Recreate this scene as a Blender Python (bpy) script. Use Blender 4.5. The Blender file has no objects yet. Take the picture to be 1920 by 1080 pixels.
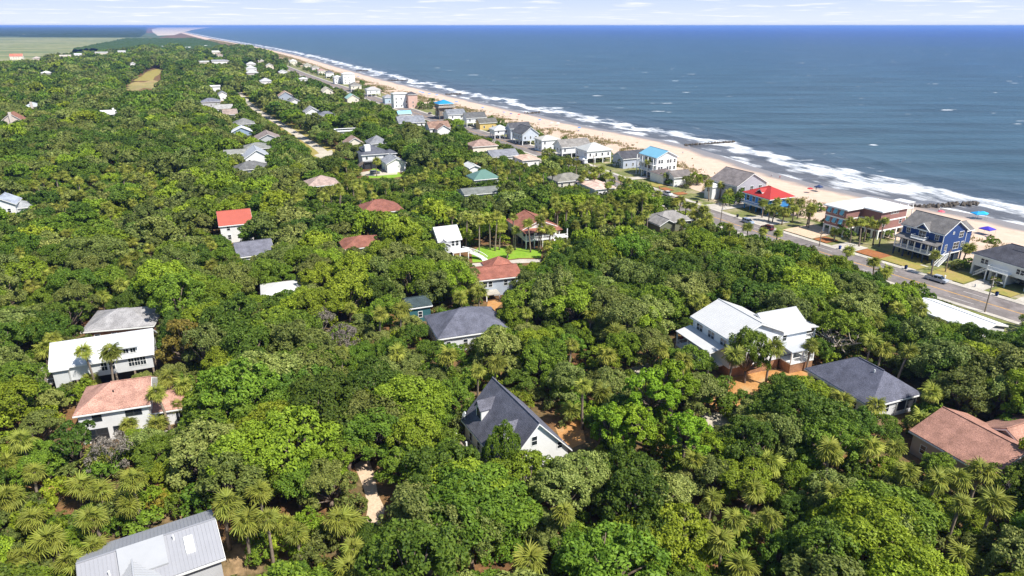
import bpy, math, random
import numpy as np
from mathutils import Vector

# ---------------------------------------------------------------- camera, sky, sun, exposure
SC = bpy.context.scene
COL = SC.collection
CAM_H = 65.0
FPX = 1280.0                      # focal length in pixels of the 1920 px wide photograph
PITCH = math.atan(492.0 / FPX)
cam_data = bpy.data.cameras.new('camera')
cam_data.sensor_width = 36.0
cam_data.lens = 36.0 * FPX / 1920.0
cam_data.clip_start = 1.0
cam_data.clip_end = 200000.0
cam = bpy.data.objects.new('camera', cam_data)
cam.location = (0, 0, CAM_H)
cam.rotation_euler = (math.pi / 2 - PITCH, 0, 0)
COL.objects.link(cam)
SC.camera = cam

SUN_EL = math.radians(53)
SUN_DIR = Vector((0.80, -0.60, 0)).normalized()          # where the sun stands, seen from above
to_sun = Vector((SUN_DIR.x * math.cos(SUN_EL), SUN_DIR.y * math.cos(SUN_EL), math.sin(SUN_EL)))
sun_data = bpy.data.lights.new('sun', 'SUN')
sun_data.energy = 5.0
sun_data.angle = math.radians(0.53)
sun_data.color = (1.0, 0.955, 0.88)
sun = bpy.data.objects.new('sun', sun_data)
sun.rotation_euler = (-to_sun).to_track_quat('-Z', 'Y').to_euler()
sun.location = (0, 0, 300)
COL.objects.link(sun)

world = bpy.data.worlds.new('World')
SC.world = world
world.use_nodes = True
wn, wl = world.node_tree.nodes, world.node_tree.links
wn.clear()
w_out = wn.new('ShaderNodeOutputWorld')
w_bg = wn.new('ShaderNodeBackground')
w_bg.inputs['Strength'].default_value = 0.095
sky = wn.new('ShaderNodeTexSky')
sky.sky_type = 'NISHITA'
sky.sun_disc = False
sky.sun_elevation = SUN_EL
sky.sun_rotation = math.atan2(SUN_DIR.x, SUN_DIR.y)
sky.altitude = 60
sky.air_density = 1.0
sky.dust_density = 0.4
sky.ozone_density = 1.2
# fair weather clouds on a flat layer, all round the horizon
w_tc = wn.new('ShaderNodeTexCoord')
w_sep = wn.new('ShaderNodeSeparateXYZ')
w_add = wn.new('ShaderNodeMath'); w_add.operation = 'ADD'; w_add.inputs[1].default_value = 0.035
w_max = wn.new('ShaderNodeMath'); w_max.operation = 'MAXIMUM'; w_max.inputs[1].default_value = 0.0
w_dx = wn.new('ShaderNodeMath'); w_dx.operation = 'DIVIDE'
w_dy = wn.new('ShaderNodeMath'); w_dy.operation = 'DIVIDE'
w_cmb = wn.new('ShaderNodeCombineXYZ')
w_noise = wn.new('ShaderNodeTexNoise')
w_noise.inputs['Scale'].default_value = 0.9
w_noise.inputs['Detail'].default_value = 7
w_noise.inputs['Roughness'].default_value = 0.55
w_ramp = wn.new('ShaderNodeMapRange')
w_ramp.inputs['From Min'].default_value = 0.54
w_ramp.inputs['From Max'].default_value = 0.68
w_ramp.inputs['To Max'].default_value = 0.85
w_mix = wn.new('ShaderNodeMix'); w_mix.data_type = 'RGBA'
w_mix.inputs['B'].default_value = (7.4, 7.5, 7.7, 1)
w_hs = wn.new('ShaderNodeHueSaturation')
w_hs.inputs['Saturation'].default_value = 1.15
wl.new(w_tc.outputs['Generated'], w_sep.inputs[0])
wl.new(w_sep.outputs['Z'], w_max.inputs[0])
wl.new(w_max.outputs[0], w_add.inputs[0])
wl.new(w_sep.outputs['X'], w_dx.inputs[0]); wl.new(w_add.outputs[0], w_dx.inputs[1])
wl.new(w_sep.outputs['Y'], w_dy.inputs[0]); wl.new(w_add.outputs[0], w_dy.inputs[1])
wl.new(w_dx.outputs[0], w_cmb.inputs[0]); wl.new(w_dy.outputs[0], w_cmb.inputs[1])
wl.new(w_cmb.outputs[0], w_noise.inputs['Vector'])
wl.new(w_noise.outputs['Fac'], w_ramp.inputs['Value'])
wl.new(w_ramp.outputs[0], w_mix.inputs['Factor'])
wl.new(sky.outputs[0], w_hs.inputs['Color'])
# pale sea air low in the sky, the same all round
w_el = wn.new('ShaderNodeMapRange'); w_el.interpolation_type = 'SMOOTHERSTEP'
w_el.inputs['From Min'].default_value = 0.0; w_el.inputs['From Max'].default_value = 0.22
w_el.inputs['To Min'].default_value = 1.0; w_el.inputs['To Max'].default_value = 0.0
w_low = wn.new('ShaderNodeMapRange'); w_low.inputs['From Min'].default_value = 0.0; w_low.inputs['From Max'].default_value = 0.05
w_pal = wn.new('ShaderNodeMix'); w_pal.data_type = 'RGBA'
w_pal.inputs['A'].default_value = (6.3, 6.7, 7.4, 1); w_pal.inputs['B'].default_value = (3.7, 4.8, 6.9, 1)
w_air = wn.new('ShaderNodeMix'); w_air.data_type = 'RGBA'
wl.new(w_sep.outputs['Z'], w_el.inputs['Value']); wl.new(w_sep.outputs['Z'], w_low.inputs['Value'])
wl.new(w_low.outputs[0], w_pal.inputs['Factor']); wl.new(w_el.outputs[0], w_air.inputs['Factor'])
wl.new(w_hs.outputs[0], w_air.inputs['A']); wl.new(w_pal.outputs['Result'], w_air.inputs['B'])
wl.new(w_air.outputs['Result'], w_mix.inputs['A'])
wl.new(w_mix.outputs['Result'], w_bg.inputs['Color'])
wl.new(w_bg.outputs[0], w_out.inputs['Surface'])

SC.view_settings.view_transform = 'Standard'
SC.view_settings.look = 'None'
SC.view_settings.gamma = 1.0
SC.view_settings.use_curve_mapping = False
SC.view_settings.exposure = 0.58
SC.cycles.max_bounces = 6
SC.cycles.diffuse_bounces = 3
SC.cycles.glossy_bounces = 2
SC.cycles.transmission_bounces = 3
SC.cycles.volume_bounces = 0
SC.cycles.transparent_max_bounces = 4
SC.cycles.use_denoising = True
SC.cycles.sample_clamp_indirect = 4.0

# ---------------------------------------------------------------- pixel helpers
CP, SP = math.cos(PITCH), math.sin(PITCH)
def P(x, y, z=0.0):
    """ground (or height z) point seen at pixel x, y of the photograph"""
    r, v = (x - 960) / FPX, (540 - y) / FPX
    t = (CAM_H - z) / (SP - v * CP)
    return Vector((r * t, (CP + v * SP) * t, z))
def PX(X, Y, Z):
    dz = Z - CAM_H
    d = Y * CP - dz * SP
    return 960 + FPX * X / d, 540 - FPX * (Y * SP + dz * CP) / d, d
def in_poly(x, y, poly):
    c = False
    j = len(poly) - 1
    for i in range(len(poly)):
        xi, yi = poly[i]; xj, yj = poly[j]
        if (yi > y) != (yj > y) and x < (xj - xi) * (y - yi) / (yj - yi) + xi:
            c = not c
        j = i
    return c

# ---------------------------------------------------------------- materials
MATS = {}
def _new(name):
    m = bpy.data.materials.new(name)
    m.use_nodes = True
    nt = m.node_tree
    nt.nodes.clear()
    return m, nt.nodes, nt.links
def N(n, t, **kw):
    x = n.new(t)
    for k, v in kw.items():
        if k in x.inputs: x.inputs[k].default_value = v
        else: setattr(x, k, v)
    return x
def rgb(c): return (c[0], c[1], c[2], 1.0)

def mat_basic(name, col, rough=0.7, var=0.18, scale=1.5, spec=0.3, metal=0.0, stripes=0.0, stripe_bump=0.0, grit=0.0, gscale=20.0):
    """colour with blotches of wear, fine grit and horizontal courses (siding, shingles)"""
    if name in MATS: return MATS[name]
    m, n, l = _new(name)
    out = n.new('ShaderNodeOutputMaterial')
    b = N(n, 'ShaderNodeBsdfPrincipled', Roughness=rough, Metallic=metal)
    b.inputs['Specular IOR Level'].default_value = spec
    tc = n.new('ShaderNodeTexCoord')
    nz = N(n, 'ShaderNodeTexNoise', Scale=scale, Detail=5.0)
    l.new(tc.outputs['Object'], nz.inputs['Vector'])
    mr = N(n, 'ShaderNodeMapRange'); mr.inputs['From Min'].default_value = .3; mr.inputs['From Max'].default_value = .7
    mr.inputs['To Min'].default_value = 1 - var; mr.inputs['To Max'].default_value = 1 + var
    l.new(nz.outputs['Fac'], mr.inputs['Value'])
    val = mr.outputs[0]
    if grit:
        g = N(n, 'ShaderNodeTexNoise', Scale=gscale, Detail=2.0)
        l.new(tc.outputs['Object'], g.inputs['Vector'])
        gr = N(n, 'ShaderNodeMapRange'); gr.inputs['From Min'].default_value = .35; gr.inputs['From Max'].default_value = .65
        gr.inputs['To Min'].default_value = 1 - grit; gr.inputs['To Max'].default_value = 1 + grit
        l.new(g.outputs['Fac'], gr.inputs['Value'])
        mm = N(n, 'ShaderNodeMath', operation='MULTIPLY')
        l.new(val, mm.inputs[0]); l.new(gr.outputs[0], mm.inputs[1]); val = mm.outputs[0]
    mix = N(n, 'ShaderNodeMix', data_type='RGBA', blend_type='MULTIPLY'); mix.inputs['Factor'].default_value = 1
    mix.inputs['A'].default_value = rgb(col)
    l.new(val, mix.inputs['B'])
    l.new(mix.outputs['Result'], b.inputs['Base Color'])
    if stripes:
        sp = n.new('ShaderNodeSeparateXYZ'); l.new(tc.outputs['Object'], sp.inputs[0])
        w = N(n, 'ShaderNodeMath', operation='MULTIPLY'); w.inputs[1].default_value = stripes
        f = N(n, 'ShaderNodeMath', operation='FRACT')
        l.new(sp.outputs['Z'], w.inputs[0]); l.new(w.outputs[0], f.inputs[0])
        bp = N(n, 'ShaderNodeBump', Strength=stripe_bump, Distance=.05)
        l.new(f.outputs[0], bp.inputs['Height']); l.new(bp.outputs[0], b.inputs['Normal'])
    l.new(b.outputs[0], out.inputs['Surface'])
    MATS[name] = m
    return m
def hexn(c): return '%02x%02x%02x' % tuple(int(255 * max(0, min(1, x))) for x in c)
def shingle(c): return mat_basic('shingle_' + hexn(c), c, .9, .26, .55, .15, stripes=5, stripe_bump=.6, grit=.30, gscale=7)
def metal_roof(c):
    c = tuple(x * .84 for x in c)
    return mat_basic('metal_roof_' + hexn(c), c, .45, .05, .5, .4)
def siding(c): return mat_basic('siding_' + hexn(c), c, .65, .05, .6, .3, stripes=5, stripe_bump=.5)
def paint(c): return mat_basic('paint_' + hexn(c), c, .55, .05, 1.0, .35)
def gloss_paint(c):
    nm = 'car_paint_' + hexn(c)
    if nm in MATS: return MATS[nm]
    m = mat_basic(nm, c, .25, .03, 1, .5)
    m.node_tree.nodes['Principled BSDF'].inputs['Coat Weight'].default_value = .7
    return m
WHITE = (.80, .80, .78)
M_white = paint(WHITE)
M_concrete = mat_basic('concrete', (.46, .42, .36), .85, .16, .25, .2, grit=.12, gscale=3)
M_wood = mat_basic('weathered_wood', (.25, .20, .155), .85, .3, 2, .15, grit=.2, gscale=12)
M_dark = mat_basic('dark_void', (.02, .02, .022), .8)
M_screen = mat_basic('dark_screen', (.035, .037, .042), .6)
M_brickw = mat_basic('tan_brick', (.34, .19, .11), .9, .2, 1.2, .15, stripes=12, stripe_bump=.4, grit=.25, gscale=8)
M_tyre = mat_basic('tyre_rubber', (.02, .02, .02), .8)
M_chrome = mat_basic('bright_metal', (.55, .56, .58), .3, .05, 1, .5, metal=.9)
M_bark = mat_basic('bark', (.17, .13, .10), .95, .3, 2.0, .1, grit=.3, gscale=9)
M_barkpale = mat_basic('pale_bark', (.42, .36, .30), .95, .25, 2.0, .1, grit=.2, gscale=9)
M_palmtrunk = mat_basic('palm_trunk', (.27, .215, .165), .95, .25, 1.5, .1, stripes=4, stripe_bump=.6, grit=.2, gscale=7)
M_rock = mat_basic('dark_rock', (.10, .085, .07), .9, .35, .7, .2, grit=.3, gscale=3)
M_deadleaf = mat_basic('dead_frond', (.30, .20, .10), .9, .3, 2, .1)
def mat_glass():
    m, n, l = _new('window_glass')
    out = n.new('ShaderNodeOutputMaterial')
    b = N(n, 'ShaderNodeBsdfPrincipled', Roughness=.06)
    b.inputs['Base Color'].default_value = (.018, .024, .03, 1)
    b.inputs['Specular IOR Level'].default_value = .7
    l.new(b.outputs[0], out.inputs[0])
    return m
M_glass = mat_glass()

def mat_leaf(name, c1, c2, hue=.02, trans=.30, patch=.25):
    """leaf: per-leaf, per-clump and per-tree variation, light shining through"""
    m, n, l = _new(name)
    out = n.new('ShaderNodeOutputMaterial')
    at = N(n, 'ShaderNodeAttribute'); at.attribute_name = 'leaf_random'
    tc = n.new('ShaderNodeTexCoord')
    oi = n.new('ShaderNodeObjectInfo')
    nz = N(n, 'ShaderNodeTexNoise', Scale=.8, Detail=3.0)
    l.new(tc.outputs['Object'], nz.inputs['Vector'])
    mx = N(n, 'ShaderNodeMath', operation='MULTIPLY_ADD'); mx.inputs[1].default_value = .70
    l.new(at.outputs['Fac'], mx.inputs[0])
    sb = N(n, 'ShaderNodeMath', operation='MULTIPLY_ADD'); sb.inputs[1].default_value = 1.1; sb.inputs[2].default_value = -.42
    l.new(nz.outputs['Fac'], sb.inputs[0]); l.new(sb.outputs[0], mx.inputs[2])
    mix = N(n, 'ShaderNodeMix', data_type='RGBA')
    mix.inputs['A'].default_value = rgb(c1); mix.inputs['B'].default_value = rgb(c2)
    l.new(mx.outputs[0], mix.inputs['Factor'])
    hs = n.new('ShaderNodeHueSaturation')
    h = N(n, 'ShaderNodeMapRange'); h.inputs['To Min'].default_value = .5 - hue; h.inputs['To Max'].default_value = .5 + hue * .45
    l.new(oi.outputs['Random'], h.inputs['Value']); l.new(h.outputs[0], hs.inputs['Hue'])
    fr = N(n, 'ShaderNodeMath', operation='MULTIPLY'); fr.inputs[1].default_value = 17.31
    fc = N(n, 'ShaderNodeMath', operation='FRACT')
    l.new(oi.outputs['Random'], fr.inputs[0]); l.new(fr.outputs[0], fc.inputs[0])
    v = N(n, 'ShaderNodeMapRange'); v.inputs['To Min'].default_value = 1 - patch; v.inputs['To Max'].default_value = 1 + patch
    l.new(fc.outputs[0], v.inputs['Value']); l.new(v.outputs[0], hs.inputs['Value'])
    l.new(mix.outputs['Result'], hs.inputs['Color'])
    d = N(n, 'ShaderNodeBsdfPrincipled', Roughness=.6)
    d.inputs['Specular IOR Level'].default_value = .25
    t = n.new('ShaderNodeBsdfTranslucent')
    ms = N(n, 'ShaderNodeMixShader'); ms.inputs['Fac'].default_value = trans
    l.new(hs.outputs[0], d.inputs['Base Color']); l.new(hs.outputs[0], t.inputs['Color'])
    l.new(d.outputs[0], ms.inputs[1]); l.new(t.outputs[0], ms.inputs[2])
    l.new(ms.outputs[0], out.inputs[0])
    return m
LEAF = {
    'dark green': mat_leaf('leaf_dark', (0.037, 0.083, 0.008), (0.146, 0.228, 0.024)),
    'mid green': mat_leaf('leaf_mid', (0.057, 0.117, 0.009), (0.217, 0.333, 0.029)),
    'bright yellow-green': mat_leaf('leaf_bright', (0.109, 0.172, 0.009), (0.341, 0.443, 0.033)),
    'olive green': mat_leaf('leaf_olive', (0.069, 0.101, 0.018), (0.242, 0.282, 0.061)),
    'pale tipped green': mat_leaf('leaf_pale', (0.062, 0.103, 0.013), (0.372, 0.425, 0.110)),
    'bronze green': mat_leaf('leaf_bronze', (0.074, 0.081, 0.011), (0.322, 0.265, 0.044)),
}
M_palmleaf = mat_leaf('leaf_palm', (.095, .135, .012), (.40, .42, .070), hue=.015, trans=.28)
M_pineleaf = mat_leaf('leaf_pine', (.08, .16, .006), (.24, .40, .02), trans=.2)
M_graytwig = mat_leaf('grey_twigs', (.14, .12, .10), (.30, .26, .22), trans=.1)
M_goldleaf = mat_leaf('leaf_gold', (.20, .18, .015), (.40, .32, .04), trans=.25)
M_dunegrass = mat_leaf('leaf_dune_grass', (.16, .15, .05), (.30, .26, .11), trans=.2)

# ---------------------------------------------------------------- object helpers
def tag(o, label=None, cat=None, group=None, kind=None):
    if label: o['label'] = label
    if cat: o['category'] = cat
    if group: o['group'] = group
    if kind: o['kind'] = kind
    return o
def empty(name, loc, rz=0.0, label=None, cat=None, group=None):
    o = bpy.data.objects.new(name, None)
    o.empty_display_size = .3
    o.location = loc; o.rotation_euler = (0, 0, rz)
    COL.objects.link(o)
    return tag(o, label, cat, group)
def link(name, mesh, parent=None, loc=None, rot=None, scale=None):
    o = bpy.data.objects.new(name, mesh)
    COL.objects.link(o)
    if parent: o.parent = parent
    if loc is not None: o.location = loc
    if rot is not None: o.rotation_euler = rot
    if scale is not None: o.scale = scale
    return o
class MB:
    """collects faces of one mesh"""
    def __init__(s): s.v = []; s.f = []; s.m = []; s.mi = 0
    def face(s, pts):
        b = len(s.v); s.v += [tuple(p) for p in pts]; s.f.append(tuple(range(b, b + len(pts)))); s.m.append(s.mi)
    def hexa(s, lo, hi):
        """8 corners: lo ring (4, counter-clockwise from above), hi ring"""
        b = len(s.v); s.v += [tuple(p) for p in lo] + [tuple(p) for p in hi]
        for q in ((3, 2, 1, 0), (4, 5, 6, 7), (0, 1, 5, 4), (1, 2, 6, 5), (2, 3, 7, 6), (3, 0, 4, 7)):
            s.f.append(tuple(b + i for i in q)); s.m.append(s.mi)
        return s
    def box(s, x0, x1, y0, y1, z0, z1):
        return s.hexa([(x0, y0, z0), (x1, y0, z0), (x1, y1, z0), (x0, y1, z0)], [(x0, y0, z1), (x1, y0, z1), (x1, y1, z1), (x0, y1, z1)])
    def bar(s, a, b, r, up=(0, 0, 1)):
        a, b = Vector(a), Vector(b); d = (b - a)
        if d.length < 1e-6: return s
        d.normalize(); u = Vector(up)
        if abs(d.dot(u)) > .95: u = Vector((1, 0, 0))
        p = d.cross(u).normalized() * r; q = d.cross(p).normalized() * r
        return s.hexa([a - p - q, a + p - q, a + p + q, a - p + q], [b - p - q, b + p - q, b + p + q, b - p + q])
    def tube(s, pts, rad, k=6, cap=True):
        n = len(pts); b = len(s.v); pts = [Vector(p) for p in pts]
        for i, p in enumerate(pts):
            d = (pts[min(i + 1, n - 1)] - pts[max(i - 1, 0)]).normalized()
            u = Vector((0, 0, 1)) if abs(d.z) < .9 else Vector((1, 0, 0))
            e = d.cross(u).normalized(); g = d.cross(e).normalized()
            for j in range(k):
                a = 2 * math.pi * j / k
                s.v.append(tuple(p + (e * math.cos(a) + g * math.sin(a)) * rad[i]))
        for i in range(n - 1):
            for j in range(k):
                s.f.append((b + i * k + j, b + i * k + (j + 1) % k, b + (i + 1) * k + (j + 1) % k, b + (i + 1) * k + j)); s.m.append(s.mi)
        if cap:
            s.f.append(tuple(b + (n - 1) * k + j for j in range(k))); s.m.append(s.mi)
            s.f.append(tuple(b + j for j in reversed(range(k)))); s.m.append(s.mi)
        return s
    def mesh(s, name, mats, smooth=False):
        me = bpy.data.meshes.new(name)
        me.from_pydata(s.v, [], s.f)
        for m in (mats if isinstance(mats, (list, tuple)) else [mats]): me.materials.append(m)
        if any(s.m): me.polygons.foreach_set('material_index', s.m)
        if smooth: me.polygons.foreach_set('use_smooth', [True] * len(me.polygons))
        me.update()
        return me
    def obj(s, name, mats, parent=None, loc=None, rot=None, smooth=False):
        return link(name, s.mesh(name, mats, smooth), parent, loc, rot)
def np_mesh(name, v, f, mat, attr=None, smooth=False):
    me = bpy.data.meshes.new(name)
    f = np.asarray(f); k = f.shape[1]
    me.vertices.add(len(v)); me.vertices.foreach_set('co', np.asarray(v, np.float32).ravel())
    me.loops.add(f.size); me.loops.foreach_set('vertex_index', f.astype(np.int32).ravel())
    me.polygons.add(len(f)); me.polygons.foreach_set('loop_start', np.arange(0, f.size, k, dtype=np.int32))
    me.polygons.foreach_set('loop_total', np.full(len(f), k, np.int32))
    if smooth: me.polygons.foreach_set('use_smooth', np.ones(len(f), bool))
    me.update(calc_edges=True)
    if attr:
        for an, av in attr.items():
            a = me.attributes.new(an, 'FLOAT', 'POINT'); a.data.foreach_set('value', np.asarray(av, np.float32))
    me.materials.append(mat)
    return me

# cheap value noise for terrain
def vnoise(x, y, seed=0):
    x = np.asarray(x, float); y = np.asarray(y, float)
    xi, yi = np.floor(x).astype(int), np.floor(y).astype(int)
    fx, fy = x - xi, y - yi
    fx = fx * fx * (3 - 2 * fx); fy = fy * fy * (3 - 2 * fy)
    def h(a, b):
        q = np.sin(a * 127.1 + b * 311.7 + seed * 74.7) * 43758.5453
        return q - np.floor(q)
    return (h(xi, yi) * (1 - fx) + h(xi + 1, yi) * fx) * (1 - fy) + (h(xi, yi + 1) * (1 - fx) + h(xi + 1, yi + 1) * fx) * fy

# ---------------------------------------------------------------- coast line and road line
SEA_Z = -1.5
def smooth_line(pts, step):
    """Catmull-Rom through pts, resampled"""
    pts = [np.array(p[:2], float) for p in pts]
    out = []
    q = [2 * pts[0] - pts[1]] + pts + [2 * pts[-1] - pts[-2]]
    for i in range(1, len(q) - 2):
        L = np.linalg.norm(q[i + 1] - q[i]); n = max(2, int(L / step))
        for j in range(n):
            t = j / n
            out.append(.5 * (2 * q[i] + (q[i + 1] - q[i - 1]) * t + (2 * q[i - 1] - 5 * q[i] + 4 * q[i + 1] - q[i + 2]) * t * t + (3 * q[i] - q[i - 1] - 3 * q[i + 1] + q[i + 2]) * t ** 3))
    out.append(pts[-1])
    return np.array(out)
coast_px = [(1905, 419), (1700, 378), (1560, 352), (1440, 320), (1300, 276), (1190, 252), (1100, 236), (1000, 213), (900, 191), (740, 153), (640, 126), (560, 104), (470, 85), (400, 72.5), (352, 62)]
cw = [P(x, y, SEA_Z) for x, y in coast_px]
cw = [Vector((255, 60, 0)), Vector((218, 150, 0))] + cw
_e = (cw[-1] - cw[-3]).normalized()
cw_far = [cw[-1] + _e * k for k in (2500, 6000, 12000, 25000, 50000, 90000)]
COAST = np.concatenate([smooth_line(cw, 12)] + [np.array([[p.x, p.y]]) for p in cw_far])
CT = np.gradient(COAST, axis=0); CT /= np.linalg.norm(CT, axis=1)[:, None]
for _ in range(6):                                   # even out the direction so offset strips do not fold
    CT[1:-1] = (CT[:-2] + CT[1:-1] * 2 + CT[2:]) / 4
CT /= np.linalg.norm(CT, axis=1)[:, None]
CN = np.stack([CT[:, 1], -CT[:, 0]], 1)              # points out to sea
road_px = [(1793, 551), (1669, 513), (1382, 422), (1185, 351), (1013, 286), (858, 238), (768, 208), (677, 177), (570, 140), (505, 113)]
rw = [P(x, y, 0) for x, y in road_px]
d0 = (rw[0] - rw[1]).normalized()
rw = [rw[0] + d0 * 110, rw[0] + d0 * 40] + rw
ROAD = smooth_line(rw, 8)
RT = np.gradient(ROAD, axis=0); RT /= np.linalg.norm(RT, axis=1)[:, None]
RN = np.stack([RT[:, 1], -RT[:, 0]], 1)              # points to the sea side
def road_off(x, y):
    """signed distance from the road's middle, positive towards the sea"""
    d = (ROAD[:, 0] - x) ** 2 + (ROAD[:, 1] - y) ** 2
    i = int(np.argmin(d))
    return float((x - ROAD[i, 0]) * RN[i, 0] + (y - ROAD[i, 1]) * RN[i, 1])
def coast_off(x, y):
    d = (COAST[:, 0] - x) ** 2 + (COAST[:, 1] - y) ** 2
    i = int(np.argmin(d))
    return float((x - COAST[i, 0]) * CN[i, 0] + (y - COAST[i, 1]) * CN[i, 1])

# ---------------------------------------------------------------- ground, beach, sea
def noise_mix_mat(name, cols, scale, rough=.95, fine=6.0, fine_amt=.15, bump=.2, stretch=None):
    m, n, l = _new(name)
    out = n.new('ShaderNodeOutputMaterial')
    b = N(n, 'ShaderNodeBsdfPrincipled', Roughness=rough); b.inputs['Specular IOR Level'].default_value = .15
    tc = n.new('ShaderNodeTexCoord')
    vec = tc.outputs['Object']
    if stretch:
        mp = N(n, 'ShaderNodeMapping'); mp.inputs['Scale'].default_value = stretch; l.new(vec, mp.inputs[0]); vec = mp.outputs[0]
    a = N(n, 'ShaderNodeTexNoise', Scale=scale, Detail=6.0, Roughness=.6); l.new(vec, a.inputs['Vector'])
    r = n.new('ShaderNodeValToRGB')
    e = r.color_ramp.elements
    e[0].position, e[0].color = .32, rgb(cols[0]); e[1].position, e[1].color = .68, rgb(cols[-1])
    for i, c in enumerate(cols[1:-1]):
        x = e.new(.32 + .36 * (i + 1) / (len(cols) - 1)); x.color = rgb(c)
    l.new(a.outputs['Fac'], r.inputs[0])
    g = N(n, 'ShaderNodeTexNoise', Scale=fine, Detail=3.0); l.new(tc.outputs['Object'], g.inputs['Vector'])
    mr = N(n, 'ShaderNodeMapRange'); mr.inputs['From Min'].default_value = .3; mr.inputs['From Max'].default_value = .7
    mr.inputs['To Min'].default_value = 1 - fine_amt; mr.inputs['To Max'].default_value = 1 + fine_amt
    l.new(g.outputs['Fac'], mr.inputs['Value'])
    mx = N(n, 'ShaderNodeMix', data_type='RGBA', blend_type='MULTIPLY'); mx.inputs['Factor'].default_value = 1
    l.new(r.outputs[0], mx.inputs['A']); l.new(mr.outputs[0], mx.inputs['B']); l.new(mx.outputs['Result'], b.inputs['Base Color'])
    if bump:
        bp = N(n, 'ShaderNodeBump', Strength=bump, Distance=.15); l.new(g.outputs['Fac'], bp.inputs['Height']); l.new(bp.outputs[0], b.inputs['Normal'])
    l.new(b.outputs[0], out.inputs[0])
    return m
M_forestfloor = noise_mix_mat('forest_floor', [(.10, .055, .025), (.20, .105, .045), (.12, .09, .04), (.30, .20, .11)], .12, fine=2, fine_amt=.3)
M_lot = noise_mix_mat('yard_sand_and_grass', [(.38, .31, .22), (.22, .21, .09), (.13, .155, .04), (.40, .33, .23)], .07, fine=1.2, fine_amt=.2)
M_lawn = noise_mix_mat('bright_lawn', [(.13, .26, .02), (.20, .34, .03), (.25, .33, .05)], .3, fine=3)
M_drylawn = noise_mix_mat('dry_lawn', [(.20, .21, .05), (.30, .25, .07), (.34, .24, .10)], .2, fine=3)
M_mulch = noise_mix_mat('orange_mulch', [(.26, .10, .04), (.36, .15, .06)], .8, fine=5)
M_pinestraw = noise_mix_mat('pine_straw', [(.34, .16, .05), (.46, .24, .09), (.40, .28, .14)], .25, fine=3)
M_drystraw = noise_mix_mat('dry_clearing', [(.30, .20, .10), (.36, .28, .12), (.24, .22, .08), (.34, .24, .14)], .03, fine=.4)
M_dirt = noise_mix_mat('sandy_path', [(.46, .33, .22), (.58, .44, .31), (.50, .36, .25)], .3, fine=3)
M_lane = noise_mix_mat('pale_lane', [(.40, .35, .27), (.50, .45, .36), (.34, .30, .22)], .08, fine=1.5, fine_amt=.08)
M_marsh = noise_mix_mat('marsh_grass', [(.07, .12, .045), (.19, .21, .085), (.27, .26, .13), (.11, .155, .06), (.22, .22, .11)], .006, fine=.05, fine_amt=.25, bump=0, stretch=(.35, 1.6, 1))
M_asphalt = noise_mix_mat('asphalt', [(.145, .125, .118), (.235, .205, .195), (.17, .15, .14), (.215, .185, .175)], .10, rough=.9, fine=1.2, fine_amt=.14, bump=.05)
M_yellow = mat_basic('yellow_road_paint', (.62, .33, .07), .7, .25, .6)
M_lanewhite = mat_basic('white_road_paint', (.62, .58, .54), .7, .3, .6)

# sand: dry above, wet and dark near the water
def mat_sand():
    m, n, l = _new('beach_sand')
    out = n.new('ShaderNodeOutputMaterial')
    b = N(n, 'ShaderNodeBsdfPrincipled')
    at = N(n, 'ShaderNodeAttribute'); at.attribute_name = 'shore'
    tc = n.new('ShaderNodeTexCoord')
    nz = N(n, 'ShaderNodeTexNoise', Scale=.05, Detail=5.0); l.new(tc.outputs['Object'], nz.inputs['Vector'])
    wob = N(n, 'ShaderNodeMath', operation='MULTIPLY_ADD'); wob.inputs[1].default_value = 14.0; wob.inputs[2].default_value = -7.0
    l.new(nz.outputs['Fac'], wob.inputs[0])
    ad = N(n, 'ShaderNodeMath', operation='ADD'); l.new(at.outputs['Fac'], ad.inputs[0]); l.new(wob.outputs[0], ad.inputs[1])
    wet = N(n, 'ShaderNodeMapRange'); wet.inputs['From Min'].default_value = -15; wet.inputs['From Max'].default_value = -8
    l.new(ad.outputs[0], wet.inputs['Value'])
    n2 = N(n, 'ShaderNodeTexNoise', Scale=.25, Detail=7.0, Roughness=.65); l.new(tc.outputs['Object'], n2.inputs['Vector'])
    r = n.new('ShaderNodeValToRGB'); e = r.color_ramp.elements
    e[0].position, e[0].color = .3, (.50, .365, .27, 1); e[1].position, e[1].color = .7, (.62, .47, .365, 1)
    l.new(n2.outputs['Fac'], r.inputs[0])
    mx = N(n, 'ShaderNodeMix', data_type='RGBA'); mx.inputs['B'].default_value = (.235, .20, .18, 1)
    l.new(wet.outputs[0], mx.inputs['Factor']); l.new(r.outputs[0], mx.inputs['A'])
    l.new(mx.outputs['Result'], b.inputs['Base Color'])
    rr = N(n, 'ShaderNodeMapRange'); rr.inputs['To Min'].default_value = .95; rr.inputs['To Max'].default_value = .35
    l.new(wet.outputs[0], rr.inputs['Value']); l.new(rr.outputs[0], b.inputs['Roughness'])
    bp = N(n, 'ShaderNodeBump', Strength=.5, Distance=.3); l.new(n2.outputs['Fac'], bp.inputs['Height']); l.new(bp.outputs[0], b.inputs['Normal'])
    l.new(b.outputs[0], out.inputs[0])
    return m
M_sand = mat_sand()

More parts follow.
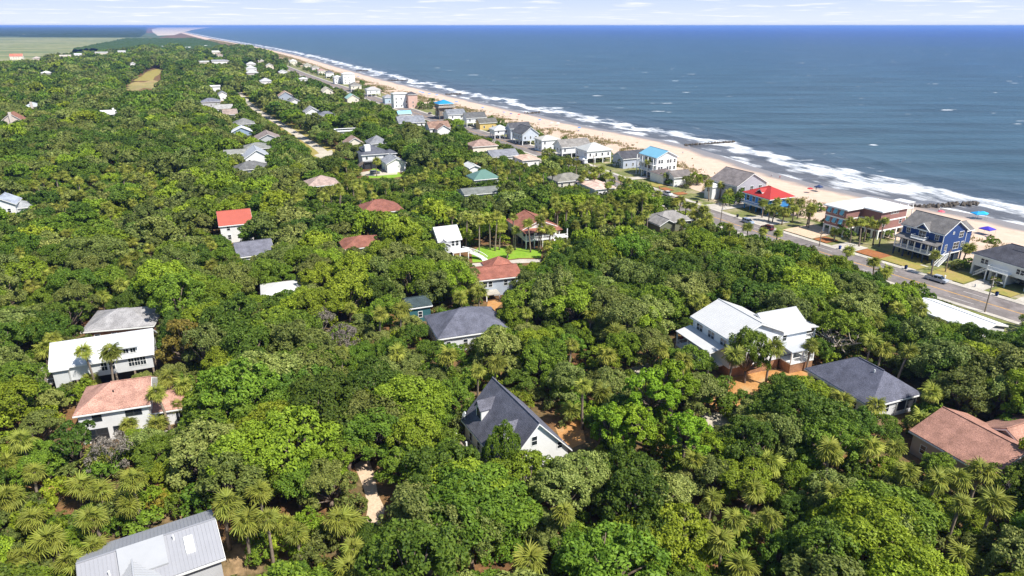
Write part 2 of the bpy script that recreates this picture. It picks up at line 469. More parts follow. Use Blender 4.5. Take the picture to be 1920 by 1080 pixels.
def strip(offs, z_of, name, mat, i0=0, i1=None, attr=None):
    """sheet running along the coast, columns at the given offsets from the water line (sea side positive)"""
    A = COAST[i0:i1]; Nn = CN[i0:i1]
    o = np.array(offs, float)
    near, far = np.minimum(o, 190), np.maximum(o - 190, 0)       # far out, one common direction, so rows never cross
    X = A[:, 0][:, None] + Nn[:, 0][:, None] * near + .915 * far; Y = A[:, 1][:, None] + Nn[:, 1][:, None] * near + .403 * far
    O = np.broadcast_to(o, X.shape)
    Z = z_of(X, Y, O)
    R, Cc = X.shape
    v = np.stack([X, Y, Z], -1).reshape(-1, 3)
    idx = np.arange(R * Cc).reshape(R, Cc)
    f = np.stack([idx[:-1, :-1], idx[:-1, 1:], idx[1:, 1:], idx[1:, :-1]], -1).reshape(-1, 4)
    # rows advance along the coast, columns out to sea: this winding looks up
    me = np_mesh(name, v, f, mat, {'shore': O.ravel()} if attr else None, smooth=True)
    return link(name, me)
DUNE_BACK = -62.0
def z_beach(X, Y, O):
    z = np.interp(O, [-70, -62, -56, -48, -40, -34, -12, 0, 30], [0, 0, .5, 1.3, .9, .35, -.6, SEA_Z, SEA_Z - 3])
    dune = np.exp(-((O + 47) / 7) ** 2)
    return z + dune * (vnoise(X / 6, Y / 6, 3) - .4) * 1.3 + (vnoise(X / 2.5, Y / 2.5, 5) - .5) * .12 * (O > -60)
bo = np.concatenate([[-62], np.arange(-60, -34, 2.0), np.arange(-34, 6, 4.0), [14, 30]])
beach = strip(bo, z_beach, 'beach', M_sand, attr=True)
tag(beach, 'pale pink sand beach sloping to the surf', None, None, 'structure')
# land: one sheet from the back of the dunes to the far west
_db = COAST - CN * 62
_g = MB(); _g.face([(-20000, -600, 0), (290, -600, 0)] + [(p[0], p[1], 0) for p in _db] + [(-120000, 90000, 0)])
land = _g.obj('ground', M_forestfloor)
tag(land, 'brown leaf-strewn sandy ground under the trees', None, None, 'structure')

# sea: colour by depth (sandy shallows to deep blue), foam where waves break, whitecaps
def mat_sea():
    m, n, l = _new('sea_water')
    out = n.new('ShaderNodeOutputMaterial')
    b = N(n, 'ShaderNodeBsdfPrincipled', Roughness=.32); b.inputs['IOR'].default_value = 1.33
    b.inputs['Specular IOR Level'].default_value = .22
    at = N(n, 'ShaderNodeAttribute'); at.attribute_name = 'shore'
    tc = n.new('ShaderNodeTexCoord')
    geo = tc.outputs['Object']
    # depth colour
    big = N(n, 'ShaderNodeTexNoise', Scale=.0009, Detail=4.0)
    mpb = N(n, 'ShaderNodeMapping'); mpb.inputs['Scale'].default_value = (.35, 1.5, 1); mpb.inputs['Rotation'].default_value = (0, 0, .2)
    l.new(geo, mpb.inputs[0]); l.new(mpb.outputs[0], big.inputs['Vector'])
    lg = N(n, 'ShaderNodeMath', operation='MAXIMUM'); lg.inputs[1].default_value = 1; l.new(at.outputs['Fac'], lg.inputs[0])
    lg2 = N(n, 'ShaderNodeMath', operation='LOGARITHM'); lg2.inputs[1].default_value = 10; l.new(lg.outputs[0], lg2.inputs[0])
    ad = N(n, 'ShaderNodeMath', operation='MULTIPLY_ADD'); ad.inputs[1].default_value = .55; l.new(big.outputs['Fac'], ad.inputs[0]); l.new(lg2.outputs[0], ad.inputs[2])
    dv = N(n, 'ShaderNodeMapRange'); dv.inputs['From Min'].default_value = 1.3; dv.inputs['From Max'].default_value = 4.5
    l.new(ad.outputs[0], dv.inputs['Value'])
    r = n.new('ShaderNodeValToRGB'); e = r.color_ramp.elements
    e[0].position, e[0].color = 0, (.115, .115, .125, 1)
    e[1].position, e[1].color = 1, (.006, .045, .27, 1)
    for p, c in ((.12, (.062, .082, .112, 1)), (.30, (.040, .080, .108, 1)), (.52, (.030, .072, .110, 1)), (.70, (.020, .060, .120, 1)), (.84, (.008, .042, .17, 1))):
        x = e.new(p); x.color = c
    l.new(dv.outputs[0], r.inputs[0])
    # foam near the shore
    mp = N(n, 'ShaderNodeMapping'); mp.inputs['Rotation'].default_value = (0, 0, -math.radians(22)); l.new(geo, mp.inputs[0])
    mp2 = N(n, 'ShaderNodeMapping'); mp2.inputs['Scale'].default_value = (1, .28, 1); l.new(mp.outputs[0], mp2.inputs[0])
    cell = N(n, 'ShaderNodeTexNoise', Scale=.030, Detail=2.0); l.new(mp.outputs[0], cell.inputs['Vector'])
    lace = N(n, 'ShaderNodeTexNoise', Scale=.22, Detail=9.0, Roughness=.72); l.new(mp2.outputs[0], lace.inputs['Vector'])
    wob = N(n, 'ShaderNodeMath', operation='MULTIPLY_ADD'); wob.inputs[1].default_value = 60; wob.inputs[2].default_value = -30; l.new(cell.outputs['Fac'], wob.inputs[0])
    sd = N(n, 'ShaderNodeMath', operation='ADD'); l.new(at.outputs['Fac'], sd.inputs[0]); l.new(wob.outputs[0], sd.inputs[1])
    env = n.new('ShaderNodeValToRGB'); ee = env.color_ramp.elements
    ee[0].position, ee[0].color = 0, (.62, .62, .62, 1); ee[1].position, ee[1].color = 1, (0, 0, 0, 1)
    for p, v in ((.05, .40), (.10, .30), (.16, .42), (.24, .66), (.33, .60), (.40, .34), (.52, .30), (.60, .36), (.72, .12)):
        x = ee.new(p); x.color = (v, v, v, 1)
    nm = N(n, 'ShaderNodeMapRange'); nm.inputs['From Min'].default_value = -4; nm.inputs['From Max'].default_value = 96
    l.new(sd.outputs[0], nm.inputs['Value']); l.new(nm.outputs[0], env.inputs[0])
    th = N(n, 'ShaderNodeMath', operation='ADD'); l.new(env.outputs[0], th.inputs[0]); l.new(lace.outputs['Fac'], th.inputs[1])
    fo = N(n, 'ShaderNodeMapRange'); fo.inputs['From Min'].default_value = .95; fo.inputs['From Max'].default_value = 1.24
    l.new(th.outputs[0], fo.inputs['Value'])
    # whitecaps
    wcm = N(n, 'ShaderNodeMapping'); wcm.inputs['Scale'].default_value = (.30, .9, 1); wcm.inputs['Rotation'].default_value = (0, 0, .25); l.new(geo, wcm.inputs[0])
    wc = N(n, 'ShaderNodeTexNoise', Scale=.10, Detail=3.0, Roughness=.55); l.new(wcm.outputs[0], wc.inputs['Vector'])
    wf = N(n, 'ShaderNodeMapRange'); wf.inputs['From Min'].default_value = .70; wf.inputs['From Max'].default_value = .735; wf.inputs['To Max'].default_value = .8
    l.new(wc.outputs['Fac'], wf.inputs['Value'])
    mxm = N(n, 'ShaderNodeMath', operation='MAXIMUM'); l.new(fo.outputs[0], mxm.inputs[0]); l.new(wf.outputs[0], mxm.inputs[1])
    # swell streaks: light and dark of the waves put into the water colour
    swm = N(n, 'ShaderNodeMapping'); swm.inputs['Scale'].default_value = (.15, 1, 1); swm.inputs['Rotation'].default_value = (0, 0, .15); l.new(geo, swm.inputs[0])
    sw = N(n, 'ShaderNodeTexNoise', Scale=.05, Detail=6.0, Roughness=.65); l.new(swm.outputs[0], sw.inputs['Vector'])
    sr = N(n, 'ShaderNodeMapRange'); sr.inputs['From Min'].default_value = .36; sr.inputs['From Max'].default_value = .64; sr.inputs['To Min'].default_value = .70; sr.inputs['To Max'].default_value = 1.30
    l.new(sw.outputs['Fac'], sr.inputs['Value'])
    cm = N(n, 'ShaderNodeMix', data_type='RGBA', blend_type='MULTIPLY'); cm.inputs['Factor'].default_value = 1
    l.new(r.outputs[0], cm.inputs['A']); l.new(sr.outputs[0], cm.inputs['B'])
    mx = N(n, 'ShaderNodeMix', data_type='RGBA'); mx.inputs['B'].default_value = (.80, .82, .84, 1)
    l.new(mxm.outputs[0], mx.inputs['Factor']); l.new(cm.outputs['Result'], mx.inputs['A'])
    l.new(mx.outputs['Result'], b.inputs['Base Color'])
    rg = N(n, 'ShaderNodeMapRange'); rg.inputs['To Min'].default_value = .32; rg.inputs['To Max'].default_value = .9
    l.new(mxm.outputs[0], rg.inputs['Value']); l.new(rg.outputs[0], b.inputs['Roughness'])
    bm = N(n, 'ShaderNodeMapping'); bm.inputs['Scale'].default_value = (.4, 1, 1); bm.inputs['Rotation'].default_value = (0, 0, .2); l.new(geo, bm.inputs[0])
    bz = N(n, 'ShaderNodeTexNoise', Scale=.28, Detail=6.0, Roughness=.6); l.new(bm.outputs[0], bz.inputs['Vector'])
    bp = N(n, 'ShaderNodeBump', Strength=.9, Distance=1.6); l.new(bz.outputs['Fac'], bp.inputs['Height']); l.new(bp.outputs[0], b.inputs['Normal'])
    l.new(b.outputs[0], out.inputs[0])
    return m
M_sea = mat_sea()
so = np.concatenate([[-8], np.arange(0, 110, 3.0), [125, 150, 190, 250, 350, 500, 800, 1300, 2200, 4000, 8000, 16000, 32000, 70000]])
def z_sea(X, Y, O):
    # swell and breakers close in
    near = np.interp(O, [-8, 2, 15, 90, 190, 250], [0, .15, 1, 1, .6, 0])
    s = O + (vnoise(X / 45, Y / 45, 9) - .5) * 34
    crest = np.maximum(0, np.sin(s * 2 * math.pi / 27)) ** 4
    return SEA_Z + near * (crest * .75 * np.exp(-((s - 40) / 45) ** 2) + (vnoise(X / 5, Y / 5, 2) - .5) * .2)
sea = strip(so, z_sea, 'sea', M_sea, attr=True)
tag(sea, 'choppy grey-blue sea with foam along the shore', None, None, 'structure')

def px_sheet(name, pxs, mat, z=.02, label=None, kind='structure'):
    pts = [P(x, y, 0) for x, y in pxs]
    o = MB(); ar = sum(pts[i].x * pts[(i + 1) % len(pts)].y - pts[(i + 1) % len(pts)].x * pts[i].y for i in range(len(pts)))
    if ar < 0: pts = pts[::-1]
    c = pts[0].copy(); c.z = 0
    o.face([(p.x, p.y, z) for p in pts])
    ob = o.obj(name, mat)
    tag(ob, label, None, None, kind)
    return ob
def road_strip(name, line, tang_n, o0, o1, z, mat, i0=0, i1=None, thick=0.0, parent=None):
    A = line[i0:i1]; Nn = tang_n[i0:i1]
    L = A + Nn * o0; R = A + Nn * o1
    n = len(A)
    v = [(p[0], p[1], z) for p in L] + [(p[0], p[1], z) for p in R]
    f = [(i, n + i, n + i + 1, i + 1) for i in range(n - 1)]
    if thick:
        b = len(v)
        v += [(p[0], p[1], z - thick) for p in L] + [(p[0], p[1], z - thick) for p in R]
        f += [(i, i + 1, b + i + 1, b + i) for i in range(n - 1)] + [(n + i + 1, n + i, b + n + i, b + n + i + 1) for i in range(n - 1)]
    me = bpy.data.meshes.new(name); me.from_pydata(v, [], f); me.materials.append(mat); me.update()
    return link(name, me, parent)
HALF = 6.3
# building lots between road and dunes
lots = road_strip('yards', ROAD, RN, HALF - .5, 36, .010, M_lot); tag(lots, 'sandy yards with dry grass along the beach road', kind='structure')
# dry sandy strip on the land side
verge = road_strip('verge', ROAD, RN, -HALF - 14, -HALF + .5, .008, M_lot); tag(verge, 'sandy verge on the wooded side of the road', kind='structure')
road = road_strip('road', ROAD, RN, -HALF, HALF, .022, M_asphalt); tag(road, 'grey two-lane beach road', kind='structure')
for s in (-.22, .10):
    road_strip('centre_line', ROAD, RN, s, s + .16, .028, M_yellow, parent=road)
def dash(line, nrm, off, w, mat, parent, every, ln, i0, i1):
    for k in range(i0, i1, every):
        road_strip('lane_mark', line, nrm, off, off + w, .028, mat, k, k + ln, parent=parent)
dash(ROAD, RN, 3.4, .16, M_lanewhite, road, 3, 2, 0, 40)
dash(ROAD, RN, -3.56, .16, M_lanewhite, road, 3, 2, 0, 40)
for nm, a, c in (('pavement', HALF + .0, HALF + 2.1), ('pavement', -HALF - 1.6, -HALF)):
    o = road_strip(nm, ROAD, RN, a, c, .13, M_concrete, thick=.13)
    tag(o, 'pale concrete pavement with a low kerb on the ' + ('beach' if a > 0 else 'wooded') + ' side', kind='structure')
# sandy lane inland
lane_px = [(617, 296), (596, 277), (560, 254), (525, 232), (492, 213), (468, 195), (456, 182), (447, 172)]
lw = smooth_line([P(x, y) for x, y in lane_px], 8)
LTn = np.gradient(lw, axis=0); LTn /= np.linalg.norm(LTn, axis=1)[:, None]; LNn = np.stack([LTn[:, 1], -LTn[:, 0]], 1)
lverge = road_strip('lane_verge', lw, LNn, -7.5, 7.5, .012, M_drylawn); tag(lverge, 'thin grass beside the sandy lane', kind='structure')
lane = road_strip('lane', lw, LNn, -2.7, 2.7, .02, M_lane); tag(lane, 'pale sandy lane between the inland houses', kind='structure')
px_sheet('lane_end', [(588, 291), (622, 281), (628, 292), (600, 296)], M_lane, .026, 'pale concrete turning place at the end of the sandy lane')
px_sheet('lawn', [(886, 492), (884, 474), (900, 462), (960, 464), (1016, 468), (1014, 484), (972, 484), (930, 490)], M_lawn, .02, 'vivid green lawn below the palm grove')
px_sheet('path', [(884, 502), (886, 494), (930, 491), (975, 486), (1015, 486), (1012, 492), (960, 494), (926, 500)], M_concrete, .026, 'pale path along the vivid green lawn')
px_sheet('lawn', [(688, 322), (700, 316), (740, 320), (760, 330), (735, 334), (692, 334)], M_lawn, .02, 'green lawn in front of the dark roofed tower house')
px_sheet('lawn', [(655, 303), (660, 298), (690, 298), (692, 306), (670, 308)], M_lawn, .024, 'small lawn beside the end of the sandy lane')
px_sheet('driveway', [(672, 324), (690, 321), (745, 322), (745, 327), (700, 330), (672, 329)], M_lane, .032, 'pale drive crossing the lawn')
px_sheet('marsh', [(-300, 70), (-300, 150), (30, 126), (62, 120), (95, 106), (170, 99), (230, 94), (262, 89), (292, 80), (296, 72), (200, 67.5)], M_marsh, .05, 'open yellow-green tidal marsh')
px_sheet('meadow', [(250, 152), (258, 146), (268, 141), (275, 134), (288, 131), (300, 127), (304, 133), (298, 140), (290, 144), (287, 151)], M_drylawn, .02, 'yellow-green clearing in the woods')
px_sheet('clearing', [(232, 168), (240, 160), (250, 153), (270, 154), (286, 150), (300, 153), (296, 160), (290, 167), (270, 165), (255, 171)], M_drystraw, .024, 'brown and ochre clearing in the woods')
px_sheet('sandy_track', [(664, 872), (690, 855), (702, 890), (708, 925), (722, 955), (712, 985), (684, 985), (690, 950), (682, 915)], M_dirt, .02, 'sandy track between the foreground oaks')
px_sheet('pine_straw', [(1330, 720), (1385, 700), (1500, 690), (1520, 705), (1470, 745), (1330, 770)], M_pinestraw, .02, 'orange pine straw beside the raised white house')
px_sheet('pine_straw', [(1040, 800), (1066, 782), (1090, 785), (1098, 830), (1060, 845)], M_pinestraw, .02, 'pine straw beside the dormer house')
px_sheet('pine_straw', [(908, 600), (940, 570), (945, 560), (915, 565)], M_pinestraw, .02, 'dry straw behind the slate hip roof')
px_sheet('sandy_patch', [(1180, 690), (1215, 680), (1230, 705), (1200, 720)], M_lane, .02, 'white sand showing among the oaks')
px_sheet('sandy_patch', [(1310, 775), (1420, 770), (1430, 815), (1380, 820), (1330, 800)], M_lane, .024, 'white sand drive below the raised white house')
px_sheet('pine_straw', [(0, 860), (60, 850), (160, 880), (140, 930), (40, 930)], M_pinestraw, .02, 'reddish leaf litter by the magnolia')
#@@PART2
# ---------------------------------------------------------------- houses
WIN_CACHE = {}
def window_meshes(w, h, frame_mat, mull, shutter=None):
    key = (round(w, 2), round(h, 2), frame_mat.name, mull)
    if key not in WIN_CACHE:
        t = .09
        o = MB()                                    # local: x across, y outwards (negative), z up, origin at the centre of the sill
        o.box(-w / 2 - t, w / 2 + t, -.07, 0, -t, 0); o.box(-w / 2 - t, w / 2 + t, -.07, 0, h, h + t)
        o.box(-w / 2 - t, -w / 2, -.07, 0, 0, h); o.box(w / 2, w / 2 + t, -.07, 0, 0, h)
        if mull in (1, 3): o.box(-w / 2, w / 2, -.055, 0, h * .48, h * .48 + .06)
        if mull in (2, 3): o.box(-.03, .03, -.053, 0, 0, h)
        p = MB().box(-w / 2, w / 2, -.03, 0, 0, h)
        WIN_CACHE[key] = (o.mesh('window', frame_mat), p.mesh('pane', M_glass))
    return WIN_CACHE[key]
SIDES = {'-y': 0, '+x': math.pi / 2, '+y': math.pi, '-x': -math.pi / 2}
def add_window(par, side, u, z, w, h, hl, hw, ox=0, oy=0, frame=None, mull=1, name='window'):
    """u runs along the wall; hl, hw are the half length and width of the block, ox, oy its centre"""
    a = SIDES[side]
    loc = {'-y': (ox + u, oy - hw, z), '+y': (ox - u, oy + hw, z), '+x': (ox + hl, oy + u, z), '-x': (ox - hl, oy - u, z)}[side]
    f, p = window_meshes(w, h, frame or M_white, mull)
    o = link(name, f, par, loc, (0, 0, a)); link('pane', p, o)
    return o
def gable_section(W, ze, zr, z0):
    return [(-W / 2, z0), (W / 2, z0), (W / 2, ze), (0, zr), (-W / 2, ze)]
def roof_shell(mb, L, W, ze, zr, kind, ov, dz0, dz1, grow=0.0, ox=0, oy=0, hips=(1, 1)):
    """sloping slab between heights dz0 and dz1 above the roof plane"""
    s = (zr - ze) / (W / 2)
    o = ov + grow
    x0, x1, y0, y1 = ox - L / 2 - o, ox + L / 2 + o, oy - W / 2 - o, oy + W / 2 + o
    zl = ze - o * s
    if kind == 'gable':
        r0, r1 = x0, x1
    else:
        h = W / 2
        r0 = ox - L / 2 + h * hips[0] if hips[0] else x0
        r1 = ox + L / 2 - h * hips[1] if hips[1] else x1
        if r0 > r1: r0 = r1 = (r0 + r1) / 2
    def ring(d): return [(x0, y0, zl + d), (x1, y0, zl + d), (x1, y1, zl + d), (x0, y1, zl + d), (r0, oy, zr + d), (r1, oy, zr + d)]
    b = len(mb.v); mb.v += ring(dz0) + ring(dz1)
    up = [(0, 1, 5, 4), (2, 3, 4, 5), (1, 2, 5), (3, 0, 4)]
    for q in up[:2] + ([] if kind == 'gable' else up[2:]):
        mb.f.append(tuple(b + 6 + i for i in q)); mb.m.append(mb.mi)
        mb.f.append(tuple(b + i for i in reversed(q))); mb.m.append(mb.mi)
    if kind == 'gable':
        for a, c in ((0, 4), (4, 3), (2, 5), (5, 1)):
            mb.f.append((b + c, b + a, b + 6 + a, b + 6 + c)); mb.m.append(mb.mi)
        es = ((0, 1), (2, 3))
    else: es = ((0, 1), (1, 2), (2, 3), (3, 0))
    for a, c in es:
        mb.f.append((b + a, b + c, b + 6 + c, b + 6 + a)); mb.m.append(mb.mi)
def block(par, L, W, z0, ze, zr, kind, wallm, roofm, ov=.45, ox=0, oy=0, trim=None, hips=(1, 1), seams=None, rot=0.0, ridge=True):
    """walls and roof of one volume of a house; returns (wall, roof)"""
    w = MB()
    if kind == 'gable':
        sec = gable_section(W - .02, ze - .02, zr - .02, z0)
        a = [(-L / 2, y, z) for y, z in sec]; c = [(L / 2, y, z) for y, z in sec]
        b = len(w.v); w.v += a + c
        w.f += [(b + 4, b + 3, b + 2, b + 1, b), (b + 5, b + 6, b + 7, b + 8, b + 9)]; w.m += [0, 0]
        for i in range(5):
            j = (i + 1) % 5; w.f.append((b + i, b + j, b + 5 + j, b + 5 + i)); w.m.append(0)
    else:
        w.box(-L / 2, L / 2, -W / 2, W / 2, z0, ze - .02)
    wall = w.obj('wall', wallm, par, (ox, oy, 0), (0, 0, rot))
    r = MB(); roof_shell(r, L, W, ze, zr, kind, ov, .10, .24, hips=hips)
    s = (zr - ze) / (W / 2)
    roof = r.obj('roof', roofm, par, (ox, oy, 0), (0, 0, rot))
    f = MB(); roof_shell(f, L, W, ze, zr, kind, ov, -.14, .10, grow=.05, hips=hips)
    f.obj('fascia', trim or M_white, roof)
    if ridge:
        if kind == 'gable': MB().bar((-L / 2 - ov, 0, zr + .26), (L / 2 + ov, 0, zr + .26), .09).obj('ridge_cap', roofm, roof)
        else:
            h = W / 2; r0 = -L / 2 + h * hips[0] if hips[0] else -L / 2 - ov; r1 = L / 2 - h * hips[1] if hips[1] else L / 2 + ov
            if r0 < r1 - .3: MB().bar((r0, 0, zr + .26), (r1, 0, zr + .26), .09).obj('ridge_cap', roofm, roof)
    if seams and kind == 'gable':
        q = MB(); n = int((L + 2 * ov) / seams)
        for k in range(n + 1):
            x = -L / 2 - ov + .03 + k * (L + 2 * ov - .06) / n
            for sy in (-1, 1):
                q.bar((x, sy * (W / 2 + ov), ze - ov * s + .26), (x, sy * .05, zr + .26), .025)
        tag(q.obj('standing_seams', roofm, roof), kind='stuff')
    return wall, roof
def railing(par, pts, z, h=1.0, mat=None, step=.35):
    q = MB()
    for a, b in zip(pts[:-1], pts[1:]):
        q.bar((a[0], a[1], z + h), (b[0], b[1], z + h), .05); q.bar((a[0], a[1], z + .12), (b[0], b[1], z + .12), .035)
        L = math.hypot(b[0] - a[0], b[1] - a[1]); n = max(1, int(L / step))
        for k in range(n + 1):
            t = k / n; x, y = a[0] + (b[0] - a[0]) * t, a[1] + (b[1] - a[1]) * t
            q.bar((x, y, z + .1), (x, y, z + h), .022)
    return q.obj('railing', mat or M_white, par)
def posts(par, xy, z0, z1, r=.12, mat=None):
    me = MB().box(-r, r, -r, r, z0, z1).mesh('post', mat or M_white)
    for x, y in xy: link('post', me, par, (x, y, 0))
def grid_posts(L, W, nx, ny, inset=.2):
    xs = np.linspace(-L / 2 + inset, L / 2 - inset, nx); ys = np.linspace(-W / 2 + inset, W / 2 - inset, ny)
    return [(x, y) for x in xs for y in ys if True]
def slab(par, name, x0, x1, y0, y1, z0, z1, mat): return MB().box(x0, x1, y0, y1, z0, z1).obj(name, mat, par)
def stairs(par, top, foot, w, mat=None, rail=True):
    """straight flight from top (x,y,z) to foot, treads and two stringers"""
    top, foot = Vector(top), Vector(foot); d = foot - top; n = max(3, int(abs(d.z) / .19))
    h = Vector((d.x, d.y, 0)).normalized(); s = Vector((-h.y, h.x, 0)) * w / 2
    q = MB()
    for k in range(n):
        p = top + d * ((k + .5) / n); t = h * (Vector((d.x, d.y, 0)).length / n * .55)
        q.hexa([p - t - s, p + t - s, p + t + s, p - t + s], [p - t - s + Vector((0, 0, .06)), p + t - s + Vector((0, 0, .06)), p + t + s + Vector((0, 0, .06)), p - t + s + Vector((0, 0, .06))])
    for sg in (-1, 1):
        q.bar(top + s * sg, foot + s * sg, .10)
        if rail:
            q.bar(top + s * sg + Vector((0, 0, .95)), foot + s * sg + Vector((0, 0, .95)), .05)
            for k in range(0, n + 1, 2):
                p = top + d * (k / n) + s * sg; q.bar(p, p + Vector((0, 0, .95)), .03)
    return q.obj('stairs', mat or M_white, par)
HOUSES = []            # (name for tree labels, x, y, keep-out radius rect)
CLEAR = []             # pixel polygons that no crown in front may cover: (polygon, distance)
def reg(o, L, W, th, short, poly=None, m=1.5, fp=None):
    x, y = o.location.x, o.location.y
    HOUSES.append((x, y, L / 2 + m, W / 2 + m, th, short))
    if poly: CLEAR.append((poly, PX(x, y, 4)[2] + 4))
def auto_windows(par, L, W, z0, floors, dens=3.4, sides=('-y', '+x', '-x', '+y'), w=.9, h=1.4, frame=None, ox=0, oy=0, rnd=None):
    for sd in sides:
        ln = L if 'y' in sd else W
        n = max(1, int(ln / dens))
        for fl in range(floors):
            for k in range(n):
                if rnd and rnd.random() < .18: continue
                u = (k + .5) / n * ln - ln / 2
                add_window(par, sd, u, z0 + fl * 2.9 + .9, w, h, L / 2, W / 2, ox, oy, frame)

R_ = math.radians
def HE(name, x, y, th, label, group=None):
    return empty(name, (x, y, 0), R_(th), label, 'house', group)

C_slate = (.105, .108, .135); C_dkslate = (.085, .087, .115); C_brown = (.30, .155, .115); C_tan = (.36, .27, .22); C_grey = (.20, .195, .195); C_dkgrey = (.10, .10, .105)
C_rust = (.30, .115, .075); C_red = (.42, .055, .03); C_metal = (.70, .71, .72); C_greymetal = (.36, .37, .40)

# --- grey gabled house with dormers (middle)
h = HE('dormer_house', .4, 94.3, 297.6, 'steep grey shingle roofed house with white gable wall and little dormer')
L, W, ze, zr = 15.0, 10.9, 3.9, 9.8
wall, roof = block(h, L, W, 0, ze, zr, 'gable', siding(WHITE), shingle((.135, .135, .165)), .45)
for u, z, w_, h_ in ((-.6, 6.1, .9, 1.5), (3.9, 4.2, .8, 1.1), (1.8, 1.2, 1, 1.5), (-2.4, 1.2, 1, 1.5)): add_window(h, '+x', u, z, w_, h_, L / 2, W / 2)
for u in (-5, -2, 2, 5): add_window(h, '-y', u, 1.0, .95, 1.5, L / 2, W / 2)
for k, u in enumerate((-4.3, 3.6)):                 # dormers on the slope facing -y
    dm = MB(); yb, yf = -1.6, -4.3; hw_ = 1.0
    dm.box(u - hw_, u + hw_, yf, yb, 4.6, 7.4)
    dm.face([(u - hw_, yf, 7.4), (u + hw_, yf, 7.4), (u, yf, 8.5)])
    d = dm.obj('dormer', siding(WHITE), h)
    rf = MB()
    for sg in (-1, 1):
        rf.hexa([(u + sg * 1.12, yf - .3, 7.1), (u, yf - .3, 8.5), (u, -1.0, 8.5), (u + sg * 1.12, -1.0, 7.1)][::sg],
                [(u + sg * 1.12, yf - .3, 7.25), (u, yf - .3, 8.68), (u, -1.0, 8.68), (u + sg * 1.12, -1.0, 7.25)][::sg])
    rf.obj('dormer_roof', shingle((.135, .135, .165)), d)
    f, p = window_meshes(.95, 1.5, paint((.05, .06, .06)), 3); o = link('window', f, h, (u, yf, 5.6)); link('pane', p, o)
q = MB(); q.tube([(0, 0, 0), (0, 0, 1.0)], [.05, .05]); q.tube([(0, -.1, 1.0), (0, -.2, 1.05)], [.5, .42], 10)
q.obj('satellite_dish', M_white, h, (-7.0, -5.6, 4.0))
slab(h, 'porch_floor', -6, 6, -7.8, -5.46, .5, .7, M_wood); posts(h, [(-6, -7.6), (-2, -7.6), (2, -7.6), (6, -7.6)], .7, 3.2)
reg(h, 15, 13, 297.6, 'the grey dormer house', [(924, 704), (861, 784), (899, 830), (932, 800), (960, 800), (985, 824), (1005, 836), (1030, 838), (1074, 846), (1076, 836), (1018, 784)])

# --- slate hip roof house (behind it)
h = HE('hip_roof_house', -10.2, 138.2, 20, 'low house under a broad slate grey hip roof among oaks')
block(h, 15, 12, 0, 3.9, 7.1, 'hip', siding((.72, .73, .74)), shingle((.115, .118, .15)), .5)
auto_windows(h, 15, 12, .3, 1)
reg(h, 15, 12, 20, 'the slate hip roof', [(804, 590), (850, 575), (912, 574), (922, 592), (905, 620), (880, 640), (850, 625), (808, 625)])

# --- big raised white house (right)
h = HE('raised_white_house', 46.0, 127.2, 291.5, 'large raised white house with pale metal gable roofs and side porch')
wm, rm = siding((.76, .78, .82)), metal_roof((.66, .66, .655))
L, W = 12.5, 12.5
wall, roof = block(h, L, W, 2.2, 8.3, 11.0, 'gable', wm, rm, .5, seams=.55)
MB().box(-L / 2 + .15, L / 2 - .15, -W / 2 + .15, W / 2 - .15, 0, 2.18).obj('foundation', M_brickw, h)
for u in (-4.4, -3.4, -.6, .4, 3.3, 4.3): add_window(h, '-y', u, 6.0, .85, 1.7, L / 2, W / 2, frame=paint((.55, .60, .66)))
for u in (-4.2, 0, 4.2): add_window(h, '+x', u, 6.0, .9, 1.6, L / 2, W / 2)
for u in (-4.4, -1.4, 2.6): add_window(h, '+x', u, 3.1, 1.0, 1.7, L / 2, W / 2)
# cross wing to the sea side
wing = block(h, 9.0, 8.6, 2.2, 7.6, 10.2, 'gable', wm, rm, .5, ox=1.2, oy=8.6, rot=math.pi / 2, seams=.55)
slab(h, 'upper_porch_floor', -3.0, 5.4, 13.1, 15.6, 4.9, 5.1, M_white)
posts(h, [(-2.9, 15.4), (1.2, 15.4), (5.3, 15.4)], 2.2, 7.5)
railing(h, [(-2.9, 13.2), (-2.9, 15.4), (5.3, 15.4), (5.3, 13.2)], 5.1)
MB().hexa([(-3.3, 13.0, 7.55), (5.8, 13.0, 7.55), (5.8, 15.9, 7.35), (-3.3, 15.9, 7.35)], [(-3.3, 13.0, 7.75), (5.8, 13.0, 7.75), (5.8, 15.9, 7.5), (-3.3, 15.9, 7.5)]).obj('porch_roof', rm, h)
add_window(h, '+x', 9.8, 3.2, 1.2, 1.8, 5.5, W / 2); add_window(h, '+x', 7.4, 5.6, 1.0, 1.5, 5.5, W / 2)
# lower porch on the left side
MB().hexa([(-L / 2 - .8, -W / 2 - 3.6, 5.2), (4.5, -W / 2 - 3.6, 5.2), (4.5, -W / 2, 6.0), (-L / 2 - .8, -W / 2, 6.0)], [(-L / 2 - .8, -W / 2 - 3.6, 5.38), (4.5, -W / 2 - 3.6, 5.38), (4.5, -W / 2, 6.18), (-L / 2 - .8, -W / 2, 6.18)]).obj('side_porch_roof', rm, h)
slab(h, 'side_porch_floor', -L / 2 - .6, 4.4, -W / 2 - 3.4, -W / 2 - .02, 2.0, 2.25, M_white)
posts(h, [(-L / 2 - .5, -W / 2 - 3.3), (-3, -W / 2 - 3.3), (.6, -W / 2 - 3.3), (4.2, -W / 2 - 3.3)], 0, 5.2)
railing(h, [(-L / 2 - .5, -W / 2 - .1), (-L / 2 - .5, -W / 2 - 3.3), (4.2, -W / 2 - 3.3)], 2.25)
MB().box(-.25, .25, -.04, .04, .2, 1.6).obj('flag', paint((.40, .06, .08)), h, (-L / 2 - .55, -W / 2 - 2.2, 3.0), (0, .2, math.pi / 2))
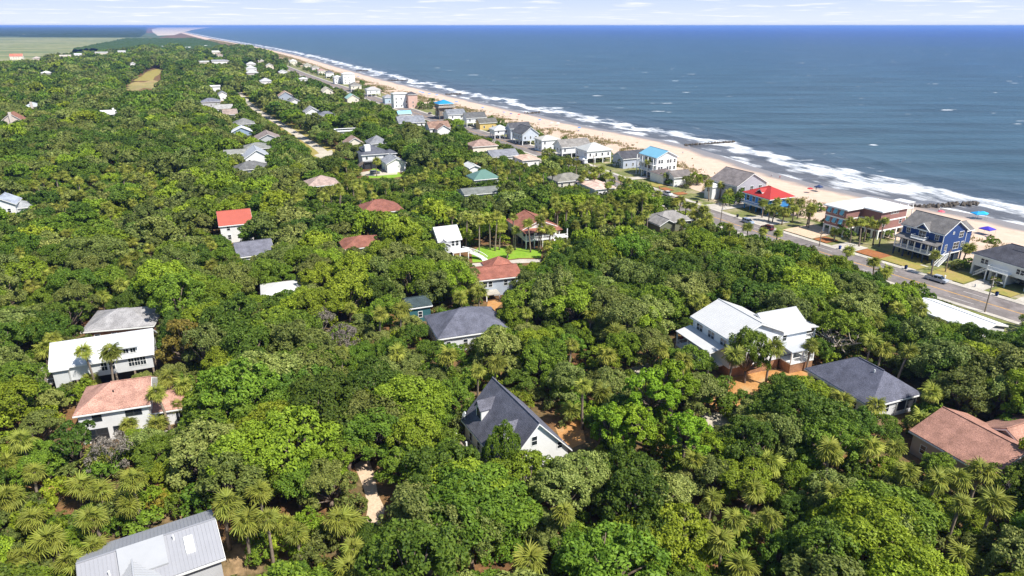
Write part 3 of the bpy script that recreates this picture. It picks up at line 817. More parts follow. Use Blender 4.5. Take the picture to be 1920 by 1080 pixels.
# lower porch at the near right corner
MB().hexa([(5.2, 6.3, 5.0), (9.2, 6.3, 4.7), (9.2, 12.5, 4.7), (5.2, 12.5, 5.0)], [(5.2, 6.3, 5.2), (9.2, 6.3, 4.88), (9.2, 12.5, 4.88), (5.2, 12.5, 5.2)]).obj('corner_porch_roof', metal_roof((.50, .52, .55)), h)
slab(h, 'corner_porch_floor', 5.8, 9.0, 6.5, 12.4, 2.0, 2.25, M_white)
MB().box(5.9, 8.9, 6.6, 12.3, 0, 1.98).obj('porch_base', M_brickw, h)
posts(h, [(8.85, 6.7), (8.85, 9.5), (8.85, 12.2)], 2.25, 4.75, .14)
railing(h, [(8.85, 6.7), (8.85, 12.2), (6, 12.2)], 2.25)
reg(h, 20, 22, 291.5, 'the raised white house', [(1349, 560), (1264, 608), (1270, 640), (1318, 646), (1355, 640), (1420, 625), (1465, 640), (1480, 690), (1506, 680), (1506, 640), (1492, 605), (1462, 570), (1395, 578)])

# --- slate roof house right of it
h = HE('slate_roof_house', 64.8, 112.0, 291.7, 'single-storey white house with wide blue-grey shingle roof and screened corner porch')
block(h, 14.4, 11.4, 0, 3.7, 7.4, 'hip', siding((.72, .73, .74)), shingle((.115, .118, .155)), .5, hips=(1, .55))
add_window(h, '+x', -1.5, 1.3, .9, 1.5, 7.2, 5.7); add_window(h, '+x', -3.6, 1.3, .9, 1.5, 7.2, 5.7)
MB().box(7.2, 7.26, .8, 5.5, .9, 3.1).obj('screen', M_screen, h); posts(h, [(7.28, .8), (7.28, 3.1), (7.28, 5.4)], .2, 3.6, .09)
for u in (-5, -2, 1, 4): add_window(h, '-y', u, 1.2, 1, 1.4, 7.2, 5.7)
MB().tube([(3.0, -1.0, 6.4), (3.0, -1.0, 7.5)], [.12, .12]).obj('vent_pipe', M_white, h)
reg(h, 14.4, 11.4, 291.7, 'the blue-grey roof by the raised white house', [(1508, 686), (1615, 668), (1650, 690), (1726, 736), (1722, 768), (1690, 778), (1640, 750), (1580, 722), (1540, 716)])

# --- brown roof, lower right
h = HE('brown_hip_house', 73.0, 91.0, 292.4, 'house with wide reddish brown shingle roof and cross wing below the palms')
block(h, 12.5, 12.6, 0, 4.0, 6.6, 'gable', siding((.5, .42, .36)), shingle((.34, .18, .135)), .5)
block(h, 9, 9, 0, 3.7, 6.0, 'gable', siding((.5, .42, .36)), shingle((.36, .20, .15)), .5, ox=1.0, oy=9.2, rot=math.pi / 2)
auto_windows(h, 12.5, 12.6, .2, 1, sides=('-y', '+x'))
reg(h, 14, 22, 292.4, 'the brown hip roof', [(1782, 773), (1734, 808), (1770, 822), (1830, 834), (1880, 842), (1915, 836), (1925, 795), (1890, 790), (1832, 797)])

# --- white house with pink-brown roof, left
h = HE('pink_roof_house', -67.6, 102.6, 19, 'two-storey white house with dusty pink-brown shingle roof')
L, W = 10.4, 9.2
block(h, L, W, 0, 5.9, 8.3, 'hip', siding((.78, .78, .78)), shingle((.42, .235, .18)), .5, hips=(1, 0))
MB().face([(L / 2 + .02, -W / 2, 5.85), (L / 2 + .02, W / 2, 5.85), (L / 2 + .02, 0, 8.2)]); g = MB(); g.hexa([(L / 2 - .2, -W / 2 + .1, 5.8), (L / 2, -W / 2 + .1, 5.8), (L / 2, W / 2 - .1, 5.8), (L / 2 - .2, W / 2 - .1, 5.8)], [(L / 2 - .2, -.05, 8.15), (L / 2, -.05, 8.15), (L / 2, .05, 8.15), (L / 2 - .2, .05, 8.15)]); g.obj('gable_end', siding((.78, .78, .78)), h)
BK = paint((.04, .045, .05))
for u, z, w_, h_ in ((-2.5, 4.0, 1.2, 1.3), (2.3, 4.1, 1.05, 1.35), (3.55, 4.1, 1.05, 1.35), (.2, 1.6, 1.3, .9), (-2.2, .5, 1.6, 2.0), (-4.0, .5, 1.6, 2.0)): add_window(h, '-y', u, z, w_, h_, L / 2, W / 2, frame=BK, mull=1)
block(h, 5.2, 7.5, 0, 3.0, 4.2, 'hip', siding((.78, .78, .78)), shingle((.42, .235, .18)), .4, ox=L / 2 + 2.62, oy=1.2, hips=(0, 1))
add_window(h, '-y', -1.2, .3, 1.3, 2.1, 2.6, 3.75, L / 2 + 2.62, 1.2, frame=BK, mull=2, name='door'); add_window(h, '-y', 1.4, .3, 1.0, 2.1, 2.6, 3.75, L / 2 + 2.62, 1.2, mull=2, name='door')
railing(h, [(3.2, -6.6), (6.5, -6.6)], .3); slab(h, 'terrace', 3, 9, -7.6, -4.7, .02, .25, M_concrete)
MB().tube([(0, -1.9, 7.2), (0, -1.9, 7.9)], [.11, .11]).obj('vent_pipe', M_dark, h)
px_sheet('brick_drive', [(272, 760), (300, 690), (330, 700), (345, 760), (318, 780)], mat_basic('brick_paving', (.30, .19, .15), .9, .2, .8, grit=.2), .03, 'red-brown paved drive beside the pink-brown roof')
reg(h, 17, 11, 19, 'the pink-brown roof', [(108, 728), (160, 720), (278, 700), (282, 755), (312, 770), (312, 795), (268, 792), (215, 800), (160, 800), (146, 772)])

# --- white metal roofed long house, left
h = HE('white_metal_roof_house', -79.4, 120.2, 23, 'long raised white house with bright white metal roof and dark windows')
L, W = 16.5, 9.6
wm = siding((.66, .67, .67)); rm = metal_roof((.80, .80, .80))
block(h, L, W, 2.7, 6.0, 8.6, 'gable', wm, rm, .5, seams=.5)
for u in (.0, 1.3, 4.6, 5.6, 6.6): add_window(h, '-y', u, 3.7, .95, 1.7, L / 2, W / 2, frame=M_white, mull=3)
d = MB().box(2.2, 6.0, -W / 2 - .15, -1.0, 6.0, 7.9).obj('shed_dormer', wm, h)
MB().hexa([(1.8, -W / 2 - .7, 7.75), (6.4, -W / 2 - .7, 7.75), (6.4, -.3, 8.75), (1.8, -.3, 8.75)], [(1.8, -W / 2 - .7, 7.93), (6.4, -W / 2 - .7, 7.93), (6.4, -.3, 8.93), (1.8, -.3, 8.93)]).obj('shed_roof', metal_roof((.62, .64, .65)), d)
for u in (2.9, 4.1, 5.3): add_window(h, '-y', u, 6.6, .85, .85, L / 2, W / 2 + .15, mull=2)
MB().box(-L / 2 + .2, -L / 2 + 2.6, -W / 2 - 1.3, -W / 2 - .02, 0, 5.7).obj('tower', wm, h)
MB().hexa([(-L / 2 - .2, -W / 2 - 1.8, 5.75), (-L / 2 + 3.0, -W / 2 - 1.8, 5.75), (-L / 2 + 3.0, -W / 2 - .5, 6.1), (-L / 2 - .2, -W / 2 - .5, 6.1)], [(-L / 2 - .2, -W / 2 - 1.8, 5.93), (-L / 2 + 3.0, -W / 2 - 1.8, 5.93), (-L / 2 + 3.0, -W / 2 - .5, 6.28), (-L / 2 - .2, -W / 2 - .5, 6.28)]).obj('tower_roof', rm, h)
posts(h, grid_posts(L, W, 6, 3), 0, 2.7, .15, M_wood)
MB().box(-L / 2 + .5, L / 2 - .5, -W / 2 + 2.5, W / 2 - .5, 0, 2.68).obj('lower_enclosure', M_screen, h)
slab(h, 'deck', -L / 2 - 3.2, -L / 2 - .05, -W / 2, 2, 2.5, 2.7, M_wood); railing(h, [(-L / 2 - .1, -W / 2 + .1), (-L / 2 - 3.1, -W / 2 + .1), (-L / 2 - 3.1, 2)], 2.7)
posts(h, [(-L / 2 - 3.0, -W / 2 + .2), (-L / 2 - 3.0, 1.8)], 0, 2.5, .12, M_wood)
reg(h, 20, 11, 23, 'the white metal roof', [(100, 642), (200, 628), (290, 618), (300, 660), (290, 688), (240, 700), (160, 708), (128, 715), (112, 680)])

# --- brick house behind
h = HE('brick_house', -86.8, 140.5, 14, 'tan brick house with pale grey roof behind the white metal roof')
block(h, 13.4, 11, 0, 3.8, 5.9, 'hip', M_brickw, shingle((.30, .29, .29)), .5)
for u in (-4.3, -1, 2, 5): add_window(h, '-y', u, 1.0, 1, 1.7, 6.7, 5.5)
reg(h, 13.4, 11, 14, 'the tan brick house', [(152, 622), (172, 584), (204, 582), (206, 612), (280, 604), (282, 618), (210, 628), (170, 632)])

# --- grey metal roof, bottom left
h = HE('grey_metal_roof_house', -43.6, 65.6, 31, 'grey standing seam metal roof with skylight and small white gable')
gm = metal_roof((.36, .365, .395))
block(h, 14.0, 9.2, 0, 5.2, 7.1, 'gable', siding((.55, .56, .58)), gm, .5, seams=.42)
block(h, 6.5, 5.4, 0, 5.2, 6.6, 'gable', siding((.6, .6, .62)), metal_roof((.46, .47, .49)), .4, ox=-2.0, oy=-5.2, rot=math.pi / 2, seams=.42)
MB().hexa([(-3.4, -3.6, 5.9), (1.6, -3.6, 5.9), (1.6, -.2, 7.5), (-3.4, -.2, 7.5)], [(-3.4, -3.6, 6.1), (1.6, -3.6, 6.1), (1.6, -.2, 7.7), (-3.4, -.2, 7.7)]).obj('shed_roof', metal_roof((.42, .43, .45)), h)
MB().hexa([(3.6, -3.2, 6.02), (4.6, -3.2, 6.02), (4.6, -1.2, 6.85), (3.6, -1.2, 6.85)], [(3.6, -3.2, 6.25), (4.6, -3.2, 6.25), (4.6, -1.2, 7.08), (3.6, -1.2, 7.08)]).obj('skylight', paint((.80, .82, .80)), h)
for x, y, z in ((-4.4, -2.6, 6.0), (2.6, -.9, 6.7)): MB().tube([(x, y, z), (x, y, z + .9)], [.12, .12]).obj('vent_pipe', M_white, h)
reg(h, 15, 16, 31, 'the grey metal roof', [(190, 1052), (262, 1008), (408, 968), (418, 1022), (370, 1050), (330, 1085), (190, 1090)])

# --- rust roofed deck house by the lawn
h = HE('deck_house', 6.5, 213.5, 291, 'white house on stilts with rust red roof and wide screened deck')
L, W = 12, 12
wm = siding((.76, .75, .72))
block(h, L, W, 2.6, 5.5, 8.0, 'gable', wm, shingle((.29, .12, .085)), .6)
slab(h, 'deck', L / 2 + .02, L / 2 + 3.4, -W / 2, W / 2 + 2.5, 2.4, 2.65, M_white)
for u in np.linspace(-4.6, 4.6, 5): MB().box(L / 2, L / 2 + .05, u - .85, u + .85, 3.2, 4.9).obj('screen', M_screen, h)
railing(h, [(L / 2 + .1, -W / 2), (L / 2 + 3.3, -W / 2), (L / 2 + 3.3, W / 2 + 2.4)], 2.65)
posts(h, [(L / 2 + 3.2, u) for u in np.linspace(-5.8, 8.2, 6)], 0, 5.2, .13)
MB().hexa([(L / 2, -W / 2 - .4, 5.4), (L / 2 + 3.7, -W / 2 - .4, 5.1), (L / 2 + 3.7, W / 2 + .4, 5.1), (L / 2, W / 2 + .4, 5.4)], [(L / 2, -W / 2 - .4, 5.55), (L / 2 + 3.7, -W / 2 - .4, 5.25), (L / 2 + 3.7, W / 2 + .4, 5.25), (L / 2, W / 2 + .4, 5.55)]).obj('porch_roof', shingle((.29, .12, .085)), h)
posts(h, grid_posts(L, W, 4, 4), 0, 2.6, .14, M_wood)
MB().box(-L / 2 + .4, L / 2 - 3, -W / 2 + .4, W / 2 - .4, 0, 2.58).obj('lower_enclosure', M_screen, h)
stairs(h, (L / 2 + 3.4, 4, 2.6), (L / 2 + 7, 4, 0), 1.2)
reg(h, 16, 14, 291, 'the rust red deck house', [(979, 396), (952, 416), (955, 440), (972, 466), (1000, 468), (1048, 440), (1048, 428), (1036, 420), (1005, 405)])

# --- white cottage with curved stairs
h = HE('stair_cottage', -20.0, 197.1, 24, 'small white-roofed cottage on posts with curving white stairs')
L, W = 6.8, 7.6
block(h, L, W, 2.8, 6.0, 8.8, 'gable', siding((.60, .61, .62)), metal_roof((.78, .78, .77)), .4, seams=.5)
for u in (1.0, 2.3): add_window(h, '-y', u, 3.8, .9, 1.6, L / 2, W / 2)
block(h, 3.0, 2.6, 2.8, 5.2, 6.0, 'gable', siding((.60, .61, .62)), shingle((.30, .30, .32)), .3, ox=-2.0, oy=-W / 2 - 1.35, rot=math.pi / 2)
slab(h, 'deck', -.3, L / 2 + 2.2, -W / 2 - 3.4, -W / 2 - .02, 2.6, 2.8, M_white)
railing(h, [(-.2, -W / 2 - 3.3), (L / 2 + .2, -W / 2 - 3.3)], 2.8)
posts(h, [(-.1, -W / 2 - 3.2), (2.0, -W / 2 - 3.2), (4.6, -W / 2 - 3.2)], 0, 2.6)
q = MB(); cx_, cy_, rr_ = L / 2 + 1.0, -W / 2 - 6.8, 4.6; n_ = 16
for k in range(n_):
    a = R_(100 - k * 5.6); z = 2.75 - k * 2.7 / n_
    for r0 in (rr_ - .75, rr_ + .75): q.tube([(cx_ + r0 * math.cos(a), cy_ + r0 * math.sin(a), z - .1), (cx_ + r0 * math.cos(a), cy_ + r0 * math.sin(a), z + 1.0)], [.03, .03], 4)
    b2 = R_(100 - (k + 1) * 5.6)
    p4 = [(cx_ + (rr_ - .75) * math.cos(a), cy_ + (rr_ - .75) * math.sin(a)), (cx_ + (rr_ + .75) * math.cos(a), cy_ + (rr_ + .75) * math.sin(a)), (cx_ + (rr_ + .75) * math.cos(b2), cy_ + (rr_ + .75) * math.sin(b2)), (cx_ + (rr_ - .75) * math.cos(b2), cy_ + (rr_ - .75) * math.sin(b2))][::-1]
    q.hexa([(x, y, z - .17) for x, y in p4], [(x, y, z) for x, y in p4])
    for r0 in (rr_ - .78, rr_ + .78):
        q.bar((cx_ + r0 * math.cos(a), cy_ + r0 * math.sin(a), z + 1.0), (cx_ + r0 * math.cos(b2), cy_ + r0 * math.sin(b2), z + .83), .06)
        q.bar((cx_ + r0 * math.cos(a), cy_ + r0 * math.sin(a), z - .1), (cx_ + r0 * math.cos(b2), cy_ + r0 * math.sin(b2), z - .27), .12)
q.obj('curved_stairs', M_white, h)
reg(h, 9, 13, 24, 'the stair cottage', [(812, 426), (856, 421), (866, 446), (889, 476), (886, 482), (850, 470), (835, 458), (822, 450)])

# --- rust roof in the middle
h = HE('rust_roof_house', -4.5, 168.5, 18, 'low blue-grey house with dark rust red roof and small hip block')
block(h, 11.0, 9.5, 0, 4.8, 6.2, 'gable', siding((.42, .47, .54)), shingle((.27, .105, .075)), .5)
block(h, 7.0, 7.0, 0, 4.9, 7.2, 'hip', siding((.42, .47, .54)), shingle((.30, .12, .085)), .4, ox=2.4, oy=4.6)
for u in (-4, -2.6, 1.5, 3.5): add_window(h, '-y', u, 2.6, 1.0, 1.4, 5.5, 4.75)
slab(h, 'deck', -4.6, -1, -8, -4.8, 1.6, 1.8, M_concrete); posts(h, [(-4.5, -7.8), (-1.1, -7.8)], 0, 1.6)
reg(h, 12, 14, 18, 'the rust red roof', [(893, 502), (922, 500), (945, 484), (974, 496), (960, 512), (942, 526), (930, 540), (912, 545), (905, 524)])

# --- teal house hidden in the oaks
h = HE('teal_house', *P(782, 580, 2)[:2], 22, 'dark teal house wall half hidden between tall oaks')
block(h, 5, 6, 0, 3.9, 5.0, 'gable', siding((.04, .13, .15)), shingle((.05, .07, .075)), .4)
auto_windows(h, 5, 6, .3, 1)
reg(h, 5, 6, 22, 'the teal house', [(778, 566), (798, 564), (800, 588), (780, 588)])

# --- red metal roof and slate roof, left of centre
h = HE('red_roof_house', -90.6, 216.2, 24, 'white house with bright coral red metal roof')
block(h, 9.5, 12.5, 0, 5.9, 8.8, 'gable', siding((.78, .77, .75)), metal_roof((.50, .13, .09)), .4, seams=.6)
auto_windows(h, 9.5, 12.5, .3, 2, sides=('-y', '+x'))
slab(h, 'deck', 4.78, 9.5, -5, 2, 2.2, 2.4, M_white)
reg(h, 11, 13, 24, 'the coral red roof', [(404, 397), (446, 395), (440, 405), (430, 422), (430, 441), (448, 441), (448, 452), (428, 450), (416, 422)])
h = HE('slate_house', -75.2, 189.5, 26, 'low house with plain dark slate roof below the coral roof')
block(h, 9.5, 12.5, 0, 4.4, 6.6, 'gable', siding((.7, .7, .7)), shingle((.15, .15, .18)), .4)
auto_windows(h, 9.5, 12.5, .3, 1, sides=('-y',))
reg(h, 10, 13, 26, 'the dark slate roof', [(440, 456), (496, 453), (480, 462), (462, 470), (456, 482)])
p = P(528, 531, 5)
h = HE('white_flat_roof_house', p.x, p.y, 20, 'low white-roofed house sunk among the oaks')
block(h, 9.5, 8, 0, 3.8, 5.0, 'hip', siding((.7, .7, .7)), metal_roof((.72, .71, .68)), .4)
reg(h, 10, 8, 20, 'the sunken white roof', [(498, 531), (520, 523), (558, 526), (548, 535), (530, 540)])

# --- white flat roofs by the road, right
p = P(1795, 588, 4)
h = HE('white_roadside_house', p.x, p.y, 295, 'low white-roofed building beside the road behind the oaks')
block(h, 16, 9, 0, 3.4, 4.6, 'gable', siding((.72, .72, .72)), metal_roof((.78, .79, .80)), .4, seams=.6)
auto_windows(h, 16, 9, .2, 1, sides=('-y', '+y'))
reg(h, 16, 9, 295, 'the white roadside roof', [(1757, 584), (1775, 574), (1815, 578), (1884, 602), (1870, 608), (1800, 600)])

# --- navy blue beach house
h = HE('navy_beach_house', 126.0, 196.3, 297, 'navy blue two-storey beach house on stilts with white porch and grey roof')
L, W = 12.6, 10.8
bl = siding((.022, .060, .20)); gr = shingle((.165, .155, .15))
B0 = 2.9
block(h, L, W, B0, 9.2, 12.4, 'gable', bl, gr, .5)
MB().box(-L / 2 - .04, L / 2 + .04, -W / 2 - .04, W / 2 + .04, B0 - .3, B0 + .02).obj('skirt_board', M_white, h)
for x, z0_ in ((-L / 2, 0), (L / 2, 0)):
    for y in (-W / 2, W / 2): MB().box(x - .08, x + .08, y - .08, y + .08, B0, 9.1).obj('corner_board', M_white, h)
# cross gable on the street side
cg = MB(); cg.face([(-1.9, -W / 2 - .12, 9.0), (1.9, -W / 2 - .12, 9.0), (0, -W / 2 - .12, 10.7)]); cg.obj('cross_gable', bl, h)
for sg in (-1, 1):
    a = [(sg * 2.4, -W / 2 - .6, 8.75), (0, -W / 2 - .6, 10.9), (0, -2.0, 10.9), (sg * 2.4, -4.6, 8.95)][::sg]
    MB().hexa(a, [(x, y, z + .2) for x, y, z in a]).obj('cross_gable_roof', gr, h)
    MB().bar((sg * 2.45, -W / 2 - .64, 8.72), (0, -W / 2 - .64, 10.9), .13).obj('fascia', M_white, h)
for u, w_, h_, z in ((-4.4, 1.1, 1.5, 6.9), (0, 2.0, 2.1, 6.4), (4.4, 1.1, 1.5, 6.9)): add_window(h, '-y', u, z, w_, h_, L / 2, W / 2, mull=3)
for u, w_, h_, z in ((-3.4, .9, 1.6, 4.0), (1.4, 2.6, 1.9, 3.9), (4.2, 1.0, 1.6, 4.1), (2.9, 1.9, 1.7, 7.2), (-1.0, .6, .6, 8.6)): add_window(h, '+x', u, z, w_, h_, L / 2, W / 2, mull=3)
# porch
PD = 2.8
slab(h, 'porch_floor', -L / 2, L / 2, -W / 2 - PD, -W / 2 - .06, B0 - .3, B0 - .02, M_white)
MB().hexa([(-L / 2 - .3, -W / 2 - PD - .4, 5.7), (L / 2 + .3, -W / 2 - PD - .4, 5.7), (L / 2 + .3, -W / 2 - .02, 6.35), (-L / 2 - .3, -W / 2 - .02, 6.35)], [(-L / 2 - .3, -W / 2 - PD - .4, 5.9), (L / 2 + .3, -W / 2 - PD - .4, 5.9), (L / 2 + .3, -W / 2 - .02, 6.55), (-L / 2 - .3, -W / 2 - .02, 6.55)]).obj('porch_roof', gr, h)
posts(h, [(x, -W / 2 - PD + .12) for x in np.linspace(-L / 2 + .15, L / 2 - .15, 7)], B0 - .02, 5.75, .13)
railing(h, [(-L / 2 + .1, -W / 2 - .1), (-L / 2 + .1, -W / 2 - PD + .1), (L / 2 - .1, -W / 2 - PD + .1), (L / 2 - .1, -W / 2 - .1)], B0 - .02)
slab(h, 'balcony_floor', -2.0, 2.0, -W / 2 - 2.4, -W / 2 - .03, 6.3, 6.45, M_white); railing(h, [(-2, -W / 2 - .1), (-2, -W / 2 - 2.3), (2, -W / 2 - 2.3), (2, -W / 2 - .1)], 6.45, .8)
for u in (-4.6, -2.4, 2.4, 4.6): add_window(h, '-y', u, 3.3, 1.3, 2.1, L / 2, W / 2, mull=2)
posts(h, grid_posts(L, W, 5, 4) + [(x, -W / 2 - PD + .2) for x in np.linspace(-L / 2 + .2, L / 2 - .2, 5)], 0, B0 - .3, .17, paint((.03, .05, .09)))
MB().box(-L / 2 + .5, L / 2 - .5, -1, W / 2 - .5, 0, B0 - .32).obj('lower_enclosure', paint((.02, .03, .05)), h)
block(h, 5, 5, B0, 8.4, 10.0, 'gable', bl, gr, .4, ox=2.5, oy=W / 2 + 2.5, rot=math.pi / 2)
stairs(h, (L / 2 + .8, -3.0, B0 - .1), (L / 2 + .8, -7.5, 0), 1.2)
reg(h, 13, 18, 297, 'the navy beach house', [(1717, 395), (1685, 425), (1676, 475), (1745, 492), (1800, 490), (1830, 460), (1830, 425), (1796, 412)])

# --- mauve three-level house with white roof
h = HE('mauve_beach_house', 117.8, 222.0, 298, 'mauve three-level house on white pillars with white hip roof and aqua shutters')
mv = siding((.30, .155, .135)); wr = metal_roof((.80, .80, .79))
B0, ZE = 2.9, 9.4
L, W = 14.5, 13
block(h, L, W, B0, ZE, 11.2, 'hip', mv, wr, .7, ox=1.0, oy=3.2)
block(h, 7.8, 9.0, B0, ZE, 11.0, 'hip', mv, wr, .7, ox=-2.5, oy=-6.6, rot=0, hips=(1, 1))
for x0, x1, y0, y1 in ((-6.45, 1.45, -11.15, -3.3), (-6.3, 8.32, -3.36, 9.76)):
    for z in (B0, 6.05): MB().box(x0, x1, y0, y1, z - .35, z + .1).obj('band_course', M_white, h)
aq = paint((.20, .50, .60))
for z in (3.9, 7.0):
    for u in (-2.4, 0, 2.4):
        add_window(h, '-y', u, z, 1.1, 1.6, 3.9, 4.5, -2.5, -6.6)
        MB().hexa([(-.65, -.75, .35), (.65, -.75, .35), (.65, -.08, 1.7), (-.65, -.08, 1.7)], [(-.65, -.8, .4), (.65, -.8, .4), (.65, -.08, 1.8), (-.65, -.08, 1.8)]).obj('shutter', aq, h, (-2.5 + u, -11.1, z))
for u in (-1.2, .2, 1.6): add_window(h, '+x', u, 7.9, 1.1, .9, 7.25, 6.5, 1.0, 3.2)
for u in (-4.5, 4.0): add_window(h, '+x', u, 4.2, 1.2, 1.5, 7.25, 6.5, 1.0, 3.2)
posts(h, [(-6.2, -10.9), (-3.8, -10.9), (-1.3, -10.9), (1.2, -10.9), (1.2, -8), (1.2, -5), (1.2, -3.6), (3.6, -3.2), (6, -3.2), (8.1, -3.2), (8.1, 0), (8.1, 3), (8.1, 6), (8.1, 9.5), (-6.2, -7), (-6.2, -3)], 0, B0, .25)
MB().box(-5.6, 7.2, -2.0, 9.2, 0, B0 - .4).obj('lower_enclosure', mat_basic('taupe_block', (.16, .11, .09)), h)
for u in (-1, 2, 5, 8): MB().box(7.2, 7.24, u - .9, u + .9, .1, 2.3).obj('garage_door', M_screen, h)
slab(h, 'roof_deck', 3, 8, 10.2, 13.5, 8.4, 8.6, M_white); posts(h, [(3.2, 13.3), (7.8, 13.3), (7.8, 10.4)], 0, 10.4, .12); slab(h, 'deck_roof', 2.8, 8.2, 9.98, 13.7, 10.4, 10.55, metal_roof((.8, .8, .79)))
reg(h, 16, 24, 298, 'the mauve beach house', [(1530, 380), (1598, 362), (1690, 388), (1688, 430), (1640, 440), (1575, 440), (1528, 432)])

# --- white beach house at the right edge
h = HE('white_garage_beach_house', 137.0, 173.5, 292, 'white beach house with dark hip roofs over open ground-floor garages')
L, W = 19, 11
dk = shingle((.085, .085, .10))
block(h, L, W, 2.9, 6.3, 9.6, 'hip', siding((.78, .78, .77)), dk, .5)
block(h, 7.5, 5.5, 6.2, 9.0, 10.8, 'hip', siding((.78, .78, .77)), dk, .5, ox=2.0, oy=1.5)
for u in (-1.3, 0, 1.3): add_window(h, '-y', u, 7.6, .9, 1.2, 3.75, 2.75, 2.0, 1.5)
for u in (-6.8, -5.7, 2.8, 3.9, 7.5): add_window(h, '-y', u, 4.0, .9, 1.3, L / 2, W / 2)
for x0, x1 in ((-L / 2, -L / 2 + .5), (-4.4, -3.7), (-.8, .3), (5.2, 5.8), (L / 2 - .5, L / 2)): MB().box(x0, x1, -W / 2, W / 2 - .5, 0, 2.88).obj('garage_wall', siding((.74, .74, .73)), h)
MB().box(-L / 2 + .5, L / 2 - .5, W / 2 - .5, W / 2 - .3, 0, 2.88).obj('back_wall', M_concrete, h)
slab(h, 'landing', -4.2, 1.4, -W / 2 - 1.8, -W / 2 - .02, 3.2, 3.4, M_white); railing(h, [(-4.1, -W / 2 - .1), (-4.1, -W / 2 - 1.7), (1.3, -W / 2 - 1.7)], 3.4)
stairs(h, (-4.2, -W / 2 - 1.0, 3.3), (-7.6, -W / 2 - 1.0, 0.4), 1.3); posts(h, [(-4.1, -W / 2 - 1.7), (-1.3, -W / 2 - 1.7), (1.3, -W / 2 - 1.7)], 0, 3.2, .14)
reg(h, 20, 14, 292, 'the white garage house', [(1828, 470), (1872, 452), (1925, 440), (1925, 545), (1822, 520)])

# --- lilac grey house with big gable
h = HE('lilac_gable_house', 91.0, 271.4, 297.6, 'lilac grey beach house with huge grey-brown gable roof')
L, W = 14.5, 15.8
block(h, L, W, 0, 6.9, 11.0, 'gable', siding((.40, .39, .43)), shingle((.20, .175, .17)), .5)
for u in (-4.5, 0, 4.5): add_window(h, '+x', u, 4.4, 1.6, 1.7, L / 2, W / 2, mull=3)
for u in (-5, 0, 5): add_window(h, '-y', u, 4.0, 1.2, 1.6, L / 2, W / 2)
block(h, 4.2, 4.0, 0, 5.2, 6.2, 'hip', siding((.75, .75, .74)), metal_roof((.75, .75, .74)), .3, ox=-3.8, oy=-W / 2 - 2.02)
add_window(h, '-y', 0, 3.0, 1.6, 1.5, 2.1, 2.0, -3.8, -W / 2 - 2.02, mull=3)
reg(h, 15, 19, 297.6, 'the lilac gable house', [(1362, 311), (1330, 338), (1342, 368), (1400, 372), (1442, 342), (1414, 322)])

# --- red roofed blue house
h = HE('red_roof_blue_house', 96.0, 251.0, 295, 'bright blue house on stilts with vivid red hip roof')
L, W = 12.5, 11
bb = siding((.05, .25, .58))
block(h, L, W, 2.6, 6.4, 9.0, 'hip', bb, metal_roof((.46, .045, .035)), .8, hips=(1, 1))
block(h, 3.0, 2.2, 6.6, 7.6, 8.5, 'gable', M_dark, metal_roof((.46, .045, .035)), .3, ox=0, oy=-3.0, rot=math.pi / 2)
posts(h, grid_posts(L, W, 5, 4), 0, 2.6, .18, paint((.05, .25, .58)))
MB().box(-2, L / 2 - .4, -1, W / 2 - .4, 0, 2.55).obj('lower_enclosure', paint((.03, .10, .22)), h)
for u in (-4.5, -1.5, 1.5, 4.5): add_window(h, '-y', u, 3.6, 1.4, 1.9, L / 2, W / 2)
slab(h, 'balcony', -L / 2, L / 2, -W / 2 - 1.8, -W / 2 - .02, 2.5, 2.7, M_white); railing(h, [(-L / 2, -W / 2 - 1.7), (L / 2, -W / 2 - 1.7)], 2.7)
auto_windows(h, L, W, 2.8, 1, sides=('+x', '-x'))
reg(h, 14, 14, 295, 'the red roofed blue house', [(1397, 355), (1428, 344), (1485, 350), (1500, 366), (1460, 374), (1428, 378), (1412, 390), (1398, 384)])

# --- white house with light blue roof
h = HE('aqua_roof_beach_house', 67.4, 315.1, 293, 'tall white three-level beach house with sky blue metal roof')
L, W = 13.6, 11
block(h, L, W, 3.0, 9.6, 12.2, 'gable', siding((.80, .80, .79)), metal_roof((.22, .50, .66)), .5)
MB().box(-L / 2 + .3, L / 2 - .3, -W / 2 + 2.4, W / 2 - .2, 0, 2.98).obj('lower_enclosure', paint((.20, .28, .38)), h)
posts(h, [(x, -W / 2 + .1) for x in np.linspace(-L / 2 + .2, L / 2 - .2, 5)], 0, 3.0, .2)
for z in (3.9, 7.0):
    for u in (-4, -2.6, 0.6, 2.0, 4.2): add_window(h, '+x', u, z, .95, 1.5, L / 2, W / 2)
    for u in (-4.5, -1.5, 1.5, 4.5): add_window(h, '-y', u, z, 1.8, 2.0, L / 2, W / 2, mull=2)
    slab(h, 'balcony', -L / 2, L / 2, -W / 2 - 1.8, -W / 2 - .02, z - .9, z - .7, M_white); railing(h, [(-L / 2, -W / 2 - 1.7), (L / 2, -W / 2 - 1.7)], z - .7)
posts(h, [(x, -W / 2 - 1.6) for x in np.linspace(-L / 2 + .2, L / 2 - .2, 4)], 0, 9.2, .15)
reg(h, 15, 14, 293, 'the sky blue roof', [(1220, 273), (1196, 288), (1196, 325), (1230, 330), (1276, 312), (1272, 290)])

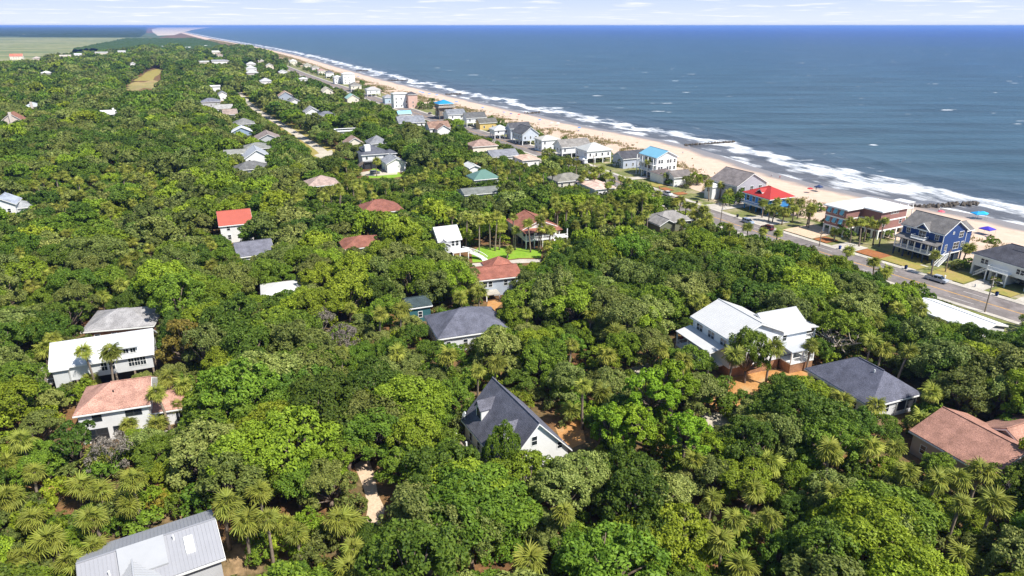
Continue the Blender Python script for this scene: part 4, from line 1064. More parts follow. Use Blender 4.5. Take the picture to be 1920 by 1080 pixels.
# --- all other houses: (ridge middle px, ridge height, length, width, angle, eave, floor, roof kind, roof, wall, storeys, label, short name)
def hull(pts):
    pts = sorted(set(pts))
    def half(ps):
        o = []
        for p in ps:
            while len(o) > 1 and (o[-1][0] - o[-2][0]) * (p[1] - o[-2][1]) - (o[-1][1] - o[-2][1]) * (p[0] - o[-2][0]) <= 0: o.pop()
            o.append(p)
        return o
    a, b = half(pts), half(pts[::-1])
    return a[:-1] + b[:-1]
def auto_poly(x, y, th, L, W, z0, ze, zr, vis=None):
    if vis is None: vis = 1.8 if road_off(x, y) > -30 or y > 600 else .7
    c, s = math.cos(R_(th)), math.sin(R_(th)); o = []
    for a in (-.5, .5):
        for b in (-.5, .5):
            for z in (ze, max(z0, ze - vis)):
                q = PX(x + a * L * c - b * W * s, y + a * L * s + b * W * c, z); o.append((round(q[0], 1), round(q[1], 1)))
        q = PX(x + a * L * c, y + a * L * s, zr); o.append((round(q[0], 1), round(q[1], 1)))
    hl = hull(o)
    if vis < 1:
        tx = sum(a for a, _ in hl) / len(hl); ty = min(b for _, b in hl)
        hl = [(tx + (a - tx) * .74, ty + (b - ty) * .72) for a, b in hl]
    return hl
P_, T_ = 293, 23
S = shingle; Mt = metal_roof
WHT, CRM, GRY, LBL, TAN = (.78, .78, .77), (.74, .68, .56), (.48, .49, .50), (.34, .42, .52), (.56, .46, .37)
rng = random.Random(4)
SMALL = [
 # beach row
 (1272, 320, 6.0, 9, 7.5, T_, 4.2, 0, 'gable', S((.17, .15, .14)), WHT, 1, 'small white cottage with front steps beside the sky blue roof', 'the small white cottage'),
 (1248, 317, 5.6, 10, 9, P_, 4.0, 0, 'hip', S((.17, .14, .13)), WHT, 1, '+', 'the low dark annex'),
 (1184, 283, 7.4, 15, 9.5, T_, 4.9, 0, 'gable', S((.075, .075, .085)), (.42, .46, .54), 1, 'grey-blue cottage with near-black roof left of the sky blue roof', 'the near-black roof'),
 (1113, 268, 9.2, 14, 12, T_, 6.5, 2.6, 'hip', Mt((.55, .55, .52)), WHT, 1, 'white stilt house with pale grey hip roof behind round shrubs', 'the pale hip stilt house'),
 (1073, 261, 9.0, 17, 10, T_, 6.2, 2.6, 'gable', S((.23, .215, .20)), WHT, 1, 'white stilt house with long grey-brown roof on the beach row', 'the long grey-brown roof'),
 (1026, 254, 8.0, 11, 9, T_, 6.4, 0, 'hip', Mt((.58, .55, .49)), WHT, 2, 'white beach house with flat cream roof and two palms', 'the flat cream roof'),
 (985, 236, 10.0, 14, 10.5, P_, 6.3, 2.4, 'gable', S((.11, .11, .12)), (.50, .54, .60), 1, 'pale blue stilt house with steep charcoal gable', 'the steep charcoal gable'),
 (972, 230, 9.4, 13, 6.5, T_, 6.8, 2.4, 'gable', S((.09, .09, .10)), (.50, .54, .60), 1, '+', 'the charcoal rear block'),
 (937, 235, 7.6, 10, 9, T_, 5.6, 2.6, 'hip', Mt((.60, .60, .59)), WHT, 1, 'small raised white house with light metal hip roof', 'the light metal hip'),
 (912, 222, 6.8, 12, 8, T_, 4.6, 0, 'gable', S((.13, .125, .11)), (.62, .45, .16), 1, 'mustard yellow cottage with dark roof', 'the mustard cottage'),
 (889, 211, 9.0, 14, 9, T_, 6.2, 2.6, 'gable', S((.12, .12, .12)), WHT, 1, 'white stilt house with charcoal roof and row of windows', 'the charcoal roof with window row'),
 (852, 205, 9.2, 13, 10, T_, 6.4, 2.6, 'gable', S((.20, .21, .23)), WHT, 1, 'white stilt house with slate grey gable facing the road', 'the slate grey stilt house'),
 (832, 187, 13.6, 11, 11, T_, 11.2, 8.6, 'hip', Mt((.03, .30, .58)), (.30, .24, .18), 1, 'tall timber beach tower house with bright blue roof', 'the bright blue tower roof'),
 (749, 173, 12.4, 13, 9, T_, 11.6, 0, 'hip', Mt((.70, .69, .66)), WHT, 3, 'tall white box-shaped beach house', 'the white box house'),
 (771, 172, 13.0, 8, 8, P_, 11.2, 0, 'hip', S((.08, .08, .09)), (.60, .40, .33), 3, 'tall pale pink beach house with small black hip roof', 'the pale pink house'),
 (727, 177, 7.5, 8, 8, P_, 5.4, 0, 'hip', S((.30, .30, .32)), (.42, .52, .58), 2, 'small blue-grey house beside the white box house', 'the small blue-grey house'),
 (698, 163, 8.5, 13, 10, T_, 6.5, 2.4, 'hip', Mt((.50, .48, .46)), WHT, 1, 'raised white house with dull grey metal roof by the dunes', 'the dull grey metal roof'),
 (665, 154, 9.0, 14, 11, P_, 6.4, 2.4, 'hip', S((.19, .18, .165)), CRM, 1, 'cream stilt house with dark taupe hip roof', 'the taupe hip roof'),
 (652, 136, 13.0, 14, 9, T_, 12.0, 0, 'hip', Mt((.76, .76, .75)), WHT, 3, 'big white three-level beach house with flat white roof', 'the big white beach block'),
 (632, 141, 9.5, 10, 9, P_, 7.5, 0, 'hip', Mt((.66, .66, .64)), WHT, 2, 'white house with grey-white roof next to the big white block', 'the grey-white roof'),
 (617, 132, 9.5, 10, 10, P_, 7, 2, 'hip', S((.12, .12, .14)), WHT, 1, 'white beach house with small black roof', 'the small black roof'),
 (602, 128, 9, 13, 10, P_, 6.4, 2, 'hip', S((.34, .22, .19)), CRM, 1, 'cream beach house with dusty red hip roof', 'the dusty red hip'),
 (590, 122.5, 9.5, 13, 10, P_, 7, 2, 'hip', S((.26, .25, .20)), (.70, .62, .62), 1, 'pinkish beach house with olive grey roof', 'the olive grey roof'),
 (576, 118, 10, 14, 11, P_, 7, 2, 'hip', S((.30, .29, .23)), CRM, 1, 'cream beach house with khaki roof', 'the khaki roof'),
 (549, 111, 10, 14, 12, P_, 7, 0, 'hip', Mt((.72, .72, .64)), CRM, 2, 'cream-white beach house near the far surf', 'the cream-white house'),
 # road side, inland
 (1254, 396, 5.8, 12.5, 9, T_, 3.6, 0, 'hip', S((.25, .235, .225)), (.17, .18, .12), 1, 'low grey-roofed house with olive walls among street palms', 'the grey roof among street palms'),
 (1243, 408, 5.0, 6, 6, P_, 3.5, 0, 'gable', S((.25, .235, .225)), (.17, .18, .12), 1, '+', 'the small gabled wing'),
 (1117, 343, 4.7, 15, 9, P_, 4.0, 0, 'hip', S((.56, .40, .33)), WHT, 1, 'long low building with salmon pink roof by the road', 'the salmon pink roof'),
 (1064, 325, 5.6, 14, 10, T_, 3.6, 0, 'hip', S((.22, .21, .18)), (.60, .58, .50), 1, 'low house with olive grey hip roof behind the salmon roof', 'the olive grey hip'),
 (985, 292, 4.8, 14, 9, P_, 4.0, 0, 'hip', S((.52, .36, .28)), WHT, 1, 'low house with faded terracotta roof beside slate gable', 'the faded terracotta roof'),
 (940, 281, 7.0, 14, 10, T_, 4.8, 0, 'gable', S((.20, .205, .23)), WHT, 1, 'white house with broad slate grey gable roof inland of the road', 'the broad slate gable'),
 (903, 262, 7.2, 14, 11, T_, 4.8, 0, 'hip', S((.31, .215, .18)), CRM, 1, 'cream house with big brown hip roof beside the road', 'the big brown hip'),
 (820, 228, 9.5, 13, 9, T_, 6.4, 0, 'gable', S((.26, .165, .125)), WHT, 2, 'white two-storey house with dark brown roof and twin gables', 'the twin gable house'),
 (828, 233, 8.6, 8, 8, P_, 6.2, 0, 'gable', S((.26, .165, .125)), WHT, 2, '+', 'the front gable wing'),
 (768, 218, 9.2, 17, 12, T_, 6.0, 0, 'gable', S((.22, .23, .255)), WHT, 2, 'big white house with long slate roof beside the road', 'the long slate roof'),
 (757, 208, 8.5, 9, 5, T_, 7.0, 0, 'gable', Mt((.30, .62, .75)), WHT, 1, '+', 'the pale aqua strip'),
 (659, 176, 9.5, 12, 10, P_, 6.2, 0, 'gable', Mt((.38, .60, .52)), CRM, 2, 'cream house with mint green metal roof', 'the mint green roof'),
 (612, 163, 9.5, 14, 10, P_, 6.2, 0, 'gable', S((.48, .44, .36)), CRM, 2, 'cream gabled house with beige roof above the palm wood', 'the beige roof'),
 (906, 319, 8.4, 11, 9, T_, 5.8, 0, 'hip', Mt((.13, .24, .20)), (.5, .5, .45), 1, 'house with dull green metal hip roof in the trees', 'the dull green roof'),
 (898, 352, 6.2, 14, 9, T_, 5.0, 0, 'gable', S((.17, .18, .165)), (.6, .6, .58), 1, 'long grey-green roof buried in oaks below the green roof', 'the long grey-green roof'),
 (884, 307, 6.5, 9, 5, P_, 5.5, 0, 'gable', Mt((.66, .66, .64)), WHT, 1, 'narrow white roof slanting among the palms', 'the narrow white roof'),
 # lane, right side
 (534, 171, 10.5, 13, 12, P_, 7.0, 0, 'gable', S((.38, .27, .21)), (.36, .41, .48), 2, 'blue-grey gabled house with tan roof beside the sandy lane', 'the tan-roofed blue house'),
 (551, 184, 7.6, 12, 9.5, P_, 5.0, 0, 'gable', S((.21, .21, .23)), WHT, 1, 'white gabled house with charcoal roof below the tan roof', 'the charcoal lane gable'),
 (583, 200, 10.5, 14, 11, P_, 7.2, 0, 'gable', S((.30, .30, .32)), WHT, 2, 'white two-storey house with ash grey gable by the lane', 'the ash grey gable'),
 (611, 209, 9.0, 12, 8.5, T_, 6.8, 0, 'hip', S((.15, .155, .18)), WHT, 2, 'white house with dark blue-grey hip roof beside ash grey gable', 'the dark hip by the lane'),
 (662, 256, 8.6, 10, 9.5, P_, 5.6, 0, 'gable', S((.34, .235, .19)), CRM, 2, 'cream gabled house with brown roof right of the lane', 'the brown lane gable'),
 (706, 254, 10.2, 10, 10, T_, 7.0, 0, 'hip', S((.20, .205, .22)), (.5, .5, .5), 2, 'grey hip-roofed house behind the tower house', 'the grey hip by the tower house'),
 (737, 293, 6.6, 12, 9, P_, 4.4, 0, 'gable', S((.27, .28, .30)), WHT, 1, 'low white house with grey gable beside the tower house', 'the low grey gable'),
 # lane, left side
 (394, 184, 7.2, 15, 11, T_, 4.8, 0, 'hip', S((.16, .165, .20)), GRY, 1, 'slate blue roofed house left of the lane top', 'the slate blue lane roof'),
 (418, 196, 7.0, 13, 11, T_, 4.8, 0, 'gable', S((.33, .32, .31)), WHT, 1, 'house with pale ash roof left of the lane', 'the pale ash roof'),
 (430, 205, 9.4, 9, 10, T_, 6.6, 0, 'gable', S((.30, .235, .20)), (.66, .60, .50), 2, 'beige two-storey block with brown roof left of the lane', 'the beige block'),
 (456, 222, 9.6, 12, 11, T_, 7.0, 0, 'hip', S((.19, .19, .185)), GRY, 2, 'grey house with dark hip roof above the pale blue gable', 'the dark hip above the blue gable'),
 (452, 237, 10.2, 8, 10.5, P_, 7.8, 3.0, 'gable', Mt((.74, .75, .77)), (.30, .38, .50), 1, 'pale blue stilt house with white gable roof', 'the pale blue gable'),
 (500, 248, 8.2, 17, 13, P_, 5.2, 0, 'gable', S((.26, .21, .195)), GRY, 1, 'wide brown-grey roof beside the pale blue gable', 'the wide brown-grey roof'),
 (482, 268, 6.6, 14, 11, T_, 4.6, 0, 'hip', S((.21, .215, .20)), GRY, 1, 'grey-green hip roof in front of the wide brown-grey roof', 'the grey-green hip'),
 (478, 277, 9.8, 15, 11, P_, 6.4, 0, 'gable', Mt((.46, .47, .50)), WHT, 2, 'white house with light grey metal gable facing the woods', 'the light grey metal gable'),
 (441, 281, 8.0, 10, 8, T_, 6.8, 0, 'gable', S((.24, .24, .22)), WHT, 2, 'white house with flat grey-green roof and window bays', 'the flat grey-green roof'),
 (470, 303, 6.6, 14, 10, T_, 4.2, 0, 'hip', S((.14, .14, .14)), GRY, 1, 'low charcoal hip roof in front of the grey metal gable', 'the low charcoal hip'),
 # far lane cluster
 (470, 116, 11, 14, 11, T_, 8, 0, 'hip', Mt((.60, .60, .58)), WHT, 2, 'white-roofed house at the far end of the grey-white row', 'the far white row'),
 (470, 123.5, 11, 14, 11, T_, 8, 0, 'hip', Mt((.50, .50, .50)), WHT, 2, 'grey-white hip-roofed house second in the grey-white row', 'the grey-white row'),
 (472, 131, 11, 14, 11, T_, 8, 0, 'hip', Mt((.56, .56, .54)), (.45, .42, .40), 2, 'grey-white hip-roofed house first in the grey-white row', 'the first of the grey-white row'),
 (497, 146, 10, 13, 12, P_, 7, 0, 'hip', S((.42, .42, .44)), WHT, 2, 'white house with pale grey hip roof in the palm wood', 'the pale grey hip in the palms'),
 (403, 160, 8.5, 9, 5, T_, 7.8, 0, 'gable', Mt((.76, .76, .74)), WHT, 1, 'small flat white roof in the woods left of the lane', 'the small flat white roof'),
 (416, 171, 8, 11, 7, P_, 6, 0, 'gable', S((.20, .21, .24)), WHT, 1, 'white house with slate roof at the head of the lane', 'the slate roof at the lane head'),
 (409, 112, 8.5, 22, 12, T_, 6.5, 0, 'gable', S((.27, .27, .28)), WHT, 1, 'long dark grey roof far along the lane', 'the long dark grey roof'),
 (382, 114, 7.5, 16, 10, T_, 5.6, 0, 'gable', S((.38, .38, .36)), CRM, 1, 'pale grey roof beside the long dark grey roof', 'the pale roof far along the lane'),
 (424, 112, 7.5, 14, 10, P_, 5.6, 0, 'hip', S((.24, .24, .25)), WHT, 1, 'grey hip roof right of the long dark grey roof', 'the far grey hip'),
 (411, 100, 10, 16, 13, P_, 7, 0, 'hip', S((.30, .22, .19)), CRM, 2, 'cream house with brown hip roof far up the lane', 'the far brown hip'),
 (405, 95, 11, 18, 12, T_, 8, 0, 'gable', Mt((.70, .68, .60)), CRM, 2, 'pale cream roof above the far brown hip', 'the far cream roof'),
 (391, 85, 11, 22, 14, T_, 8, 0, 'gable', Mt((.72, .70, .66)), WHT, 2, 'long white roof far off in the woods', 'the far long white roof'),
 (356, 88, 11, 22, 13, T_, 8, 0, 'gable', Mt((.74, .74, .73)), WHT, 2, 'white roof by the water tower in the far woods', 'the white roof in the far woods'),
 (304, 86, 11, 16, 12, P_, 8, 0, 'gable', Mt((.74, .74, .73)), WHT, 2, 'lone white roof at the edge of the marsh woods', 'the lone white roof'),
 (568, 145, 6, 13, 9, P_, 4.6, 0, 'hip', Mt((.76, .76, .74)), WHT, 1, 'low white roof beside the far road', 'the low white roof by the far road'),
 (505, 119, 9, 13, 11, P_, 6, 0, 'gable', Mt((.66, .66, .60)), CRM, 2, 'cream gabled house near the far road', 'the cream gable by the far road'),
 (530, 131, 8, 13, 11, P_, 5.5, 0, 'gable', Mt((.74, .74, .72)), WHT, 1, 'white gabled house near the far road', 'the white gable by the far road'),
 (489, 111, 8, 14, 11, P_, 5.5, 0, 'hip', S((.33, .31, .28)), CRM, 1, 'cream house with drab hip roof near the far road', 'the drab hip by the far road'),
 # woods on the left
 (205, 207, 8.6, 11, 8, T_, 6.5, 0, 'gable', Mt((.76, .76, .75)), WHT, 1, 'bright white roof with chimney alone in the left woods', 'the white roof with chimney'),
 (22, 211, 11.0, 13, 13, P_, 6.0, 0, 'gable', S((.26, .13, .09)), (.60, .52, .46), 2, 'tall tan gabled house with brown roof in the left woods', 'the tall tan gable'),
 (61, 192, 8.8, 11, 10, P_, 6.4, 0, 'hip', Mt((.50, .53, .56)), WHT, 1, 'pale blue-grey roof near the tall tan gable', 'the pale blue-grey roof'),
 (30, 101, 11, 22, 13, T_, 6.5, 0, 'gable', S((.50, .16, .10)), CRM, 2, 'cream house with orange-red roof at the marsh edge', 'the orange-red marsh house'),
 (68, 106, 9, 14, 11, P_, 6.5, 0, 'hip', S((.42, .36, .32)), TAN, 2, 'tan house right of the orange-red marsh house', 'the tan marsh house'),
 (122, 103, 9, 20, 11, T_, 7.5, 0, 'gable', S((.52, .47, .40)), CRM, 1, 'wide beige roof at the marsh edge', 'the wide beige marsh roof'),
 (146, 100, 9, 14, 10, T_, 7, 0, 'gable', Mt((.70, .70, .70)), WHT, 1, 'white roof at the marsh edge beside the beige roof', 'the white marsh roof'),
 (190, 97, 8.5, 26, 12, T_, 6.5, 0, 'gable', S((.36, .36, .33)), CRM, 1, 'long drab roof at the marsh edge', 'the long drab marsh roof'),
 (229, 95, 9.5, 18, 9, T_, 8, 0, 'gable', Mt((.72, .72, .70)), WHT, 1, 'narrow white roof between marsh and woods', 'the narrow white marsh roof'),
 (86, 133, 9, 14, 11, P_, 7, 0, 'hip', Mt((.76, .76, .76)), WHT, 1, 'small white hip roof deep in the left woods', 'the small white hip'),
 (248, 117, 9.5, 15, 8, P_, 8, 0, 'gable', Mt((.76, .76, .76)), WHT, 1, 'slanting white roof above the yellow clearing', 'the slanting white roof'),
 (4, 367, 9.2, 9, 8, P_, 7.0, 0, 'gable', S((.33, .36, .42)), WHT, 2, 'blue-grey roof at the left end of the woods', 'the blue-grey end roof'),
 (29, 377, 6.6, 9, 7, T_, 5.0, 0, 'hip', S((.30, .31, .32)), WHT, 1, 'small grey roof beside the blue-grey end roof', 'the small grey end roof'),
 (602, 330, 7.2, 12, 11, T_, 4.6, 0, 'hip', S((.36, .27, .235)), CRM, 1, 'tan hip roof rising from the oaks below the lane', 'the tan hip in the oaks'),
 (710, 375, 8.2, 14, 11, T_, 5.4, 0, 'hip', S((.24, .10, .075)), WHT, 1, 'brick red hip roof half hidden by palms', 'the brick red hip'),
 (675, 443, 6.2, 11, 10, T_, 4.4, 0, 'hip', S((.25, .105, .075)), TAN, 1, 'brick red roof low in the trees below the brick red hip', 'the low brick red roof'),
]
for (px, py, zr, L, W, th, ze, z0, kind, rm, wc, fl, label, short) in SMALL:
    p = P(px, py, zr)
    d = p.y
    if label == '+':                                # a wing of the house above
        dx, dy = p.x - h.location.x, p.y - h.location.y; a = h.rotation_euler.z
        block(h, L, W, 0, ze, zr, kind, siding(wc), rm, .5, ox=dx * math.cos(a) + dy * math.sin(a), oy=-dx * math.sin(a) + dy * math.cos(a), rot=R_(th) - a)
        HOUSES.append((p.x, p.y, L / 2 + 1, W / 2 + 1, th, HOUSES[-1][5])); CLEAR.append((auto_poly(p.x, p.y, th, L, W, z0, ze, zr), PX(p.x, p.y, 4)[2] + 4))
        continue
    h = empty('house', (p.x, p.y, 0), R_(th + rng.uniform(-2, 2)), label, 'house')
    block(h, L, W, z0, ze, zr, kind, siding(wc), rm, .5, ridge=d < 500)
    if d < 420 or fl > 1: auto_windows(h, L, W, z0 + .2, fl, dens=3.2 if d < 420 else 4.2, sides=('-y', '+x', '-x') if d < 600 else ('-y', '+x'), rnd=rng)
    elif d < 1100: auto_windows(h, L, W, z0 + .2, 1, dens=4.4, sides=('-y', '+x'))
    if z0 > 0: posts(h, grid_posts(L, W, 4, 3), 0, z0, .18, M_white if z0 < 5 else M_wood)
    if 'chimney' in label: MB().box(2, 3.2, -1, 0, zr - 1, zr + 1.6).obj('chimney', M_white, h)
    if 'tall tan gable' in label: MB().box(L / 2 + .02, L / 2 + 1, -.8, .8, 0, zr + 1.0).obj('chimney', siding((.62, .55, .5)), h)
    if 'tower house with bright blue' in label:
        MB().box(-L / 2 + .6, L / 2 - .6, -W / 2 + .6, W / 2 - .6, 2.6, 8.4).obj('lower_storey', M_wood, h); auto_windows(h, L - 1.2, W - 1.2, 2.8, 2, rnd=rng)
        slab(h, 'deck', -L / 2 - 1, L / 2 + 1, -W / 2 - 1, W / 2 + 1, 8.4, 8.6, M_wood); railing(h, [(-L / 2 - 1, -W / 2 - 1), (L / 2 + 1, -W / 2 - 1), (L / 2 + 1, W / 2 + 1)], 8.6)
    if d < 330 and z0 == 0 and 'white' in label: slab(h, 'porch_floor', -L / 4, L / 4, -W / 2 - 1.8, -W / 2 - .02, .1, .4, M_wood)
    reg(h, L, W, th, short, auto_poly(p.x, p.y, th, L, W, z0, ze, zr), 1.0)
# --- house with solar panels
p = P(646, 242, 6)
h = HE('solar_roof_house', p.x, p.y, T_, 'flat white roofed house with rows of black solar panels')
block(h, 14, 8, 0, 5.4, 6.2, 'gable', siding(WHT), metal_roof((.78, .78, .77)), .5)
for k in range(8): MB().hexa([(-5.6 + k * 1.4, -3.4, 5.85), (-4.3 + k * 1.4, -3.4, 5.85), (-4.3 + k * 1.4, -1.2, 6.25), (-5.6 + k * 1.4, -1.2, 6.25)], [(-5.6 + k * 1.4, -3.4, 5.92), (-4.3 + k * 1.4, -3.4, 5.92), (-4.3 + k * 1.4, -1.2, 6.32), (-5.6 + k * 1.4, -1.2, 6.32)]).obj('solar_panel', M_glass, h)
auto_windows(h, 14, 8, .3, 1, sides=('-y',))
reg(h, 14, 8, T_, 'the solar panels', auto_poly(p.x, p.y, T_, 14, 8, 0, 5.4, 6.2))
# --- dark roofed tower house
p = P(699, 276, 9)
h = HE('tower_house', p.x, p.y, T_, 'white house with stacked dark slate roofs, square tower and black deck')
ds = shingle((.10, .105, .125))
block(h, 13, 10, 0, 6.6, 9.0, 'hip', siding(WHT), ds, .6)
block(h, 7, 6, 0, 8.4, 10.2, 'hip', siding(WHT), ds, .6, ox=-1.5, oy=3)
MB().box(-4.6, -1.8, -3.2, -.4, 7.0, 10.6).obj('tower', siding(WHT), h)
block(h, 5, 6, 3.0, 6.2, 7.6, 'hip', siding(WHT), ds, .5, ox=8.0, oy=-1)
auto_windows(h, 13, 10, .3, 2, sides=('-y', '+x'))
slab(h, 'deck', -6.5, 3.5, -8.5, -5.1, 2.9, 3.1, M_dark); railing(h, [(-6.4, -8.4), (3.4, -8.4)], 3.1, mat=M_dark); posts(h, [(-6.4, -8.3), (-3, -8.3), (0, -8.3), (3.4, -8.3)], 0, 2.9, .15, M_dark)
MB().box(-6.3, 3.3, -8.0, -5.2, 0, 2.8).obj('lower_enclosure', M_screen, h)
stairs(h, (-6.6, -7, 3), (-11, -7, 0), 1.3, M_wood)
reg(h, 18, 13, T_, 'the dark tower house', [(670, 290), (680, 268), (712, 264), (735, 282), (740, 300), (735, 318), (690, 320), (672, 312)])

# ---------------------------------------------------------------- trees
RNG = np.random.default_rng(11)
def sph(n, rg, zmin=-1.0):
    z = rg.uniform(zmin, 1, n); a = rg.uniform(0, 2 * math.pi, n); r = np.sqrt(1 - z * z)
    return np.stack([r * np.cos(a), r * np.sin(a), z], 1)
def leaf_quads(p, nrm, size, rg, aspect=.62):
    n = len(p)
    t = np.cross(nrm, rg.normal(size=(n, 3))); t /= np.linalg.norm(t, axis=1)[:, None] + 1e-9
    b = np.cross(nrm, t)
    s = size * rg.uniform(.6, 1.35, n)[:, None]
    v = np.stack([p - t * s, p - b * s * aspect, p + t * s, p + b * s * aspect], 1).reshape(-1, 3)
    f = np.arange(4 * n).reshape(n, 4)
    return v, f, np.repeat(rg.random(n), 4)
def crown_lobes(seed, R, z0, z1, nl, lr=(.24, .36), ring=.6):
    rg = np.random.default_rng(seed); c = []; r = []
    for i in range(nl):
        q = R * math.sqrt((i + .5) / nl) * .80; a = i * 2.39996 + rg.uniform(-.5, .5)
        q *= rg.uniform(.8, 1.18)
        zz = z0 + (z1 - z0) * (.38 + .46 * (1 - (q / R) ** 2) + rg.uniform(-.17, .15))
        c.append((q * math.cos(a), q * math.sin(a), zz)); r.append(R * rg.uniform(*lr))
    for i in range(int(nl * ring)):
        q = R * rg.uniform(.55, .88); a = i * 2.39996 * 1.3 + rg.uniform(-.5, .5)
        c.append((q * math.cos(a), q * math.sin(a), z0 + (z1 - z0) * rg.uniform(.12, .38))); r.append(R * rg.uniform(lr[0] * .8, lr[1] * .85))
    return np.array(c), np.array(r)
def crown_mesh(name, seed, mat, R, z0, z1, nl, n, size, lr=(.24, .36), sub=9, ring=.6, zsq=.8, cup=.6, sub_r=.45):
    rg = np.random.default_rng(seed + 77)
    C, r = crown_lobes(seed, R, z0, z1, nl, lr, ring)
    k = rg.choice(len(C), n * 2, p=r ** 2 / (r ** 2).sum())
    sd = np.stack([sph(sub, rg, -.35) for _ in range(len(C))])            # small clumps on each lobe
    j = rg.integers(0, sub, len(k))
    d1 = sd[k, j]; d2 = sph(len(k), rg, -.6)
    rr = r[k][:, None]
    p = C[k] + d1 * rr * .72 * np.array([1, 1, zsq]) + d2 * rr * sub_r * rg.uniform(.72, 1.12, len(k))[:, None]
    # drop leaves buried inside other lobes
    keep = np.ones(len(p), bool)
    for i in range(len(C)):
        keep &= (((p - C[i]) / np.array([1, 1, zsq])) ** 2).sum(1) > (r[i] * .74) ** 2
    p, d1, d2 = p[keep][:n], d1[keep][:n], d2[keep][:n]
    nrm = d2 * cup + d1 * .35 + rg.normal(size=p.shape) * .55 + np.array([0, 0, .25]); nrm /= np.linalg.norm(nrm, axis=1)[:, None]
    v, f, a = leaf_quads(p, nrm, size, rg)
    return np_mesh(name, v, f, mat, {'leaf_random': a}), C, r
def trunk_mesh(name, C, r, z0, rad, mat, seed=0, up=.6, every=1, k=6):
    rg = np.random.default_rng(seed); m = MB()
    fork = Vector((rg.uniform(-.4, .4), rg.uniform(-.4, .4), z0 * up))
    m.tube([(0, 0, -.3), (fork.x * .4, fork.y * .4, fork.z * .5), fork], [rad * 1.3, rad, rad * .85], 7)
    for i in range(0, len(C), every):
        e = Vector(C[i]); mid = fork.lerp(e, .55) + Vector((rg.uniform(-.5, .5), rg.uniform(-.5, .5), rg.uniform(-.1, .6)))
        m.tube([fork, mid, e], [rad * .55, rad * .32, rad * .12], k)
    return m.mesh(name, mat, True)
OAK = {}          # tone -> list of (crown mesh, trunk mesh) at three levels of detail
TONES = ['dark green', 'mid green', 'bright yellow-green', 'olive green', 'pale tipped green']
def build_oaks():
    for ti, tone in enumerate(TONES):
        OAK[tone] = []
        for k in range(3):
            sd = 100 * ti + k * 17 + 5
            zt = (9.2, 8.2, 8.8)[k]
            nl = (17, 12, 22)[k]; lr_ = ((.24, .36), (.26, .44), (.15, .36))[k]
            hi, C, r = crown_mesh('crown', sd, LEAF[tone], 5.0, 2.6, zt, nl, 10500, .185, lr=lr_)
            lo, _, _ = crown_mesh('crown', sd, LEAF[tone], 5.0, 2.6, zt, nl, 3400, .34, lr=lr_)
            vl, _, _ = crown_mesh('crown', sd, LEAF[tone], 5.0, 2.6, zt, nl, 900, .66, lr=lr_)
            OAK[tone].append((hi, lo, vl, trunk_mesh('trunk', C, r, 3.4, .36, M_bark, sd)))
build_oaks()
pine_hi, pc, pr = crown_mesh('crown', 901, M_pineleaf, 3.9, 4.0, 11.5, 20, 10000, .17, lr=(.16, .25), sub=7, ring=.8)
pine_tr = trunk_mesh('trunk', pc, pr, 7.0, .28, M_bark, 3, up=.85)
mag_hi, mc, mr_ = crown_mesh('crown', 931, LEAF['bronze green'], 5.0, 1.2, 10.5, 22, 9000, .24, lr=(.18, .30), ring=1.2)
mag_tr = trunk_mesh('trunk', mc, mr_, 3.0, .3, M_bark, 5)
mag2_hi, mc2, mr2 = crown_mesh('crown', 935, LEAF['dark green'], 4.6, 1.0, 9.5, 22, 9000, .22, lr=(.17, .27), ring=1.3)
shrub_hi, sc_, sr_ = crown_mesh('crown', 951, LEAF['mid green'], 1.6, .1, 2.0, 8, 1500, .13, lr=(.3, .42))
shrub2_hi, _, _ = crown_mesh('crown', 955, LEAF['olive green'], 1.6, .1, 2.0, 8, 1500, .13, lr=(.3, .42))
shrub3_hi, _, _ = crown_mesh('crown', 956, LEAF['bright yellow-green'], 1.6, .1, 2.3, 8, 1500, .13, lr=(.28, .40))
gold_hi, _, _ = crown_mesh('crown', 958, M_goldleaf, 1.6, .1, 2.3, 8, 1400, .13, lr=(.28, .40))
twig_hi, tc_, tr_ = crown_mesh('crown', 961, M_graytwig, 3.0, 1.0, 4.6, 12, 2600, .12, lr=(.22, .34))
shrub_tr = trunk_mesh('trunk', sc_, sr_, .5, .07, M_bark, 4, k=4)
twig_tr = trunk_mesh('trunk', tc_, tr_, 1.2, .12, M_barkpale, 4, k=4)
# oak with bare pale limbs
bare_hi, bc, br = crown_mesh('crown', 971, LEAF['bright yellow-green'], 6.0, 4.5, 10.5, 15, 6000, .19, lr=(.18, .28), ring=.25)
bm_ = MB(); rgb_ = np.random.default_rng(5)
bm_.tube([(0, 0, -.3), (.2, -.1, 1.4), (.3, 0, 2.4)], [.55, .42, .38], 8)
for i in range(11):
    a = i * 2 * math.pi / 11 + rgb_.uniform(-.2, .2); q = rgb_.uniform(3.8, 6.2); z = rgb_.uniform(4.2, 7.4)
    m1 = Vector((.3 + math.cos(a) * q * .35, math.sin(a) * q * .35, 3.6 + rgb_.uniform(-.3, .6))); m2 = Vector((math.cos(a) * q * .7, math.sin(a) * q * .7, z * .75 + .6)); e = Vector((math.cos(a) * q, math.sin(a) * q, z))
    bm_.tube([(.3, 0, 2.2), m1, m2, e], [.27, .2, .13, .05], 6)
    for j in range(3):
        s_ = m1.lerp(m2, .3 + .3 * j); bm_.tube([s_, s_ + Vector((rgb_.uniform(-1, 1), rgb_.uniform(-1, 1), .9)), s_ + Vector((rgb_.uniform(-1.8, 1.8), rgb_.uniform(-1.8, 1.8), 1.9))], [.1, .07, .03], 5)
bare_tr = bm_.mesh('trunk', M_barkpale, True)

